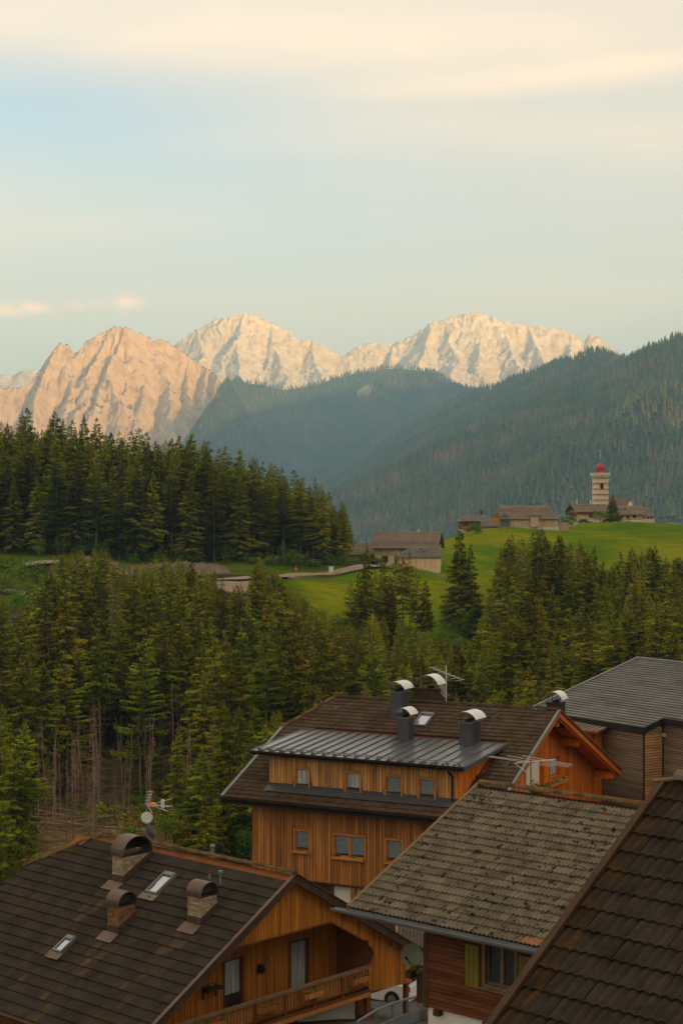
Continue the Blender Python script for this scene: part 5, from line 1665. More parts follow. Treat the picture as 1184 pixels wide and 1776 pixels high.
# ------------------------------------------------------------------ old house with the weathered grey roof
def build_grey_roof_house():
    ZR, P = 8.549, rad(23.5)
    tp, cp, sp = math.tan(P), math.cos(P), math.sin(P)
    RZ = -41.0
    O = Vector((4.448, 53.0, 2.5))
    H = empty('old_house', O, rad(RZ), 'old brown log house under a weathered grey-beige tiled roof with olive shutters', 'house')
    X1 = 9.0
    YN, YF = -6.45, 6.3
    roof = roof_slab('roof', H, ZR, P, 0.0, X1, YN, YF, 0.14, M['wood_dark'])
    S = 6.45 / cp
    red = {(random.Random(4).randrange(3, 20))}

    def special(x, s): return 1 if (S - s) < 0.1 and 6.0 < x < 6.32 else 0
    lay_tiles(roof, ZR, P, 0.02, X1, S, 0.30, 0.352, 0.06, [M['tile_grey'], M['brick_red']], waves=2, nx=10, jit=0.013, lift=0.062, near=lambda x, s: (x > 6.9) * 50 - s, special=special)
    ridge_tiles(roof, (0, 0, ZR + 0.11), (X1, 0, ZR + 0.11), 0.14, M['moss'], 0.36)
    m = MB()
    m.bar((-0.03, 0, ZR + 0.09), (-0.03, YN, ZR + YN * tp + 0.09), 0.12, 0.10, 0); m.bar((-0.06, 0, ZR - 0.06), (-0.06, YN, ZR + YN * tp - 0.06), 0.05, 0.22, 1)
    m.bar((-0.06, 0, ZR - 0.06), (-0.06, YF, ZR - YF * tp - 0.06), 0.05, 0.22, 1)
    m.build('verge_board', [M['wood_rail'], M['wood_beam']], H)
    g = MB()
    ez = ZR + YN * tp
    gutter(g, (-0.52, YN - 0.11, ez + 0.02), (X1, YN - 0.11, ez + 0.02), 0.10)
    g.build('gutter', M['galv'], H)
    g = MB(); g.prism([(0, YN - 0.005, ez - 0.14), (X1, YN - 0.005, ez - 0.14), (X1, YN - 0.005, ez + 0.06), (0, YN - 0.005, ez + 0.06)], (0, -0.03, 0)); g.build('eaves_board', M['flash'], H)
    # log walls
    yb, xw = -5.2, 1.87
    c = MB()
    t_ = lambda y: ZR - abs(y) * tp - 0.16
    yc = yb + 0.28
    c.prism([(xw + 0.005, y, z) for y, z in [(yc, 3.05), (5.2, 3.05), (5.2, t_(5.2)), (0, t_(0)), (yc, t_(yc))]], (X1 - 0.6 - xw, 0, 0))
    c.build('wall', M['wood_dark'], H)
    o = ((0, yb, 0), (1, 0, 0), (0, -1, 0))
    win = (4.02, 5.02, 4.08, 5.2)
    board_wall('log_boards', H, [(xw, 3.02), (X1 - 0.6, 3.02), (X1 - 0.6, t_(yb)), (xw, t_(yb))], o, M['wood_log'], 0.125, 0.014, 0.035, holes=[(win[0] - .12, win[1] + .12, win[2] - .12, win[3] + .2)], horizontal=True)
    board_wall('log_boards', H, [(-5.2, 3.02), (5.2, 3.02), (5.2, t_(5.2)), (0, t_(0)), (-5.2, t_(-5.2))], ((xw, 0, 0), (0, -1, 0), (-1, 0, 0)), M['wood_log'], 0.125, 0.014, 0.03, horizontal=True)
    window(H, *win, o, 'wood_rail', 'glass', None, 2, 0.14, 0.10, True)
    for (a, b, ml) in ((3.36, 3.84, 0), (5.20, 5.68, 1)):
        m = MB(); m.box((a, yb - 0.10, 3.92), (b, yb - 0.045, 5.12))
        for k in range(3): m.box((a + 0.03 + k * 0.155, yb - 0.115, 3.96), (a + 0.14 + k * 0.155, yb - 0.10, 5.08))
        m.build('shutter', M['shutter'], H)
    m = MB(); m.box((xw - 0.06, yb - 0.05, 3.0), (xw + 0.10, yb + 0.06, 5.15)); m.build('corner_post', M['wood_dark'], H)
    for x in (2.35, 4.1, 5.6): 
        m = MB(); m.box((x - 0.10, yb - 0.16, 2.86), (x + 0.10, yb + 0.2, 3.04)); m.build('beam_end', M['wood_dark'], H)
    m = MB(); m.box((xw + 0.04, yb + 0.06, -1.0), (X1 - 0.7, 5.0, 3.04)); m.build('plaster_wall', M['plaster_white'], H)
    # side balcony with dark boards
    m = MB(); m.box((0.88, -4.4, 2.62), (xw - 0.04, 1.0, 2.76)); m.box((0.85, -4.4, 3.62), (0.99, 1.0, 3.72)); m.build('balcony_floor', M['wood_rail'], H)
    y = -4.35
    m = MB(); m.box((0, -0.06, 0), (0.025, 0.06, 0.86)); bm = m.mesh('baluster_board', M['wood_dark'])
    while y < 0.95:
        link_mesh('baluster_board', bm, H, (0.90, y, 2.76)); y += 0.135
    x = 0.98
    while x < xw - 0.06:
        link_mesh('baluster_board', bm, H, (x, -4.38, 2.76), (0, 0, math.pi / 2)); x += 0.135
    m = MB(); m.box((0.99, -4.42, 3.62), (xw - 0.04, -4.32, 3.72)); m.build('handrail', M['wood_dark'], H)
    MW = Matrix.Translation(O) @ Matrix.Rotation(rad(RZ), 4, 'Z')
    t = empty('satellite_dish', MW @ Vector((0.62, -4.3, 4.10)), rad(RZ), 'round pale green satellite dish on the side balcony under the grey tiled eave', 'satellite dish')
    m = MB(); nrm = Vector((0.30, -0.90, 0.22)).normalized(); u = nrm.orthogonal().normalized(); v = nrm.cross(u); k = 18
    vs = [-nrm * 0.10]
    for rr, dz in ((0.19, -0.05), (0.34, 0.0)):
        for i in range(k): w = 2 * math.pi * i / k; vs.append((u * math.cos(w) + v * math.sin(w)) * rr + nrm * dz)
    fs = [(0, 1 + i, 1 + (i + 1) % k) for i in range(k)] + [(1 + i, 1 + k + i, 1 + k + (i + 1) % k, 1 + (i + 1) % k) for i in range(k)]
    off = len(vs); vs += [q - nrm * 0.03 for q in vs]; fs += [tuple(q + off for q in f[::-1]) for f in fs]
    m.add(vs, fs); m.build('reflector', mat('dish_green', [(0.15, 0.17, 0.11), (0.20, 0.22, 0.15)], 3, 3, 0.6), t, smooth=True)
    m = MB(); m.tube(-nrm * 0.1 + Vector((0, 0, -0.35)), nrm * 0.42 + Vector((0, 0, -0.1)), 0.016, 5); m.tube(nrm * 0.42 + Vector((0, 0, -0.1)), nrm * 0.5 + Vector((0, 0, -0.07)), 0.045, 6); m.tube(-nrm * 0.14 + Vector((0, 0, -0.75)), -nrm * 0.14 + Vector((0, 0, 0.05)), 0.03, 6)
    m.build('bracket', M['black'], t)
    flower_box(MW @ Vector((0.76, -4.25, 3.50)), rad(RZ + 90), 0.8, 'small box of fresh green leaves on the dark side balcony, below the satellite dish', leafy=60, box='wood_dark')
    # long-armed aerial above the ridge
    a = empty('tv_aerial', MW @ Vector((1.9, 0.1, ZR + 0.1)), rad(RZ), 'spread-out television aerial of thin rods above the grey roof ridge, before the orange gable', 'antenna')
    m = MB(); m.tube((0, 0, -0.2), (0, 0, 1.15), 0.022, 6); m.build('mast', M['galv'], a)
    m = MB()
    m.tube((-0.45, -0.15, 0.80), (0.75, 0.25, 0.98), 0.020, 5)
    for k, (x, ln, dz) in enumerate(((-0.4, 1.05, 0.83), (-0.05, 1.25, 0.87), (0.3, 1.0, 0.93), (0.62, 0.8, 0.98))):
        m.tube((x - ln * 0.95, -ln * 0.35, dz + 0.10), (x + ln * 0.95, ln * 0.35, dz - 0.10), 0.010, 4)
    m.tube((-0.5, -0.2, 0.8), (0.1, 0.1, 0.35), 0.012, 4)
    m.build('aerial', M['dish_white'], a)


build_grey_roof_house()


# ------------------------------------------------------------------ nearest roof, bottom right
def build_near_house():
    ZR, P = 10.265, rad(34.18)
    tp, cp, sp = math.tan(P), math.cos(P), math.sin(P)
    O = Vector((4.46, 22.3, 6.0))
    H = empty('near_house', O, rad(-44.86), 'nearest house with dark lichen-edged roof tiles filling the lower right corner', 'house')
    X0, X1 = -0.04, 5.5
    YN = -5.4
    roof = roof_slab('roof', H, ZR, P, X0, X1, YN, 4.5, 0.12, M['wood_dark'])
    e = 0.345
    S = 5.4 / cp
    k = math.floor(S / e); S2 = k * e + 0.02

    def special(x, s): return 1 if x < X0 + 0.29 else 0
    lay_tiles(roof, ZR, P, X0 + 0.02, X1, S2, 0.30, e, 0.034, [M['tile_near'], M['lichen']], waves=2, nx=14, jit=0.009, lift=0.042, near=lambda x, s: (x > 3.6) * 9 + abs(s - 2.2), special=special, off=0.015)
    ridge_tiles(roof, (X0 + 0.15, 0, ZR + 0.09), (X1, 0, ZR + 0.09), 0.14, M['tile_grey'], 0.40)
    m = MB()
    m.bar((X0 - 0.04, 0.0, ZR + 0.03), (X0 - 0.04, YN, ZR + YN * tp + 0.03), 0.10, 0.16, 0); m.bar((X0 - 0.05, 0.0, ZR - 0.17), (X0 - 0.05, YN, ZR + YN * tp - 0.17), 0.05, 0.24, 0)
    m.bar((X0 - 0.05, 0.0, ZR - 0.1), (X0 - 0.05, 4.5, ZR - 4.5 * tp - 0.1), 0.05, 0.3, 0)
    m.build('verge_board', M['wood_dark'], H)
    m = MB(); m.tube((X0 - 0.14, -0.14, ZR + 0.03), (X0 + 0.28, 0.0, ZR + 0.12), 0.03, 6); m.build('ridge_board', M['wood_rail'], H)
    c = MB()
    t_ = lambda y: ZR - abs(y) * tp - 0.14
    c.prism([(0.5, y, z) for y, z in [(-4.6, -0.5), (3.8, -0.5), (3.8, t_(3.8)), (0, t_(0)), (-4.6, t_(-4.6))]], (4.6, 0, 0))
    c.build('wall', M['plaster'], H)


build_near_house()


# ------------------------------------------------------------------ modern shingled building, right
def build_modern_house():
    ZR, P = 14.344, rad(16.6)
    tp, cp, sp = math.tan(P), math.cos(P), math.sin(P)
    O = Vector((19.128, 105.0, -4.0))
    H = empty('modern_building', O, rad(-56.5), 'large modern building with ribbed grey roof and grey-brown horizontal board walls', 'building')
    # plan: long front at y=-8.9, stepped back at x>9.54 to y=-7.55
    t = tp

    def zf(y): return ZR + y * t
    XR, XL = 26.0, -0.3
    YE, YS = -9.0, -7.55
    m = MB()
    m.prism([(XL, 0, zf(0)), (XR, 0, zf(0)), (XR, YS, zf(YS)), (9.54, YS, zf(YS)), (9.54, YE, zf(YE)), (XL, YE, zf(YE))], (0, 0, -0.22))
    m.prism([(XL, 0.001, zf(0)), (XR, 0.001, zf(0)), (XR, 9, zf(-9)), (XL, 9, zf(-9))], (0, 0, -0.22))
    roof = m.build('roof', M['slate'], H)
    # courses
    e = 0.335
    n = int(9.0 / cp / e)
    cs = MB()
    for i in range(n + 1):
        s1 = 9.0 / cp - i * e; s0 = max(0.0, s1 - e)
        y1, y0 = -s1 * cp, -s0 * cp
        x1 = 9.54 if y1 < YS - 0.02 else XR
        x = XL
        k = 0
        while x < x1:
            L = min(random.uniform(1.6, 3.4), x1 - x)
            vn = Vector((0, -sp, cp))
            a = Vector((x + 0.004, y1, zf(y1))); b = Vector((x + L - 0.004, y1, zf(y1)))
            c = Vector((x + L - 0.004, y0, zf(y0))); d = Vector((x + 0.004, y0, zf(y0)))
            cs.add([a + vn * 0.02, b + vn * 0.02, b + vn * 0.14, a + vn * 0.14, c + vn * 0.03, d + vn * 0.035], [(0, 1, 2, 3), (3, 2, 4, 5), (0, 3, 5), (1, 4, 2)])
            x += L
    cs.build('roof_courses', M['shingle'], roof, kind='stuff')
    MB().bar((XL - 0.03, 0, ZR + 0.07), (XL - 0.03, YE, zf(YE) + 0.07), 0.14, 0.2).build('verge_flashing', M['galv'], H)
    MB().bar((XL, 0, ZR + 0.1), (XR, 0, ZR + 0.1), 0.25, 0.08).build('ridge_flashing', M['shingle'], H)
    m = MB()
    m.box((XL, YE - 0.06, zf(YE) - 0.25), (9.60, YE - 0.003, zf(YE) + 0.05)); m.prism([(9.545, YE, zf(YE) - 0.25), (9.545, YE, zf(YE) + 0.06), (9.545, YS, zf(YS) + 0.06), (9.545, YS, zf(YS) - 0.25)], (0.06, 0, 0)); m.box((9.61, YS - 0.06, zf(YS) - 0.25), (XR, YS - 0.003, zf(YS) + 0.05))
    m.build('eaves_trim', M['black'], H)
    c = MB()
    zb = -2.0
    c.box((0.3, YE + 0.25, zb), (9.3, 8, zf(YE) - 0.22)); c.box((9.3, YS + 0.25, zb), (25.5, 8, zf(YS) - 0.22))
    c.build('wall', M['wood_dark'], H)
    board_wall('wall_boards', H, [(0.3, zb), (9.3, zb), (9.3, zf(YE) - 0.25), (0.3, zf(YE) - 0.25)], ((0, YE + 0.25, 0), (1, 0, 0), (0, -1, 0)), M['wood_grey'], 0.15, 0.03, 0.03, horizontal=True)
    board_wall('wall_boards', H, [(YE + .25, zb), (YS + .25, zb), (YS + .25, zf(YS) - 0.25), (YE + .25, zf(YE) - 0.25)], ((9.3, 0, 0), (0, 1, 0), (1, 0, 0)), M['wood_larch'], 0.15, 0.03, 0.03, horizontal=True)
    board_wall('wall_boards', H, [(9.34, zb), (25.5, zb), (25.5, zf(YS) - 0.25), (9.34, zf(YS) - 0.25)], ((0, YS + 0.25, 0), (1, 0, 0), (0, -1, 0)), M['wood_grey'], 0.15, 0.03, 0.03, horizontal=True)
    m = MB(); m.box((9.27, YE + 0.16, zb), (9.37, YE + 0.24, zf(YE) - 0.3)); m.box((9.345, YS + 0.13, zb), (9.40, YS + 0.21, zf(YS) - 0.3)); m.build('corner_trim', M['wood_dark'], H)
    m = MB(); m.box((9.40, YS + 0.08, zf(YS) - 1.0), (9.62, YS + 0.2, zf(YS) - 0.82)); m.build('wall_lamp', M['dish_white'], H)
    # lower annex roof in front, barely seen over the grey ridge
    m = MB(); m.prism([(1.5, YE + 0.2, 6.2), (9.2, YE + 0.2, 6.2), (9.8, YE - 1.6, 5.6), (1.5, YE - 1.6, 5.6)], (0, 0, 0.15)); m.build('canopy', M['slate'], H)


build_modern_house()


# ------------------------------------------------------------------ the street between the houses
def build_street():
    pass


def street():
    u = Vector((math.cos(rad(47.3)), math.sin(rad(47.3))))
    line = [(-9 + 0, 40.0), (1.9, 55.5), (4.3, 62), (5.2, 70), (4.0, 77), (-6, 83), (-22, 90)]
    strip('street', line, 7.0, M['asphalt'], 0.05, step=1.0)
    o, p, z = strip('paved_verge', [(x + 2.9, y - 2.2) for x, y in line[:4]], 2.6, M['pave'], 0.09, step=1.0)
    # steel guard rail
    t = empty('guard_rail', (2.0, 58.0, 1.6), 0, 'galvanised steel guard rail with a round handrail along the street between the chalets', 'guard rail')
    a, b = Vector((0.55, 55.4)), Vector((4.45, 69.5))
    n = 6
    rail, beam = MB(), MB()
    prev = None
    for i in range(n + 1):
        q = a.lerp(b, i / n)
        g = float(ground_z(np.array([q.x]), np.array([q.y]))[0])
        q3 = Vector((q.x, q.y, g)) - Vector((2.0, 58.0, 1.6))
        m = MB(); m.box((-0.05, -0.05, -0.3), (0.05, 0.05, 1.0)); m.build('post', M['galv'], t, None, q3)
        if prev is not None:
            rail.tube(prev + Vector((0, 0, 1.02)), q3 + Vector((0, 0, 1.02)), 0.045, 8)
            for dz, w in ((0.30, 0.10), (0.44, 0.06), (0.16, 0.06)):
                beam.bar(prev + Vector((0.08, -0.03, dz)), q3 + Vector((0.08, -0.03, dz)), 0.05 + w / 4, 0.14)
        prev = q3
    rail.build('handrail', M['galv'], t)
    beam.build('beam', M['galv'], t)
    # stack of firewood in the carport
    ws = empty('firewood_stack', (4.2, 64.6, float(ground_z(np.array([4.2]), np.array([64.6]))[0])), rad(-42.7), 'dark stack of cut firewood in the open space under the chalet gable', 'firewood')
    m = MB()
    m.tube((-0.15, 0, 0), (0.15, 0, 0), 0.075, 7); lm = m.mesh('log', M['deadbark'])
    for i in range(12):
        for j in range(8):
            link_mesh('log', lm, ws, (random.uniform(-.03, .03), -0.95 + i * 0.16 + (j % 2) * 0.08, 0.08 + j * 0.14), (random.uniform(0, 3), 0, random.uniform(-.08, .08)))


street()


def build_car(loc, rz, label):
    t = empty('parked_car', loc, rz, label, 'car')
    # x forward, width along y; hatchback outline lofted across three width stations
    L = 2.05
    low = [(-2.03, 0.30), (-2.06, 0.55), (-2.02, 0.86), (-1.90, 0.98), (-0.9, 0.98), (0.6, 0.96), (1.0, 0.92), (1.75, 0.78), (2.02, 0.62), (2.05, 0.36), (1.9, 0.22), (-1.85, 0.22)]
    wy = [(0.80, 0.94, 0.97), (0.86, 1.0, 1.0)]
    vs, fs = [], []
    n = len(low)
    rings = [(-0.80, 0.93), (-0.87, 1.0), (-0.60, 1.015), (0.60, 1.015), (0.87, 1.0), (0.80, 0.93)]
    rings = [(-0.85, 0.96), (-0.88, 1.0), (0.88, 1.0), (0.85, 0.96)]
    for y, s in rings:
        for x, z in low: vs.append((x * (s if abs(x) > 1.5 else 1), y, 0.22 + (z - 0.22) * s))
    for r in range(len(rings) - 1):
        for i in range(n):
            j = (i + 1) % n
            fs.append((r * n + i, (r + 1) * n + i, (r + 1) * n + j, r * n + j))
    fs.append(tuple(range(n))); fs.append(tuple(range(len(rings) * n - 1, (len(rings) - 1) * n - 1, -1)))
    m = MB(); m.add(vs, fs)
    # cabin: tapered
    cab = [(-1.98, 0.97), (-1.62, 1.40), (-1.2, 1.48), (0.1, 1.50), (0.45, 1.42), (1.15, 0.94)]
    v2 = []
    for y, ins in ((-0.84, 0), (0.84, 0)):
        for x, z in cab: v2.append((x, y * (1 - 0.22 * (z - 0.95) / 0.55), z))
    k = len(cab)
    f2 = [tuple(range(k - 1, -1, -1)), tuple(range(k, 2 * k))] + [(i, i + 1, k + i + 1, k + i) for i in range(k - 1)]
    m.add(v2, f2)
    m.build('body', M['car_white'], t)
    for y in (-1, 1):
        g = MB()
        def yy(z): return y * (0.84 * (1 - 0.22 * (z - 0.95) / 0.55) + 0.006)
        for quad in ([(-1.55, 1.02), (-0.75, 1.02), (-0.75, 1.40), (-1.32, 1.38)], [(-0.68, 1.02), (0.85, 1.02), (0.42, 1.36), (-0.68, 1.41)]):
            q = [(x, yy(z), z) for x, z in quad]
            g.prism(q, (0, 0.012 * y, 0))
        g.build('window', M['glass'], t)
    g = MB(); g.prism([(-1.965, -0.62, 1.02), (-1.965, 0.62, 1.02), (-1.67, 0.56, 1.36), (-1.67, -0.56, 1.36)], (-0.012, 0, 0.008)); g.build('rear_window', M['glass'], t)
    for y in (-0.74, 0.74):
        g = MB(); g.box((-2.07, y - 0.13, 0.72), (-1.86, y + 0.145, 0.93)); g.build('tail_light', M['taillight'], t)
    g = MB(); g.box((-2.09, -0.8, 0.30), (-1.99, 0.8, 0.5)); g.build('bumper', M['car_white'], t)
    for x in (-1.28, 1.3):
        for y in (-1, 1):
            w = MB(); w.tube((x, y * 0.66, 0.33), (x, y * 0.895, 0.33), 0.375, 20); w.build('wheel_arch', M['black'], t)
            w = MB(); w.tube((x, y * 0.70, 0.33), (x, y * 0.905, 0.33), 0.325, 20); wo = w.build('tyre', M['tyre'], t)
            r = MB(); r.tube((x, y * 0.85, 0.33), (x, y * 0.912, 0.33), 0.20, 14)
            for s in range(6):
                a_ = s * math.pi / 3
                r.bar((x, y * 0.915, 0.33), (x + 0.22 * math.cos(a_), y * 0.915, 0.33 + 0.22 * math.sin(a_)), 0.04, 0.02)
            r.build('rim', M['alloy'], wo)
    return t


def gzf(x, y): return float(ground_z(np.array([float(x)]), np.array([float(y)]))[0])


build_car((1.55, 75.8, gzf(2.2, 75.2) + 0.06), rad(180 - 27.8), 'white hatchback with a red tail light parked behind the chalet gable corner')


# ------------------------------------------------------------------ the hamlet across the ravine
def slab_mesh(name, parent, poly, th, m):
    return MB().prism(poly, (0, 0, -th)).build(name, m, parent)


def farm_building(name, cat, label, c, L, Wd, eh, rh, yaw, roofm, bands, over=0.5, hip=(0, 0), openings=(), gables=None, drop=0.0):
    """gabled building; ridge along local x, long front at -y. bands: [(z0, z1, material)] up the front; openings: (kind, x0, x1, z0, z1)"""
    H = empty(name, c, rad(yaw), label, cat)
    l, w = L / 2, Wd / 2
    for k, (z0, z1, mm) in enumerate(bands):
        ins = 0.02 * (len(bands) - 1 - k)
        m = MB(); m.box((-l + ins, -w + ins, z0), (l - ins, w - ins, z1))
        m.build('wall', M[mm], H)
    gm = M[gables] if gables else M[bands[-1][2]]
    if not hip[0]: MB().prism([(-l, -w, eh), (-l, w, eh), (-l, 0, rh - 0.15)], (0.2, 0, 0)).build('gable', gm, H)
    if not hip[1]: MB().prism([(l, -w, eh), (l, w, eh), (l, 0, rh - 0.15)], (-0.2, 0, 0)).build('gable', gm, H)
    sl = (rh - eh) / w
    o = over
    ze = eh - sl * o
    x0, x1 = -l - o, l + o
    h0, h1 = x0 + (hip[0] or 0), x1 - (hip[1] or 0)
    for s in (-1, 1):
        r = slab_mesh('roof', H, [(h0, 0, rh), (h1, 0, rh), (x1, s * (w + o), ze), (x0, s * (w + o), ze)], 0.18, M[roofm])
        if s < 0:
            m = MB(); n = max(4, int((w + o) / 0.75))
            for i in range(n):
                t1 = (i + 1) / n; t0 = i / n
                xa, xb = h0 + (x0 - h0) * t1, h1 + (x1 - h1) * t1
                ya, yb = s * (w + o) * t1, s * (w + o) * t0
                za, zb = rh + (ze - rh) * t1, rh + (ze - rh) * t0
                xa0, xb0 = h0 + (x0 - h0) * t0, h1 + (x1 - h1) * t0
                m.add([(xa, ya, za + 0.01), (xb, ya, za + 0.01), (xb, ya, za + 0.10), (xa, ya, za + 0.10), (xb0, yb, zb + 0.02), (xa0, yb, zb + 0.02)], [(0, 1, 2, 3), (3, 2, 4, 5)])
            m.build('roof_courses', M[roofm], r, kind='stuff')
    for s, h in ((0, hip[0]), (1, hip[1])):
        if h:
            xe = x0 if s == 0 else x1; xh = h0 if s == 0 else h1
            slab_mesh('roof', H, [(xh, 0, rh), (xe, -w - o, ze), (xe, w + o, ze)], 0.18, M[roofm])
    for op in openings:
        kind, a, b, z0, z1 = op[:5]
        if kind == 'win':
            f = MB().box((a - 0.12, -w - 0.06, z0 - 0.12), (b + 0.12, -w + 0.02, z1 + 0.12)).build('window', M[op[5] if len(op) > 5 else 'wood_beam'], H)
            MB().box((a, -w - 0.075, z0), (b, -w - 0.055, z1)).build('pane', M['glass'], f)
        else:
            MB().box((a, -w - 0.05, z0), (b, -w + 0.02, z1)).build(kind, M[op[5] if len(op) > 5 else 'wood_dark'], H)
    return H


def boards_on(H, a, b, y, z0, z1, mm, step=0.45):
    m = MB(); x = a
    while x < b - 0.01:
        e = min(x + step, b)
        m.box((x + 0.02, y - random.uniform(0.03, 0.06), z0), (e - 0.02, y, z1)); x += step
    m.build('wall_boards', M[mm], H, kind='stuff')


def sitez(px, d): return gzf(WX(px, d), d)


def build_hamlet():
    # long barn below the hill
    d = 440
    s = d / F
    z = EYE + (HZ - 976) * s
    H = farm_building('barn', 'barn', 'long brown-roofed barn with pale boards behind the tan shed at the meadow edge', (WX(710, d) - 0.2, d + 5, z), 16.6, 9.0, 4.6, 8.2, -13, 'shake', [(-2, 1.9, 'plaster'), (1.9, 4.7, 'wood_barn')], 0.9,
                      openings=[('opening', -6.4, -4.6, 0, 1.8), ('win', -3.6, -2.3, 3.6, 3.95), ('win', -1.6, -0.3, 3.6, 3.95), ('plaster_panel', 2.6, 6.0, 3.75, 4.5, 'plaster_white'), ('door', -2.8, -0.4, -0.4, 1.8)], gables='wood_beam')
    boards_on(H, -8.3, 8.3, -4.5, 1.9, 4.5, 'wood_barn')
    m = MB(); m.tube((6.3, 0.3, 8.2), (6.3, 0.3, 10.2), 0.06, 5); m.build('lightning_rod', M['dish_white'], H)
    m = MB(); m.box((2.6, -0.3, 8.0), (3.1, 0.3, 8.9)); m.build('chimney', M['plaster'], H)
    # tan shed
    d = 424; s = d / F
    zb = EYE + (HZ - 983) * s
    H = farm_building('shed', 'shed', 'low tan shed with bluish slate roof in front of the long barn', (WX(726.5, d), d + 3.4, zb), 10.9, 6.4, 2.75, 4.6, 2, 'slate', [(-1.5, 2.8, 'wood_tan')], 0.45, hip=(3.2, 0), openings=[])
    boards_on(H, -5.4, 5.4, -3.2, -0.1, 2.55, 'wood_tan', 0.6)
    m = MB(); m.prism([(-1.1, -1.6, 4.0), (1.1, -1.6, 4.0), (0, -1.6, 4.72)], (0, 1.4, 0)); k = m.build('roof_gablet', M['wood_trim'], H, None, (0.6, 0.1, -0.25))
    m = MB()
    for sx in (-1, 1): m.bar((sx * 1.3, -0.95, 3.95), (0, -0.95, 4.86), 1.6, 0.1)
    m.build('gablet_roof', M['slate'], k)
    m = MB(); m.box((-5.44, -3.3, -0.3), (-5.2, -3.0, 2.6)); m.build('post', M['wood_brown'], H)
    # low barn at the forest edge
    d = 452
    farm_building('barn', 'barn', 'low dark barn half hidden between the forest edge and the long barn', (WX(632, d), d + 4, EYE + (HZ - 978) * d / F), 9.5, 8, 2.9, 5.6, 0, 'shake', [(-2, 2.9, 'wood_grey')], 0.5, openings=[('opening', -2.5, -0.5, 0, 2.2), ('opening', 1.0, 2.6, 0, 2.2)])
    # big barn on the hill
    d = 556; s = d / F
    z = EYE + (HZ - 920) * s
    H = farm_building('barn', 'barn', 'large old barn on the hilltop with grey shingle roof, bluish left gable and stone base', (WX(921, d), d + 5.5, z), 19.4, 11, 4.4, 8.5, -5, 'shake', [(-3, 1.2, 'plaster'), (1.2, 4.5, 'wood_barn')], 0.7, hip=(0, 4.2),
                      openings=[('opening', -8.0, -4.8, -0.2, 1.1), ('door', -3.5, -2.7, 0.1, 1.0)], gables='wood_blue')
    boards_on(H, -9.6, 9.6, -5.5, 1.2, 4.1, 'wood_barn', 0.6)
    m = MB(); m.box((-9.78, -5.5, -1), (-9.70, 5.5, 4.4)); m.build('gable_boards', M['wood_blue'], H)
    m = MB(); m.box((-10.0, -5.62, -0.4), (-6.6, -5.54, 4.3)); m.prism([(-10.0, -5.62, 4.3), (-6.6, -5.62, 4.3), (-8.6, -5.62, 6.0)], (0, 0.08, 0)); m.build('gable_boards', M['wood_blue'], H)
    m = MB(); m.box((0.2, -6.3, 1.2), (3.0, -4.0, 5.1)); k = m.build('cross_wing', M['wood_barn'], H)
    m = MB(); m.prism([(-0.2, -6.8, 5.0), (3.4, -6.8, 5.0), (3.0, -1.5, 7.4), (0.6, -1.5, 7.4)], (0, 0, 0.15)); m.build('roof', M['shake'], k)
    m = MB(); m.box((9.8, -4.8, -0.5), (13.2, 2, 2.9)); k = m.build('lean_to', M['wood_barn'], H)
    m = MB(); m.prism([(9.7, -5.2, 3.9), (13.6, -5.2, 2.7), (13.6, 2.4, 2.7), (9.7, 2.4, 3.9)], (0, 0, 0.14)); m.build('roof', M['shake'], k)
    # house left of it
    d = 548
    z = EYE + (HZ - 924) * d / F
    H = farm_building('farmhouse', 'house', 'brown balconied farmhouse with a dark hipped roof left of the hilltop barn', (WX(824, d), d + 5, z), 9.4, 8.5, 4.2, 6.0, 4, 'slate', [(-2, 1.4, 'plaster'), (1.4, 4.2, 'wood_beam')], 0.8, hip=(2.2, 2.2),
                      openings=[('win', -3.6, -2.8, 2.3, 3.2), ('win', -1.8, -1.0, 2.3, 3.2), ('win', -3.2, -2.6, 0.1, 0.8)])
    m = MB(); m.box((-4.9, -5.2, 1.3), (0.5, -4.2, 1.45)); m.box((-4.9, -5.2, 1.45), (0.5, -5.1, 2.2)); m.build('balcony', M['wood_brown'], H)
    m = MB(); m.box((2.1, -0.3, 5.5), (2.7, 0.3, 7.4)); m.build('chimney', M['wood_dark'], H)
    farm_building('shed', 'shed', 'small dark-roofed shed with an orange gable wall against the hilltop barn', (WX(848, 545), 546, z + 0.2), 5.2, 4.2, 2.3, 3.7, 6, 'shake', [(-1, 2.3, 'wood_grey')], 0.4)
    m = MB(); m.box((0, 0, -1), (2.6, 0.3, 3.6)); m.prism([(0, 0, 3.6), (2.6, 0, 3.6), (2.6, 0, 5.2)], (0, 0.3, 0))
    o = m.build('orange_wall', M['wood_orange'], None, None, W(852, 916, 552)); tag(o, 'bit of bright orange gable wall rising behind the small hilltop shed', 'wall')
    # farmhouse below the tower
    d = 598
    z = EYE + (HZ - 911) * d / F
    H = farm_building('farmhouse', 'house', 'wide farmhouse with wooden balconies and orange upper wall below the church tower', (WX(1023, d), d + 5.5, z), 11.4, 10.5, 5.4, 7.7, 10, 'shake', [(-2, 1.9, 'plaster_white'), (1.9, 3.7, 'wood_barn'), (3.7, 5.4, 'wood_orange')], 1.1,
                      openings=[('win', -1.2, 0.4, 2.9, 3.9, 'wood_dark'), ('win', -0.9, -0.1, 0.4, 1.2), ('opening', 3.6, 5.2, 0, 1.8)], gables='wood_dark')
    for zz in (1.9, 3.7):
        m = MB(); m.box((-6.9, -4.8, zz), (-5.72, 4.8, zz + 0.15)); m.box((-6.95, -4.8, zz + 0.15), (-6.85, 4.8, zz + 1.0)); m.build('balcony', M['wood_dark'], H)
    for x, y in ((-4.2, 0.4), (1.0, 0.4)):
        m = MB(); m.box((x, y, 7.4), (x + 0.5, y + 0.5, 9.2)); m.build('chimney', M['plaster'], H)
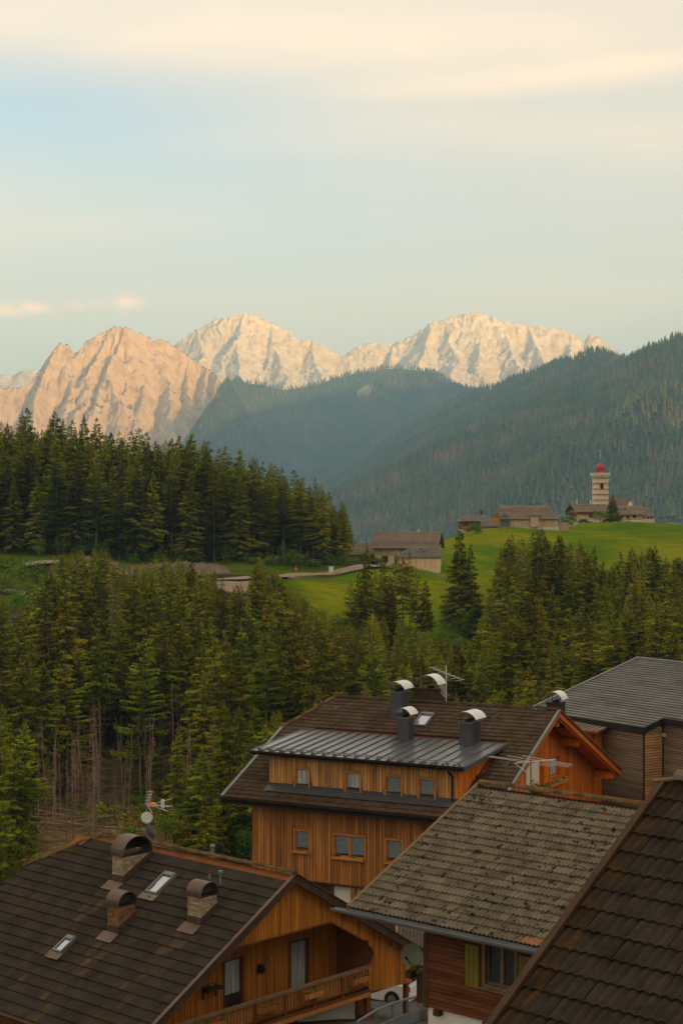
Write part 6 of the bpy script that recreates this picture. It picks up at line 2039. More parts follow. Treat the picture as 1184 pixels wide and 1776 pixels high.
    for x in (-2.2, 2.6):
        m = MB(); m.box((x, -2.9, 7.0), (x + 0.7, -2.2, 7.35)); m.build('skylight', M['skyglass'], H)
    # church: tower, nave
    d = 616; s = d / F
    xt = WX(1043.5, d); zg = EYE + (HZ - 912) * s
    zt = lambda py: EYE + (HZ - py) * s
    C = empty('church', (xt, d + 4, zg), rad(4), 'whitewashed church with a slim tower, red onion dome and grey nave roof', 'church')
    hw = 2.55
    top = zt(820) - zg
    m = MB(); m.box((-hw, -hw, -3), (hw, hw, top)); tw = m.build('tower', M['plaster_cream'], C)
    for zz in (top - 1.6, top - 8.0, top - 12.0):
        m = MB(); m.box((-hw - 0.12, -hw - 0.12, zz), (hw + 0.12, hw + 0.12, zz + 0.3)); m.build('cornice', M['plaster'], tw)
    m = MB(); m.box((-0.65, -hw - 0.05, top - 6.1), (0.65, -hw + 0.02, top - 4.1)); m.lathe([(0.65, -hw - 0.05 + 0), (0.65, -hw + .02)], (0, 0, 0), 12)
    m = MB(); pts = [(-0.65, top - 6.1), (0.65, top - 6.1), (0.65, top - 4.3)] + [(0.65 * math.cos(a * math.pi / 8), top - 4.3 + 0.65 * math.sin(a * math.pi / 8)) for a in range(1, 8)] + [(-0.65, top - 4.3)]
    m.prism([(x, -hw - 0.06, z_) for x, z_ in pts], (0, 0.07, 0)); f = m.build('belfry_window', M['brick_red'], tw)
    m = MB(); m.prism([(x * 0.72, -hw - 0.08, top - 5.1 + (z_ - top + 5.1) * 0.8) for x, z_ in pts], (0, 0.015, 0)); m.build('opening', M['black'], f)
    m = MB(); m.prism([(0.4 * math.cos(a * math.pi / 6), -hw - 0.06, top - 0.85 + 0.4 * math.sin(a * math.pi / 6)) for a in range(12)], (0, 0.05, 0)); m.build('oculus', M['black'], tw)
    zr = [(2.15, 0), (2.05, 0.25), (1.75, 0.5), (1.75, 0.9), (2.15, 1.4), (2.3, 2.0), (2.15, 2.7), (1.65, 3.4), (1.05, 3.95), (0.62, 4.4), (0.36, 4.9), (0.2, 5.6), (0.10, 6.2)]
    m = MB(); m.lathe([(r_ * 0.80, z_ * 0.86) for r_, z_ in zr], (0, 0, top), 16); dome = m.build('onion_dome', M['dome_red'], tw, smooth=True)
    m = MB(); m.tube((0, 0, top + 5.1), (0, 0, top + 9.0), 0.055, 6); m.lathe([(0.05, 0), (0.24, 0.2), (0.24, 0.35), (0.05, 0.55)], (0, 0, top + 6.3), 8); m.box((-0.5, -0.05, top + 8.2), (0.5, 0.05, top + 8.32))
    m.build('finial_cross', M['dish_white'], dome)
    m = MB(); m.box((3.6, 0.2, -3), (12.0, 8.4, 5.6)); k = m.build('nave', M['plaster_cream'], C)
    m = MB()
    m.prism([(2.8, -0.4, 5.3), (12.3, -0.4, 5.3), (11.2, 4.3, 10.3), (2.8, 4.3, 10.3)], (0, 0, 0.2)); m.prism([(2.8, 9.0, 5.3), (12.3, 9.0, 5.3), (11.2, 4.3, 10.3), (2.8, 4.3, 10.3)], (0, 0, 0.2)); m.prism([(11.2, 4.3, 10.3), (12.3, -0.4, 5.3), (12.3, 9.0, 5.3)], (0, 0, 0.2))
    m.build('roof', M['shake'], k)
    m = MB(); m.box((10.4, -1.6, 0), (12.2, 0.1, 7.2)); m.prism([(10.3, -1.6, 7.2), (12.3, -1.6, 7.2), (11.3, -1.6, 9.2)], (0, 1.7, 0)); m.build('gablet', M['plaster_cream'], k)
    # scaffold round the tower
    sc = empty('scaffolding', (xt, d + 4, zg), rad(4), 'timber and tube scaffolding standing round the church tower', 'scaffolding')
    ow = hw + 0.65
    for x in (-ow, -ow / 3, ow / 3, ow):
        for y in (-ow, ow):
            MB().tube((x, y, -2), (x, y, top - 0.1), 0.04, 5).build('pole', M['wood_tan'], sc)
    for k in range(6):
        zz = top - 1.8 - k * 2.05
        m = MB(); m.box((-ow, -ow, zz), (ow, -hw - 0.15, zz + 0.10)); m.box((-ow, hw + 0.15, zz), (ow, ow, zz + 0.10)); m.box((-ow, -hw - 0.14, zz), (-hw - 0.15, hw + 0.14, zz + 0.12)); m.box((hw + 0.15, -hw - 0.14, zz), (ow, hw + 0.14, zz + 0.12))
        m.build('deck', M['wood_brown'], sc)
    m = MB(); m.box((-ow - 0.05, -ow - 0.05, top - 1.0), (ow + 0.05, -ow, top + 0.05)); m.box((-ow - 0.05, -ow, top - 1.0), (-ow, ow, top + 0.05)); m.box((ow, -ow, top - 1.0), (ow + 0.05, ow, top + 0.05)); 
    m.build('guard_boards', M['plaster'], sc)
    # houses right of the church
    d = 600
    z = EYE + (HZ - 912) * d / F
    H = farm_building('farmhouse', 'house', 'house with a boarded upper floor and grey roof right of the round green bush', (WX(1092, d), d + 5, z), 10.0, 9, 4.5, 7.3, 0, 'shake', [(-2, 2.1, 'plaster_cream'), (2.1, 4.5, 'wood_barn')], 0.7,
                      openings=[('win', -3.2, -2.4, 3.0, 3.9), ('win', -1.2, -0.4, 3.0, 3.9), ('win', 1.2, 2.2, 3.0, 3.9), ('win', -3.0, -2.2, 0.5, 1.2), ('win', 1.8, 2.4, 0.5, 1.2), ('timber_frame', -0.4, -0.1, 0, 4.2)])
    m = MB(); m.box((-1.6, -2.7, 6.0), (-0.9, -2.0, 6.5)); m.build('skylight', M['skyglass'], H)
    d = 606
    z = EYE + (HZ - 914) * d / F
    farm_building('farmhouse', 'house', 'cream-walled house with small square windows, rightmost of the hilltop buildings', (WX(1121, d), d + 5.5, z), 6.6, 9, 4.1, 7.2, -3, 'slate', [(-3, 4.1, 'plaster_cream')], 0.5, hip=(0, 1.8),
                  openings=[('win', -2.6, -2.1, 3.1, 3.6), ('win', -0.9, -0.4, 3.1, 3.6), ('win', 0.6, 1.1, 3.1, 3.6), ('win', -0.2, 0.5, -0.2, 0.4), ('ledge', -2.9, -0.6, 2.0, 2.15), ('win', 2.0, 2.5, 3.1, 3.6)])
    d = 780
    o = farm_building('farmhouse', 'house', 'tiny pale grey house far behind the meadow at the right edge', (WX(1163, d), d, EYE + (HZ - 919) * d / F), 6, 5, 1.8, 3.2, 0, 'galv', [(-4, 1.8, 'plaster_white')], 0.3)
    # hut low in the forest at the left
    d = 330
    z = EYE + (HZ - 1086) * d / F
    H = farm_building('hut', 'hut', 'dark-roofed hut low among the trees at the left edge of the photo', (WX(27, d), d + 2, z), 4.6, 4, 1.5, 2.6, -10, 'slate', [(-2, 1.5, 'wood_larch')], 0.4, openings=[('win', -1.4, 0.4, 0.3, 1.0), ('sign_board', 0.8, 1.9, 0.4, 0.9, 'plaster_white')])
    m = MB(); m.box((-2.6, -2.48, 1.18), (1.2, -2.42, 1.34)); m.build('gutter', M['dish_white'], H)


build_hamlet()


def small_car(px, py, d, rz, label, mm='car_white'):
    z = sitez(px, d)
    t = empty('parked_car', (WX(px, d), d, z), rz, label, 'car')
    m = MB(); m.prism([(-2.0, -0.85, 0.3), (-2.0, -0.85, 0.85), (-1.4, -0.85, 0.95), (1.0, -0.85, 0.92), (1.95, -0.85, 0.72), (2.05, -0.85, 0.3)], (0, 1.7, 0))
    m.prism([(-1.8, -0.72, 0.95), (-1.3, -0.66, 1.42), (0.4, -0.66, 1.42), (1.1, -0.72, 0.95)], (0, 1.4, 0)); m.build('body', M[mm], t)
    m = MB(); m.prism([(-1.5, -0.735, 1.0), (-1.2, -0.69, 1.36), (0.3, -0.69, 1.36), (0.8, -0.735, 1.0)], (0, 0.02, 0)); m.build('window', M['glass'], t)
    for x in (-1.25, 1.25):
        for y in (-0.8, 0.8): MB().tube((x, y - 0.1, 0.32), (x, y + 0.1, 0.32), 0.32, 10).build('wheel', M['tyre'], t)
    return t


small_car(997, 908, 594, 0.15, 'white car parked at the left corner of the farmhouse below the tower')
small_car(1012, 909, 592, 0.3, 'dark car parked before the white ground floor of the farmhouse', 'anthracite')
small_car(650, 975, 432, 0.5, 'dark car parked beside the long barn behind the meadow', 'anthracite')


# ------------------------------------------------------------------ roads, banks and roadside things across the ravine
def build_far_roads():
    line = [(WX(p, d), d) for p, d in [(-120, 372), (20, 378), (100, 381), (170, 380), (250, 377), (330, 374), (400, 373), (450, 376), (500, 381), (560, 391), (612, 403), (650, 415), (680, 420)]]
    strip('forest_road', line, 4.6, M['roadpale'], 0.25, step=2.0)
    line2 = [(WX(p, d), d) for p, d in [(-90, 352), (0, 353), (38, 352), (52, 350)]]
    strip('side_track', line2, 4.0, M['dirt'], 0.2)
    # sandy lay-by
    pts = [(WX(p, d), d) for p, d in [(352, 372), (385, 362), (430, 362), (462, 373), (500, 380), (440, 377), (400, 374)]]
    cx = sum(p[0] for p in pts) / len(pts); cy = sum(p[1] for p in pts) / len(pts)
    X, Y = np.meshgrid(np.linspace(min(p[0] for p in pts), max(p[0] for p in pts), 24), np.linspace(361, 381, 20))
    keep = in_poly(X, Y, pts)
    Z = ground_z(X, Y) + 0.16
    o = grid_object('dirt_lot', X, Y, np.where(keep, Z, Z - 3.0), M['dirt'])
    # cut bank above the road
    def bank(name, pxs, d0, d1, h):
        n = 40
        V, Fc = [], []
        P = np.linspace(pxs[0], pxs[1], n); m_ = 8
        for i, p in enumerate(P):
            e = math.sin(math.pi * i / (n - 1)) ** 0.5
            for j in range(m_):
                t = j / (m_ - 1)
                d = d0 + (d1 - d0) * t
                x = WX(p, d0)
                z = gzf(x, d0) + 0.1 + h * e * t + random.uniform(-.32, .32) * (0.2 + t)
                V.append((x + random.uniform(-.2, .2), d, z))
        Fc = [(i * m_ + j, (i + 1) * m_ + j, (i + 1) * m_ + j + 1, i * m_ + j + 1) for i in range(n - 1) for j in range(m_ - 1)]
        return link_mesh(name, np_mesh(name, V, Fc, M['bank'], smooth=True))
    for pxs, d0, d1, h in (((208, 400), 381, 386, 2.9), ((128, 212), 383, 386, 1.9)):
        o = bank('earth_bank', pxs, d0, d1, h); o['kind'] = 'structure'
    # low wall and rail fence on the valley edge of the road
    a, b = 508, 592
    n = 30
    V = []
    w = MB()
    for i in range(n):
        p0 = a + (b - a) * i / n; p1 = a + (b - a) * (i + 1) / n
        d0 = 379.5 + (p0 - 500) * 0.19 - 0.3; d1 = 379.5 + (p1 - 500) * 0.19 - 0.3
        z0, z1 = gzf(WX(p0, d0), d0 + 1.5), gzf(WX(p1, d1), d1 + 1.5)
        h0 = 1.3 * math.sin(math.pi * min(1, 1 - i / n * 0.8))
        w.prism([(WX(p0, d0), d0 - 2.4, z0 - 1.6), (WX(p1, d1), d1 - 2.4, z1 - 1.6), (WX(p1, d1), d1 - 2.4, z1 + 0.15), (WX(p0, d0), d0 - 2.4, z0 + 0.15)], (0, 0.35, 0))
    o = w.build('retaining_wall', M['dirt']); tag(o, 'low pale retaining wall along the meadow edge of the far road', 'wall')
    t = empty('rail_fence', (WX(500, 378), 378, 0), 0, 'weathered wooden rail fence along the far road above the bright meadow', 'fence')
    prev = None
    r = MB()
    for i in range(22):
        p = 500 + i * 5.6
        d = 379.5 + (p - 500) * 0.19 - 2.6
        q = Vector((WX(p, d), d, gzf(WX(p, d), d) + 0.2)) - Vector((WX(500, 378), 378, 0))
        MB().box((-0.08, -0.08, 0), (0.08, 0.08, 1.1)).build('post', M['wood_barn'], t, None, q)
        if prev is not None:
            for dz in (0.55, 0.95): MB().bar(prev + Vector((0, 0, dz)), q + Vector((0, 0, dz)), 0.06, 0.13).build('rail', M['wood_barn'], t)
        prev = q
    # fence across the meadow below the lone spruces
    # orange marker and white cabinet
    d = 388
    q = W(513, 992, d); q.z = gzf(q.x, d) + 0.3
    t = empty('road_marker', q, 0, 'small orange-red round marker on a short post beside the far road', 'road marker')
    MB().tube((0, 0, -0.5), (0, 0, 0.5), 0.05, 6).build('post', M['galv'], t)
    MB().tube((0, -0.06, 0.75), (0, -0.01, 0.75), 0.36, 14).build('disc', M['red_marker'], t)
    d = 397
    q = W(574, 990, d); q.z = gzf(q.x, d) + 0.2
    t = empty('utility_cabinet', q, 0.1, 'white utility cabinet with a flat cap beside the far road', 'utility cabinet')
    MB().box((-0.5, -0.35, -0.5), (0.5, 0.35, 1.2)).build('cabinet', M['white_paint'], t)
    MB().box((-0.62, -0.45, 1.2), (0.62, 0.45, 1.36)).build('cap', M['white_paint'], t)
    # meadow path fence
    t = empty('meadow_fence', (0, 0, 0), 0, 'line of old fence posts crossing the meadow left of the paired spruces', 'fence')
    for i in range(16):
        p = 735 + i * 3.4; d = 378 - i * 1.6
        MB().box((-0.07, -0.07, -0.3), (0.07, 0.07, 1.1)).build('post', M['wood_grey'], t, None, (WX(p, d), d, gzf(WX(p, d), d)))
    t = empty('pasture_fence', (0, 0, 0), 0, 'pasture fence below the tan shed at the meadow edge', 'fence')
    prev = None
    for i in range(22):
        p = 655 + i * 5.6; d = 421 - abs(i - 6) * 0.12
        q = Vector((WX(p, d), d, gzf(WX(p, d), d)))
        MB().box((-0.08, -0.08, -0.3), (0.08, 0.08, 1.0)).build('post', M['wood_barn'], t, None, q)
        if prev is not None:
            MB().bar(prev + Vector((0, 0, 0.8)), q + Vector((0, 0, 0.8)), 0.06, 0.14).build('rail', M['wood_barn'], t)
        prev = q


build_far_roads()


# ------------------------------------------------------------------ trees
class Leaves:
    def __init__(s): s.v, s.f, s.t = [], [], []

    def tri(s, a, b, c, t):
        i = len(s.v); s.v += [a, b, c]; s.f.append((i, i + 1, i + 2)); s.t.append(t)


def spruce_mesh(seed, H, c0, R, kind='spruce', dens=1.0, lod=1.0):
    r = random.Random(seed)
    L = Leaves()
    z = H * c0
    step = 0.46 / dens
    while z < H - 0.25:
        t = (z - H * c0) / (H * (1 - c0))
        prof = (1 - t) ** 0.74 * (0.55 + 0.45 * min(1, t * 5 + 0.25))
        Rz = R * prof + 0.12
        nb = max(4, int((6.4 if kind == 'spruce' else 5.6) * (0.75 + 0.5 * (1 - t))))
        ph = r.uniform(0, 6.28)
        for k in range(nb):
            a = ph + 6.283 * k / nb + r.uniform(-0.35, 0.35)
            ln = Rz * r.uniform(0.5, 1.12)
            if r.random() < 0.08: ln *= 0.4
            dz0 = r.uniform(-0.5, 0.5)
            droop = (0.50 if kind == 'spruce' else 0.12) * (0.55 + 0.6 * (1 - t))
            ca, sa = math.cos(a), math.sin(a)
            tn = r.random()

            def P(u, side=0.0, dz=0.0):
                rr = ln * u
                zz = z + dz0 - droop * ln * (u ** 1.2) + (0.30 * ln * u ** 3 if kind == 'spruce' else 0.22 * ln * u ** 2) + dz
                return Vector((ca * rr - sa * side, sa * rr + ca * side, zz))
            w0 = 0.16 * ln + 0.08
            # bough: a narrow tapering blade
            L.tri(P(0.05), P(0.55, w0, -0.05), P(1.0, 0, 0.05), tn); L.tri(P(0.05), P(1.0, 0, 0.05), P(0.55, -w0, -0.05), tn)
            n = max(2, int((2 + ln * 1.5) * lod))
            for j in range(n):
                u = 0.22 + 0.74 * (j + r.random() * 0.6) / n
                sd = 1 if j % 2 else -1
                sp = (0.34 * ln * (1.05 - u) + 0.20) * r.uniform(0.7, 1.25)
                hang = -r.uniform(0.18, 0.55) * (1.0 if kind == 'spruce' else 0.6)
                L.tri(P(u - 0.10), P(min(1.02, u + 0.14), 0, 0.02), P(u + 0.10, sd * sp, hang * 0.7), min(1, tn * 0.7 + r.random() * 0.35))
                if kind == 'spruce' or r.random() < 0.5:
                    L.tri(P(u - 0.06), P(u + 0.12), P(u + 0.05, -sd * 0.12, hang * 1.35), tn * 0.6)
        z += step * r.uniform(0.8, 1.2) * (0.75 + 0.45 * (1 - t))
    # leader
    for k in range(3):
        a = k * 2.09
        L.tri(Vector((0, 0, H + 0.35)), Vector((0.14 * math.cos(a), 0.14 * math.sin(a), H - 0.7)), Vector((0.14 * math.cos(a + 2.09), 0.14 * math.sin(a + 2.09), H - 0.7)), 0.4)
    return L


def leaves_to_mesh(L, name, m):
    return np_mesh(name, np.array([tuple(v) for v in L.v]), np.array(L.f), m, tint=L.t)


def trunk_mesh(H, r0, seed, m, dead=0.0, low=0.0):
    r = random.Random(seed)
    b = MB()
    n = 7
    pts = [Vector((r.uniform(-.05, .05) * i, r.uniform(-.05, .05) * i, -1.5 + (H + 1.3) * i / n)) for i in range(n + 1)]
    for i in range(n):
        b.tube(pts[i], pts[i + 1], r0 * (1 - i / n * 0.92), 6, r0 * (1 - (i + 1) / n * 0.92) + 0.015)
    z = H * 0.12 if not dead else H * 0.2
    top = H * 0.5 if not dead else H * 0.98
    cnt = int((14 if not dead else 70 * dead) + low * 20)
    for k in range(cnt):
        zz = r.uniform(z, top)
        a = r.uniform(0, 6.28)
        rem = 1 - zz / H
        ln = (r.uniform(0.4, 1.3) if not dead else r.uniform(0.35, 1.0) * (0.5 + 2.2 * rem))
        e = Vector((math.cos(a) * ln, math.sin(a) * ln, zz + ln * r.uniform(-0.45, 0.1)))
        b.tube(Vector((0, 0, zz)), e, 0.035, 3, 0.01)
        if dead and ln > 0.5:
            for q in range(4):
                u = r.uniform(0.35, 1)
                p = Vector((0, 0, zz)).lerp(e, u)
                b.tube(p, p + Vector((r.uniform(-.4, .4), r.uniform(-.4, .4), r.uniform(-.4, 0.0))), 0.014, 3, 0.006)
    return b.mesh('trunk', m)


def bush_mesh(seed, w, h, n, size, low=0.05):
    r = random.Random(seed)
    st = random.getstate(); random.seed(seed)
    b = MB()
    lobes = [(Vector((r.uniform(-.5, .5) * w, r.uniform(-.5, .5) * w, h * r.uniform(0.25, 0.8))), w * r.uniform(0.28, 0.5)) for _ in range(9)]
    lobes.append((Vector((0, 0, h * 0.55)), w * 0.5))
    for c, rr in lobes:
        for _ in range(n // 10):
            v = Vector((r.gauss(0, 1), r.gauss(0, 1), r.gauss(0, 1))).normalized() * rr * r.uniform(0.55, 1.05)
            v.z *= h / w * 0.6
            p = c + v
            p.z = max(p.z, low)
            a = Vector((r.gauss(0, 1), r.gauss(0, 1), r.gauss(0, .6))).normalized() * size * r.uniform(.6, 1.4)
            q = a.orthogonal().normalized() * size * r.uniform(.35, .7)
            b.add([p - a * .5, p + q * .5, p + a * .5, p - q * .5], [(0, 1, 2, 3)], 0, r.random())
    random.setstate(st)
    return b


PROTO = {'spruce': [], 'larch': [], 'young': [], 'dead': [], 'pole': [], 'bare': []}


def build_protos():
    for k in range(12):
        H = 20.0
        c0 = [0.08, 0.12, 0.22, 0.30, 0.05, 0.40, 0.16, 0.10, 0.26, 0.52, 0.58, 0.48][k]
        R = [4.9, 4.5, 4.0, 3.7, 5.2, 3.5, 4.4, 4.7, 3.9, 3.4, 3.0, 3.6][k]
        cm = leaves_to_mesh(spruce_mesh(300 + k, H, c0, R), 'crown', M['needle'])
        tm = trunk_mesh(H, 0.24, 400 + k, M['bark'], 0, c0 * 2)
        PROTO['spruce'].append((cm, tm, H))
    for k in range(5):
        H = 20.0
        cm = leaves_to_mesh(spruce_mesh(500 + k, H, [0.22, 0.30, 0.12, 0.4, 0.25][k], [4.3, 3.9, 4.6, 3.6, 4.2][k], 'larch', 1.05), 'crown', M['larch'])
        tm = trunk_mesh(H, 0.22, 600 + k, M['bark'], 0, 0.3)
        PROTO['larch'].append((cm, tm, H))
    for k in range(4):
        H = 8.0
        cm = leaves_to_mesh(spruce_mesh(700 + k, H, 0.04, [2.5, 2.2, 2.7, 2.3][k], 'spruce', 1.2), 'crown', M['needle' if k % 2 else 'larch'])
        tm = trunk_mesh(H, 0.10, 720 + k, M['bark'])
        PROTO['young'].append((cm, tm, H))
    for k in range(5):
        PROTO['dead'].append((None, trunk_mesh(18.0, 0.20, 800 + k, M['deadbark'], [1.0, 1.6, 0.7, 1.3, 2.0][k]), 18.0))
    for k in range(3):
        PROTO['pole'].append((None, trunk_mesh(17.0, 0.17, 850 + k, M['deadbark'], 0.25), 17.0))


build_protos()
COUNT = {}


def plant(kind, x, y, H, name, label, cat, group=None, var=None, z=None, fat=1.0, lean=0.0):
    P_ = PROTO[kind]
    cm, tm, h0 = P_[(random.randrange(len(P_)) if var is None else var) % len(P_)]
    s = H / h0
    if z is None: z = gzf(x, y)
    t = empty(name, (x, y, z), random.uniform(0, 6.28), label, cat, group)
    f = s * fat * (0.85 + 0.15 / max(s, .3)) if kind in ('spruce', 'larch') else s * fat
    t.scale = (f, f, s)
    if lean: t.rotation_euler = (random.uniform(-lean, lean), random.uniform(-lean, lean), random.uniform(0, 6.28))
    if cm: link_mesh('crown', cm, t)
    link_mesh('trunk', tm, t)
    COUNT[name] = COUNT.get(name, 0) + 1
    return t


def scatter(n_try, x0, x1, y0, y1, mind, ok, seed):
    r = np.random.default_rng(seed)
    pts = []
    cell = {}
    for _ in range(n_try):
        x, y = r.uniform(x0, x1), r.uniform(y0, y1)
        if not ok(x, y): continue
        cx, cy = int(x // mind), int(y // mind)
        bad = False
        for i in (-1, 0, 1):
            for j in (-1, 0, 1):
                for (a, b) in cell.get((cx + i, cy + j), ()):
                    if (a - x) ** 2 + (b - y) ** 2 < mind * mind: bad = True
        if bad: continue
        cell.setdefault((cx, cy), []).append((x, y)); pts.append((x, y))
    return pts


def px_of(x, y): return CX + F * x / y


def in1(x, y, poly): return bool(in_poly(np.array([x]), np.array([y]), poly)[0])


def vis(px, m=60): return -m < px < 1184 + m


def build_forest():
    items = []    # (kind, x, y, H, region)
    # A: the dark wood on the ridge above the far road
    def okA(x, y):
        p = px_of(x, y)
        front = 392 + max(0, (p - 350)) * 0.07
        return -70 < p < 598 and y > front and y < 462 - max(0, p - 380) * 0.10
    LA = [(-80, 740), (0, 706), (70, 706), (120, 716), (180, 716), (240, 730), (300, 748), (340, 752), (400, 768), (440, 782), (500, 808), (560, 838), (605, 880)]

    def line(L, p):
        for (a, b), (c, d) in zip(L[:-1], L[1:]):
            if a <= p <= c: return b + (d - b) * (p - a) / (c - a)
        return L[0][1] if p < L[0][0] else L[-1][1]
    for x, y in scatter(9000, -95, 8, 390, 465, 3.35, okA, 21):
        p = px_of(x, y); z = gzf(x, y)
        lim = EYE + (HZ - line(LA, p)) / F * y
        Hmax = lim - z
        H = min(Hmax * random.uniform(0.72, 1.02), random.uniform(17, 29))
        if Hmax < 8: continue
        k = 'larch' if random.random() < 0.38 else 'spruce'
        items.append((k, x, y, H, 'A'))
    # B: the steep wood between the brook and the far road
    def okB(x, y):
        p = px_of(x, y)
        if not (-60 < p < 660): return False
        if y > 373: return False
        if y < 252 and 45 < p < 340: return random.random() < 0.018
        if in1(x, y, MEADOW) or in1(x, y, GREENS[0]) or in1(x, y, GREENS[1]): return False
        if in1(x, y, CLEAR): return random.random() < 0.04
        if 340 < p < 620 and y > 366 and not 430 < p < 500: return False
        return True
    LB = [(-60, 1030), (60, 1035), (90, 960), (130, 950), (185, 950), (205, 975), (255, 970), (290, 962), (330, 970), (380, 990), (400, 1015), (425, 1005), (450, 962), (480, 975), (500, 1010), (540, 1050), (600, 1090), (640, 1090), (680, 1100)]
    for x, y in scatter(9000, -80, 12, 186, 374, 3.7, okB, 22):
        p = px_of(x, y); z = gzf(x, y)
        lim = EYE + (HZ - line(LB, p)) / F * y
        Hmax = lim - z
        H = min(random.uniform(15, 25), Hmax * random.uniform(0.86, 1.0))
        if Hmax < 6: continue
        if y < 230: H = min(H, random.uniform(8, 17))
        q = random.random()
        dz = math.exp(-((p - 170) / 120) ** 2 - ((y - 260) / 60) ** 2)
        k = 'dead' if q < 0.05 + 0.20 * dz else ('larch' if q > 0.87 else 'spruce')
        items.append((k, x, y, H, 'B'))
    # C: wood at the right below the church meadow
    def okC(x, y):
        p = px_of(x, y)
        if in1(x, y, MEADOW): return False
        if p < 862 and y > 352: return False
        return 852 < p < 1300 and 300 < y < 424 or (560 < p < 1300 and 192 < y < 343)
    LC = [(540, 1060), (600, 1075), (640, 1062), (700, 1066), (740, 1095), (790, 1105), (830, 1110), (862, 950), (885, 922), (905, 930), (930, 912), (965, 918), (985, 940), (1005, 920), (1030, 945), (1050, 985), (1070, 960), (1090, 945), (1115, 955), (1130, 935), (1150, 960), (1184, 965), (1320, 960)]
    for x, y in scatter(7000, -6, 110, 192, 424, 4.2, okC, 23):
        p = px_of(x, y); z = gzf(x, y)
        lim = EYE + (HZ - line(LC, p)) / F * y
        Hmax = lim - z
        big = y > 318 and p > 855
        H = min(random.uniform(22, 29) if big else random.uniform(11, 20), Hmax * random.uniform(0.80, 1.0))
        if y < 240: H = min(H, random.uniform(7, 13))
        if Hmax < 6: continue
        k = 'larch' if random.random() < 0.22 else 'spruce'
        items.append((k, x, y, H, 'C'))
    def describe(k, x, y, H, rg):
        p = px_of(x, y)
        kind = {'spruce': 'dark spruce', 'larch': 'lighter green larch', 'dead': 'dead bare tree'}[k]
        if rg == 'A':
            side = 'at the left edge of' if p < 120 else 'left of the middle of' if p < 260 else 'right of the middle of' if p < 430 else 'at the right end of'
            row = 'front row' if y < 408 else 'inner rows' if y < 432 else 'skyline rows'
            return f'{kind} {side} the left ridge wood, {row}', f'{k} trees of the ridge wood, {row}, {side.split(" the ")[-1] if False else side}'
        if rg == 'B':
            row = 'just below the far road' if y > 335 else 'halfway up the slope' if y > 285 else 'low on the slope' if y > 232 else 'at the foot of the slope'
            side = 'left of the dead clearing' if p < 70 else 'round the dead clearing' if p < 330 else 'left of the tall timber house' if p < 480 else 'above the metal dormer roof'
            return f'{kind} {row}, {side}', f'{k} trees {row}, {side}'
        side = 'above the metal dormer roof' if p < 720 else 'behind the twin chimneys' if p < 860 else 'above the orange gable' if p < 1010 else 'above the modern grey roof'
        row = 'at the top of the right-hand wood' if y > 345 else 'in the middle of the right-hand wood' if y > 285 else 'at the foot of the right-hand wood'
        return f'{kind} {row}, {side}', f'{k} trees {row}, {side}'
    # the spruces nearest the viewer stand as single trees, the deepest rows are one mass
    sp = [i for i in items if i[0] == 'spruce']
    size = lambda i: i[3] / i[2]
    sp.sort(key=size, reverse=True)
    single = set(id(i) for i in sp[:285])
    rest = []
    for it in items:
        k, x, y, H, rg = it
        if k == 'spruce' and id(it) not in single:
            rest.append(it); continue
        nm = {'spruce': 'spruce_tree', 'larch': 'larch_tree', 'dead': 'dead_tree'}[k]
        l, g = describe(*it)
        var = None
        if k == 'spruce': var = random.choice([9, 10, 11, 5, 3]) if (rg == 'B' and y < 292 and 30 < px_of(x, y) < 350) else random.choice([0, 1, 2, 3, 4, 6, 7, 8, 5])
        plant(k, x, y, H, nm, l, 'tree', g, var, fat=random.uniform(0.85, 1.38), lean=0.03)
    print('forest items', len(items), 'rest', len(rest))
    # remaining spruces as one mass
    if rest:
        Vs, Fs, Ts, b = [], [], [], 0
        lods = []
        for k in range(4):
            L = spruce_mesh(900 + k, 20.0, [0.12, 0.2, 0.3, 0.16][k], [4.6, 4.2, 4.0, 4.7][k], 'spruce', 0.7, 0.8)
            lods.append((np.array([tuple(v) for v in L.v]), np.array(L.f), np.array(L.t)))
        for (_, x, y, H, rg) in rest:
            V, Fc, T = lods[random.randrange(4)]
            a = random.uniform(0, 6.28); s = H / 20.0; f = s * random.uniform(0.85, 1.1) * 1.05
            ca, sa = math.cos(a), math.sin(a)
            v = np.stack([(V[:, 0] * ca - V[:, 1] * sa) * f + x, (V[:, 0] * sa + V[:, 1] * ca) * f + y, V[:, 2] * s + gzf(x, y)], 1)
            Vs.append(v); Fs.append(Fc + b); Ts.append(np.clip(T * 0.6 + random.random() * 0.4, 0, 1)); b += len(v)
        me = np_mesh('spruce_wood', np.concatenate(Vs), np.concatenate(Fs), M['needle'], tint=np.concatenate(Ts))
        tag(link_mesh('spruce_wood', me), 'deeper rows of spruce filling the woods behind the nearer trees', 'wood', kind='stuff')


build_forest()


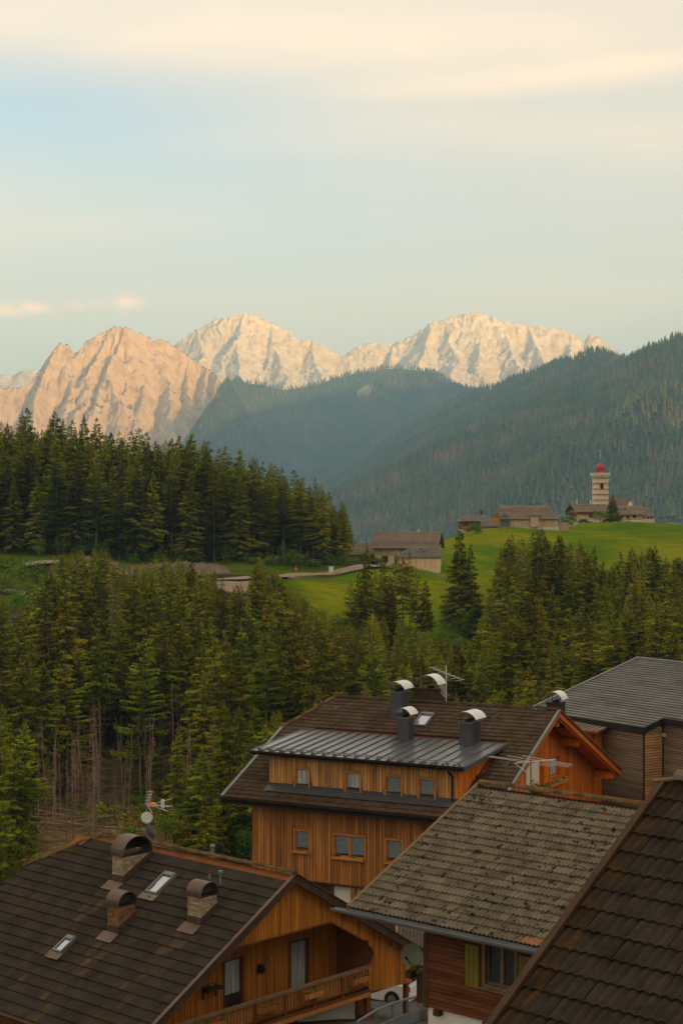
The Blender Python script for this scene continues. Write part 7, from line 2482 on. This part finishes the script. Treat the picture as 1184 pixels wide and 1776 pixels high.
def build_single_trees():
    # paired spruces in the meadow
    plant('spruce', WX(797, 347), 347, 22.0, 'spruce_tree', 'taller left tree of the two dark spruces alone in the meadow by the tan shed', 'tree', None, 0, fat=0.95)
    plant('spruce', WX(816, 345), 345, 19.5, 'spruce_tree', 'shorter right tree of the two dark spruces alone in the meadow', 'tree', None, 4, fat=0.85)
    bl = {}

    def bush(px, d, w, h, label, mm='broadleaf', n=700, size=0.42, name='bush', z=None, cat='bush', group=None):
        x = WX(px, d)
        z = gzf(x, d) if z is None else z
        t = empty(name, (x, d, z), 0, label, cat, group)
        b = bush_mesh(int(px * 7 + d), w, h, n, size)
        b.build('foliage', M[mm], t)
        MB().tube((0, 0, -0.6), (0, 0, h * 0.5), 0.09 + h * 0.01, 6, 0.05).build('trunk', M['bark'], t)
        return t
    bush(797, 341, 2.8, 4.6, 'bright green broadleaf bush at the foot of the paired spruces', n=800, size=0.35)
    bush(771, 352, 1.8, 3.0, 'light green sapling in the meadow just left of the paired spruces', n=400, size=0.3)
    bush(811, 342, 1.8, 6.5, 'slender bright green young tree in front of the paired spruces', n=600, size=0.35)
    # mixed pair at the meadow foot
    plant('spruce', WX(636, 336), 336, 18.0, 'spruce_tree', 'slim dark spruce in the meadow below the low barn', 'tree', None, 2, fat=0.62)
    plant('larch', WX(686, 337), 337, 16.5, 'larch_tree', 'loose larch in the meadow below the tan shed, left of its twin', 'tree', None, 2, fat=0.7)
    plant('larch', WX(710, 335), 335, 17.5, 'larch_tree', 'loose larch in the meadow below the tan shed, right of its twin', 'tree', None, 0, fat=0.7)
    for q, (px, d, H, kd) in enumerate(((622, 327, 13.5, 'spruce'), (650, 325, 14.5, 'larch'), (664, 330, 16.0, 'spruce'), (676, 322, 14.0, 'spruce'), (698, 327, 17.0, 'spruce'), (722, 325, 15.5, 'larch'), (738, 322, 13.5, 'spruce'), (608, 322, 13.0, 'larch'))):
        plant(kd, WX(px, d), d, H, kd + '_tree', ('dark spruce' if kd == 'spruce' else 'pale larch') + ' in the clump on the lower centre edge of the bright meadow', 'tree', 'trees of the lower meadow clump', fat=0.9)
    plant('young', WX(850, 330), 330, 11.0, 'larch_tree', 'pale green young larch below the paired spruces', 'tree', None, 2)
    plant('young', WX(872, 328), 328, 12.5, 'larch_tree', 'pale green young larch at the left foot of the right-hand wood', 'tree', None, 0)
    # hamlet trees
    plant('spruce', WX(1062, 590), 590, 9.8, 'spruce_tree', 'single dark conifer in front of the farmhouse beside the church tower', 'tree', None, 4, fat=1.35)
    bush(1064, 585, 3.0, 3.6, 'round green bush at the foot of the dark conifer by the church', size=0.5)
    bush(1041, 588, 4.6, 4.6, 'pale feathery shrub left of the dark conifer by the church', 'larch', size=0.5)
    bush(985, 592, 3.2, 3.4, 'round green tree between the hilltop barn and the farmhouse', size=0.5, name='broadleaf_tree', cat='tree')
    bush(824, 536, 3.4, 3.8, 'green bushy tree in front of the balconied hilltop farmhouse', size=0.5, name='broadleaf_tree', cat='tree')
    bush(752, 428, 3.4, 5.2, 'bright green tree behind the tan shed and before the long barn', size=0.45, name='broadleaf_tree', cat='tree', z=sitez(752, 428) + 1.5)
    bush(634, 428, 2.4, 3.6, 'small green tree in front of the low dark barn', size=0.4, name='broadleaf_tree', cat='tree')
    bush(655, 430, 1.8, 2.6, 'small shrub at the left corner of the long barn', size=0.4)
    # bright undergrowth at the ridge wood's foot
    r = random.Random(5)
    for k in range(34):
        px = r.uniform(60, 600); d = 391 + max(0, px - 350) * 0.07 + r.uniform(-2, 4)
        bush(px, d, r.uniform(2.0, 4.2), r.uniform(2.0, 4.8), 'green bush at the foot of the ridge wood along the far road', n=300, size=0.5, group='bushes along the far road')
    for k in range(26):
        px = r.uniform(-30, 120); d = r.uniform(330, 372)
        bush(px, d, r.uniform(2.5, 4.5), r.uniform(2.5, 5.5), 'green bush among the clearings round the dark-roofed hut at the left', n=300, size=0.5, group='bushes round the hut')
    for k in range(34):
        px = r.uniform(35, 345); d = r.uniform(196, 268)
        bush(px, d, r.uniform(1.4, 3.0), r.uniform(1.2, 3.2), 'low green bush in the clearing of dead trees above the chalet roof', 'needle' if k % 3 else 'broadleaf', n=260, size=0.38, group='bushes in the dead clearing')
    for k in range(36):
        px = r.uniform(500, 860); d = (346 - (px - 545) * 0.28 if px < 600 else 329 + max(0, px - 760) * 0.05) + r.uniform(-5, 3)
        bush(px, d, r.uniform(1.6, 3.4), r.uniform(1.6, 4.2), 'green bush on the ragged lower edge of the bright meadow', 'broadleaf' if k % 3 else 'larch', n=260, size=0.42, group='bushes along the lower meadow edge')
    bush(436, 186, 2.4, 4.5, 'bright green broadleaf tree beside the left corner of the tall timber house', n=800, size=0.35, name='broadleaf_tree', cat='tree')
    for k in range(84):
        px = r.uniform(40, 345); d = r.uniform(200, 275)
        H = r.uniform(6, 16)
        plant('pole' if k % 2 else 'dead', WX(px, d), d, H, 'dead_tree', ('bare dead pole' if k % 2 else 'dead spruce with dry twigs') + ('' ) + f' in the {"back" if d > 240 else "front"} of the clearing, ' + ('near the left edge' if px < 140 else 'left of the rooftop mast' if px < 240 else 'behind the rooftop mast'), 'tree', 'dead trunks in the clearing', lean=0.06, fat=0.75)
    # windthrown trunks
    for k in range(16):
        px = r.uniform(50, 150) if k < 11 else r.uniform(150, 280)
        d = r.uniform(205, 232)
        x = WX(px, d); z = gzf(x, d)
        t = MB()
        ln = r.uniform(6, 12)
        a = r.uniform(-0.5, 0.35) if k % 2 else r.uniform(2.4, 3.4)
        e = Vector((math.cos(a) * ln, math.sin(a) * ln * 0.5, 0))
        ze = gzf(x + e.x, d + e.y)
        t.tube((0, 0, 0.5), (e.x, e.y, ze - z + r.uniform(0.4, 1.8)), 0.16, 6, 0.07)
        for q in range(6):
            u = r.uniform(0.3, 0.95); p = Vector((e.x * u, e.y * u, 0.5 + (ze - z + .6) * u))
            t.tube(p, p + Vector((r.uniform(-.6, .6), r.uniform(-.6, .6), r.uniform(0.2, 1.1))), 0.03, 3, 0.01)
        tag(t.build('fallen_trunk', M['deadbark'], None, None, (x, d, z)), 'fallen bleached trunk lying in the clearing above the chalet roof', 'fallen tree', 'fallen trunks in the clearing')
    # young spruces on the near side of the brook
    for k in range(30):
        px = [355, 376, 335, 398, 415, 30, 5, -20, 50, 322][k] if k < 10 else r.uniform(620, 1184)
        d = r.uniform(178, 200) if k < 10 else r.uniform(185, 225)
        plant('young', WX(px, d), d, r.uniform(7, 11) if k < 5 else r.uniform(6, 11), 'young_spruce', 'young spruce just behind ' + ('the chalet ridge' if px < 430 else 'the metal dormer house' if px < 760 else 'the orange gable' if px < 960 else 'the modern grey roof'), 'tree', 'young spruces behind the roofs')


build_single_trees()


print('counts', COUNT, 'objects', len(bpy.data.objects), 'meshes tris', sum(len(m.polygons) for m in bpy.data.meshes))
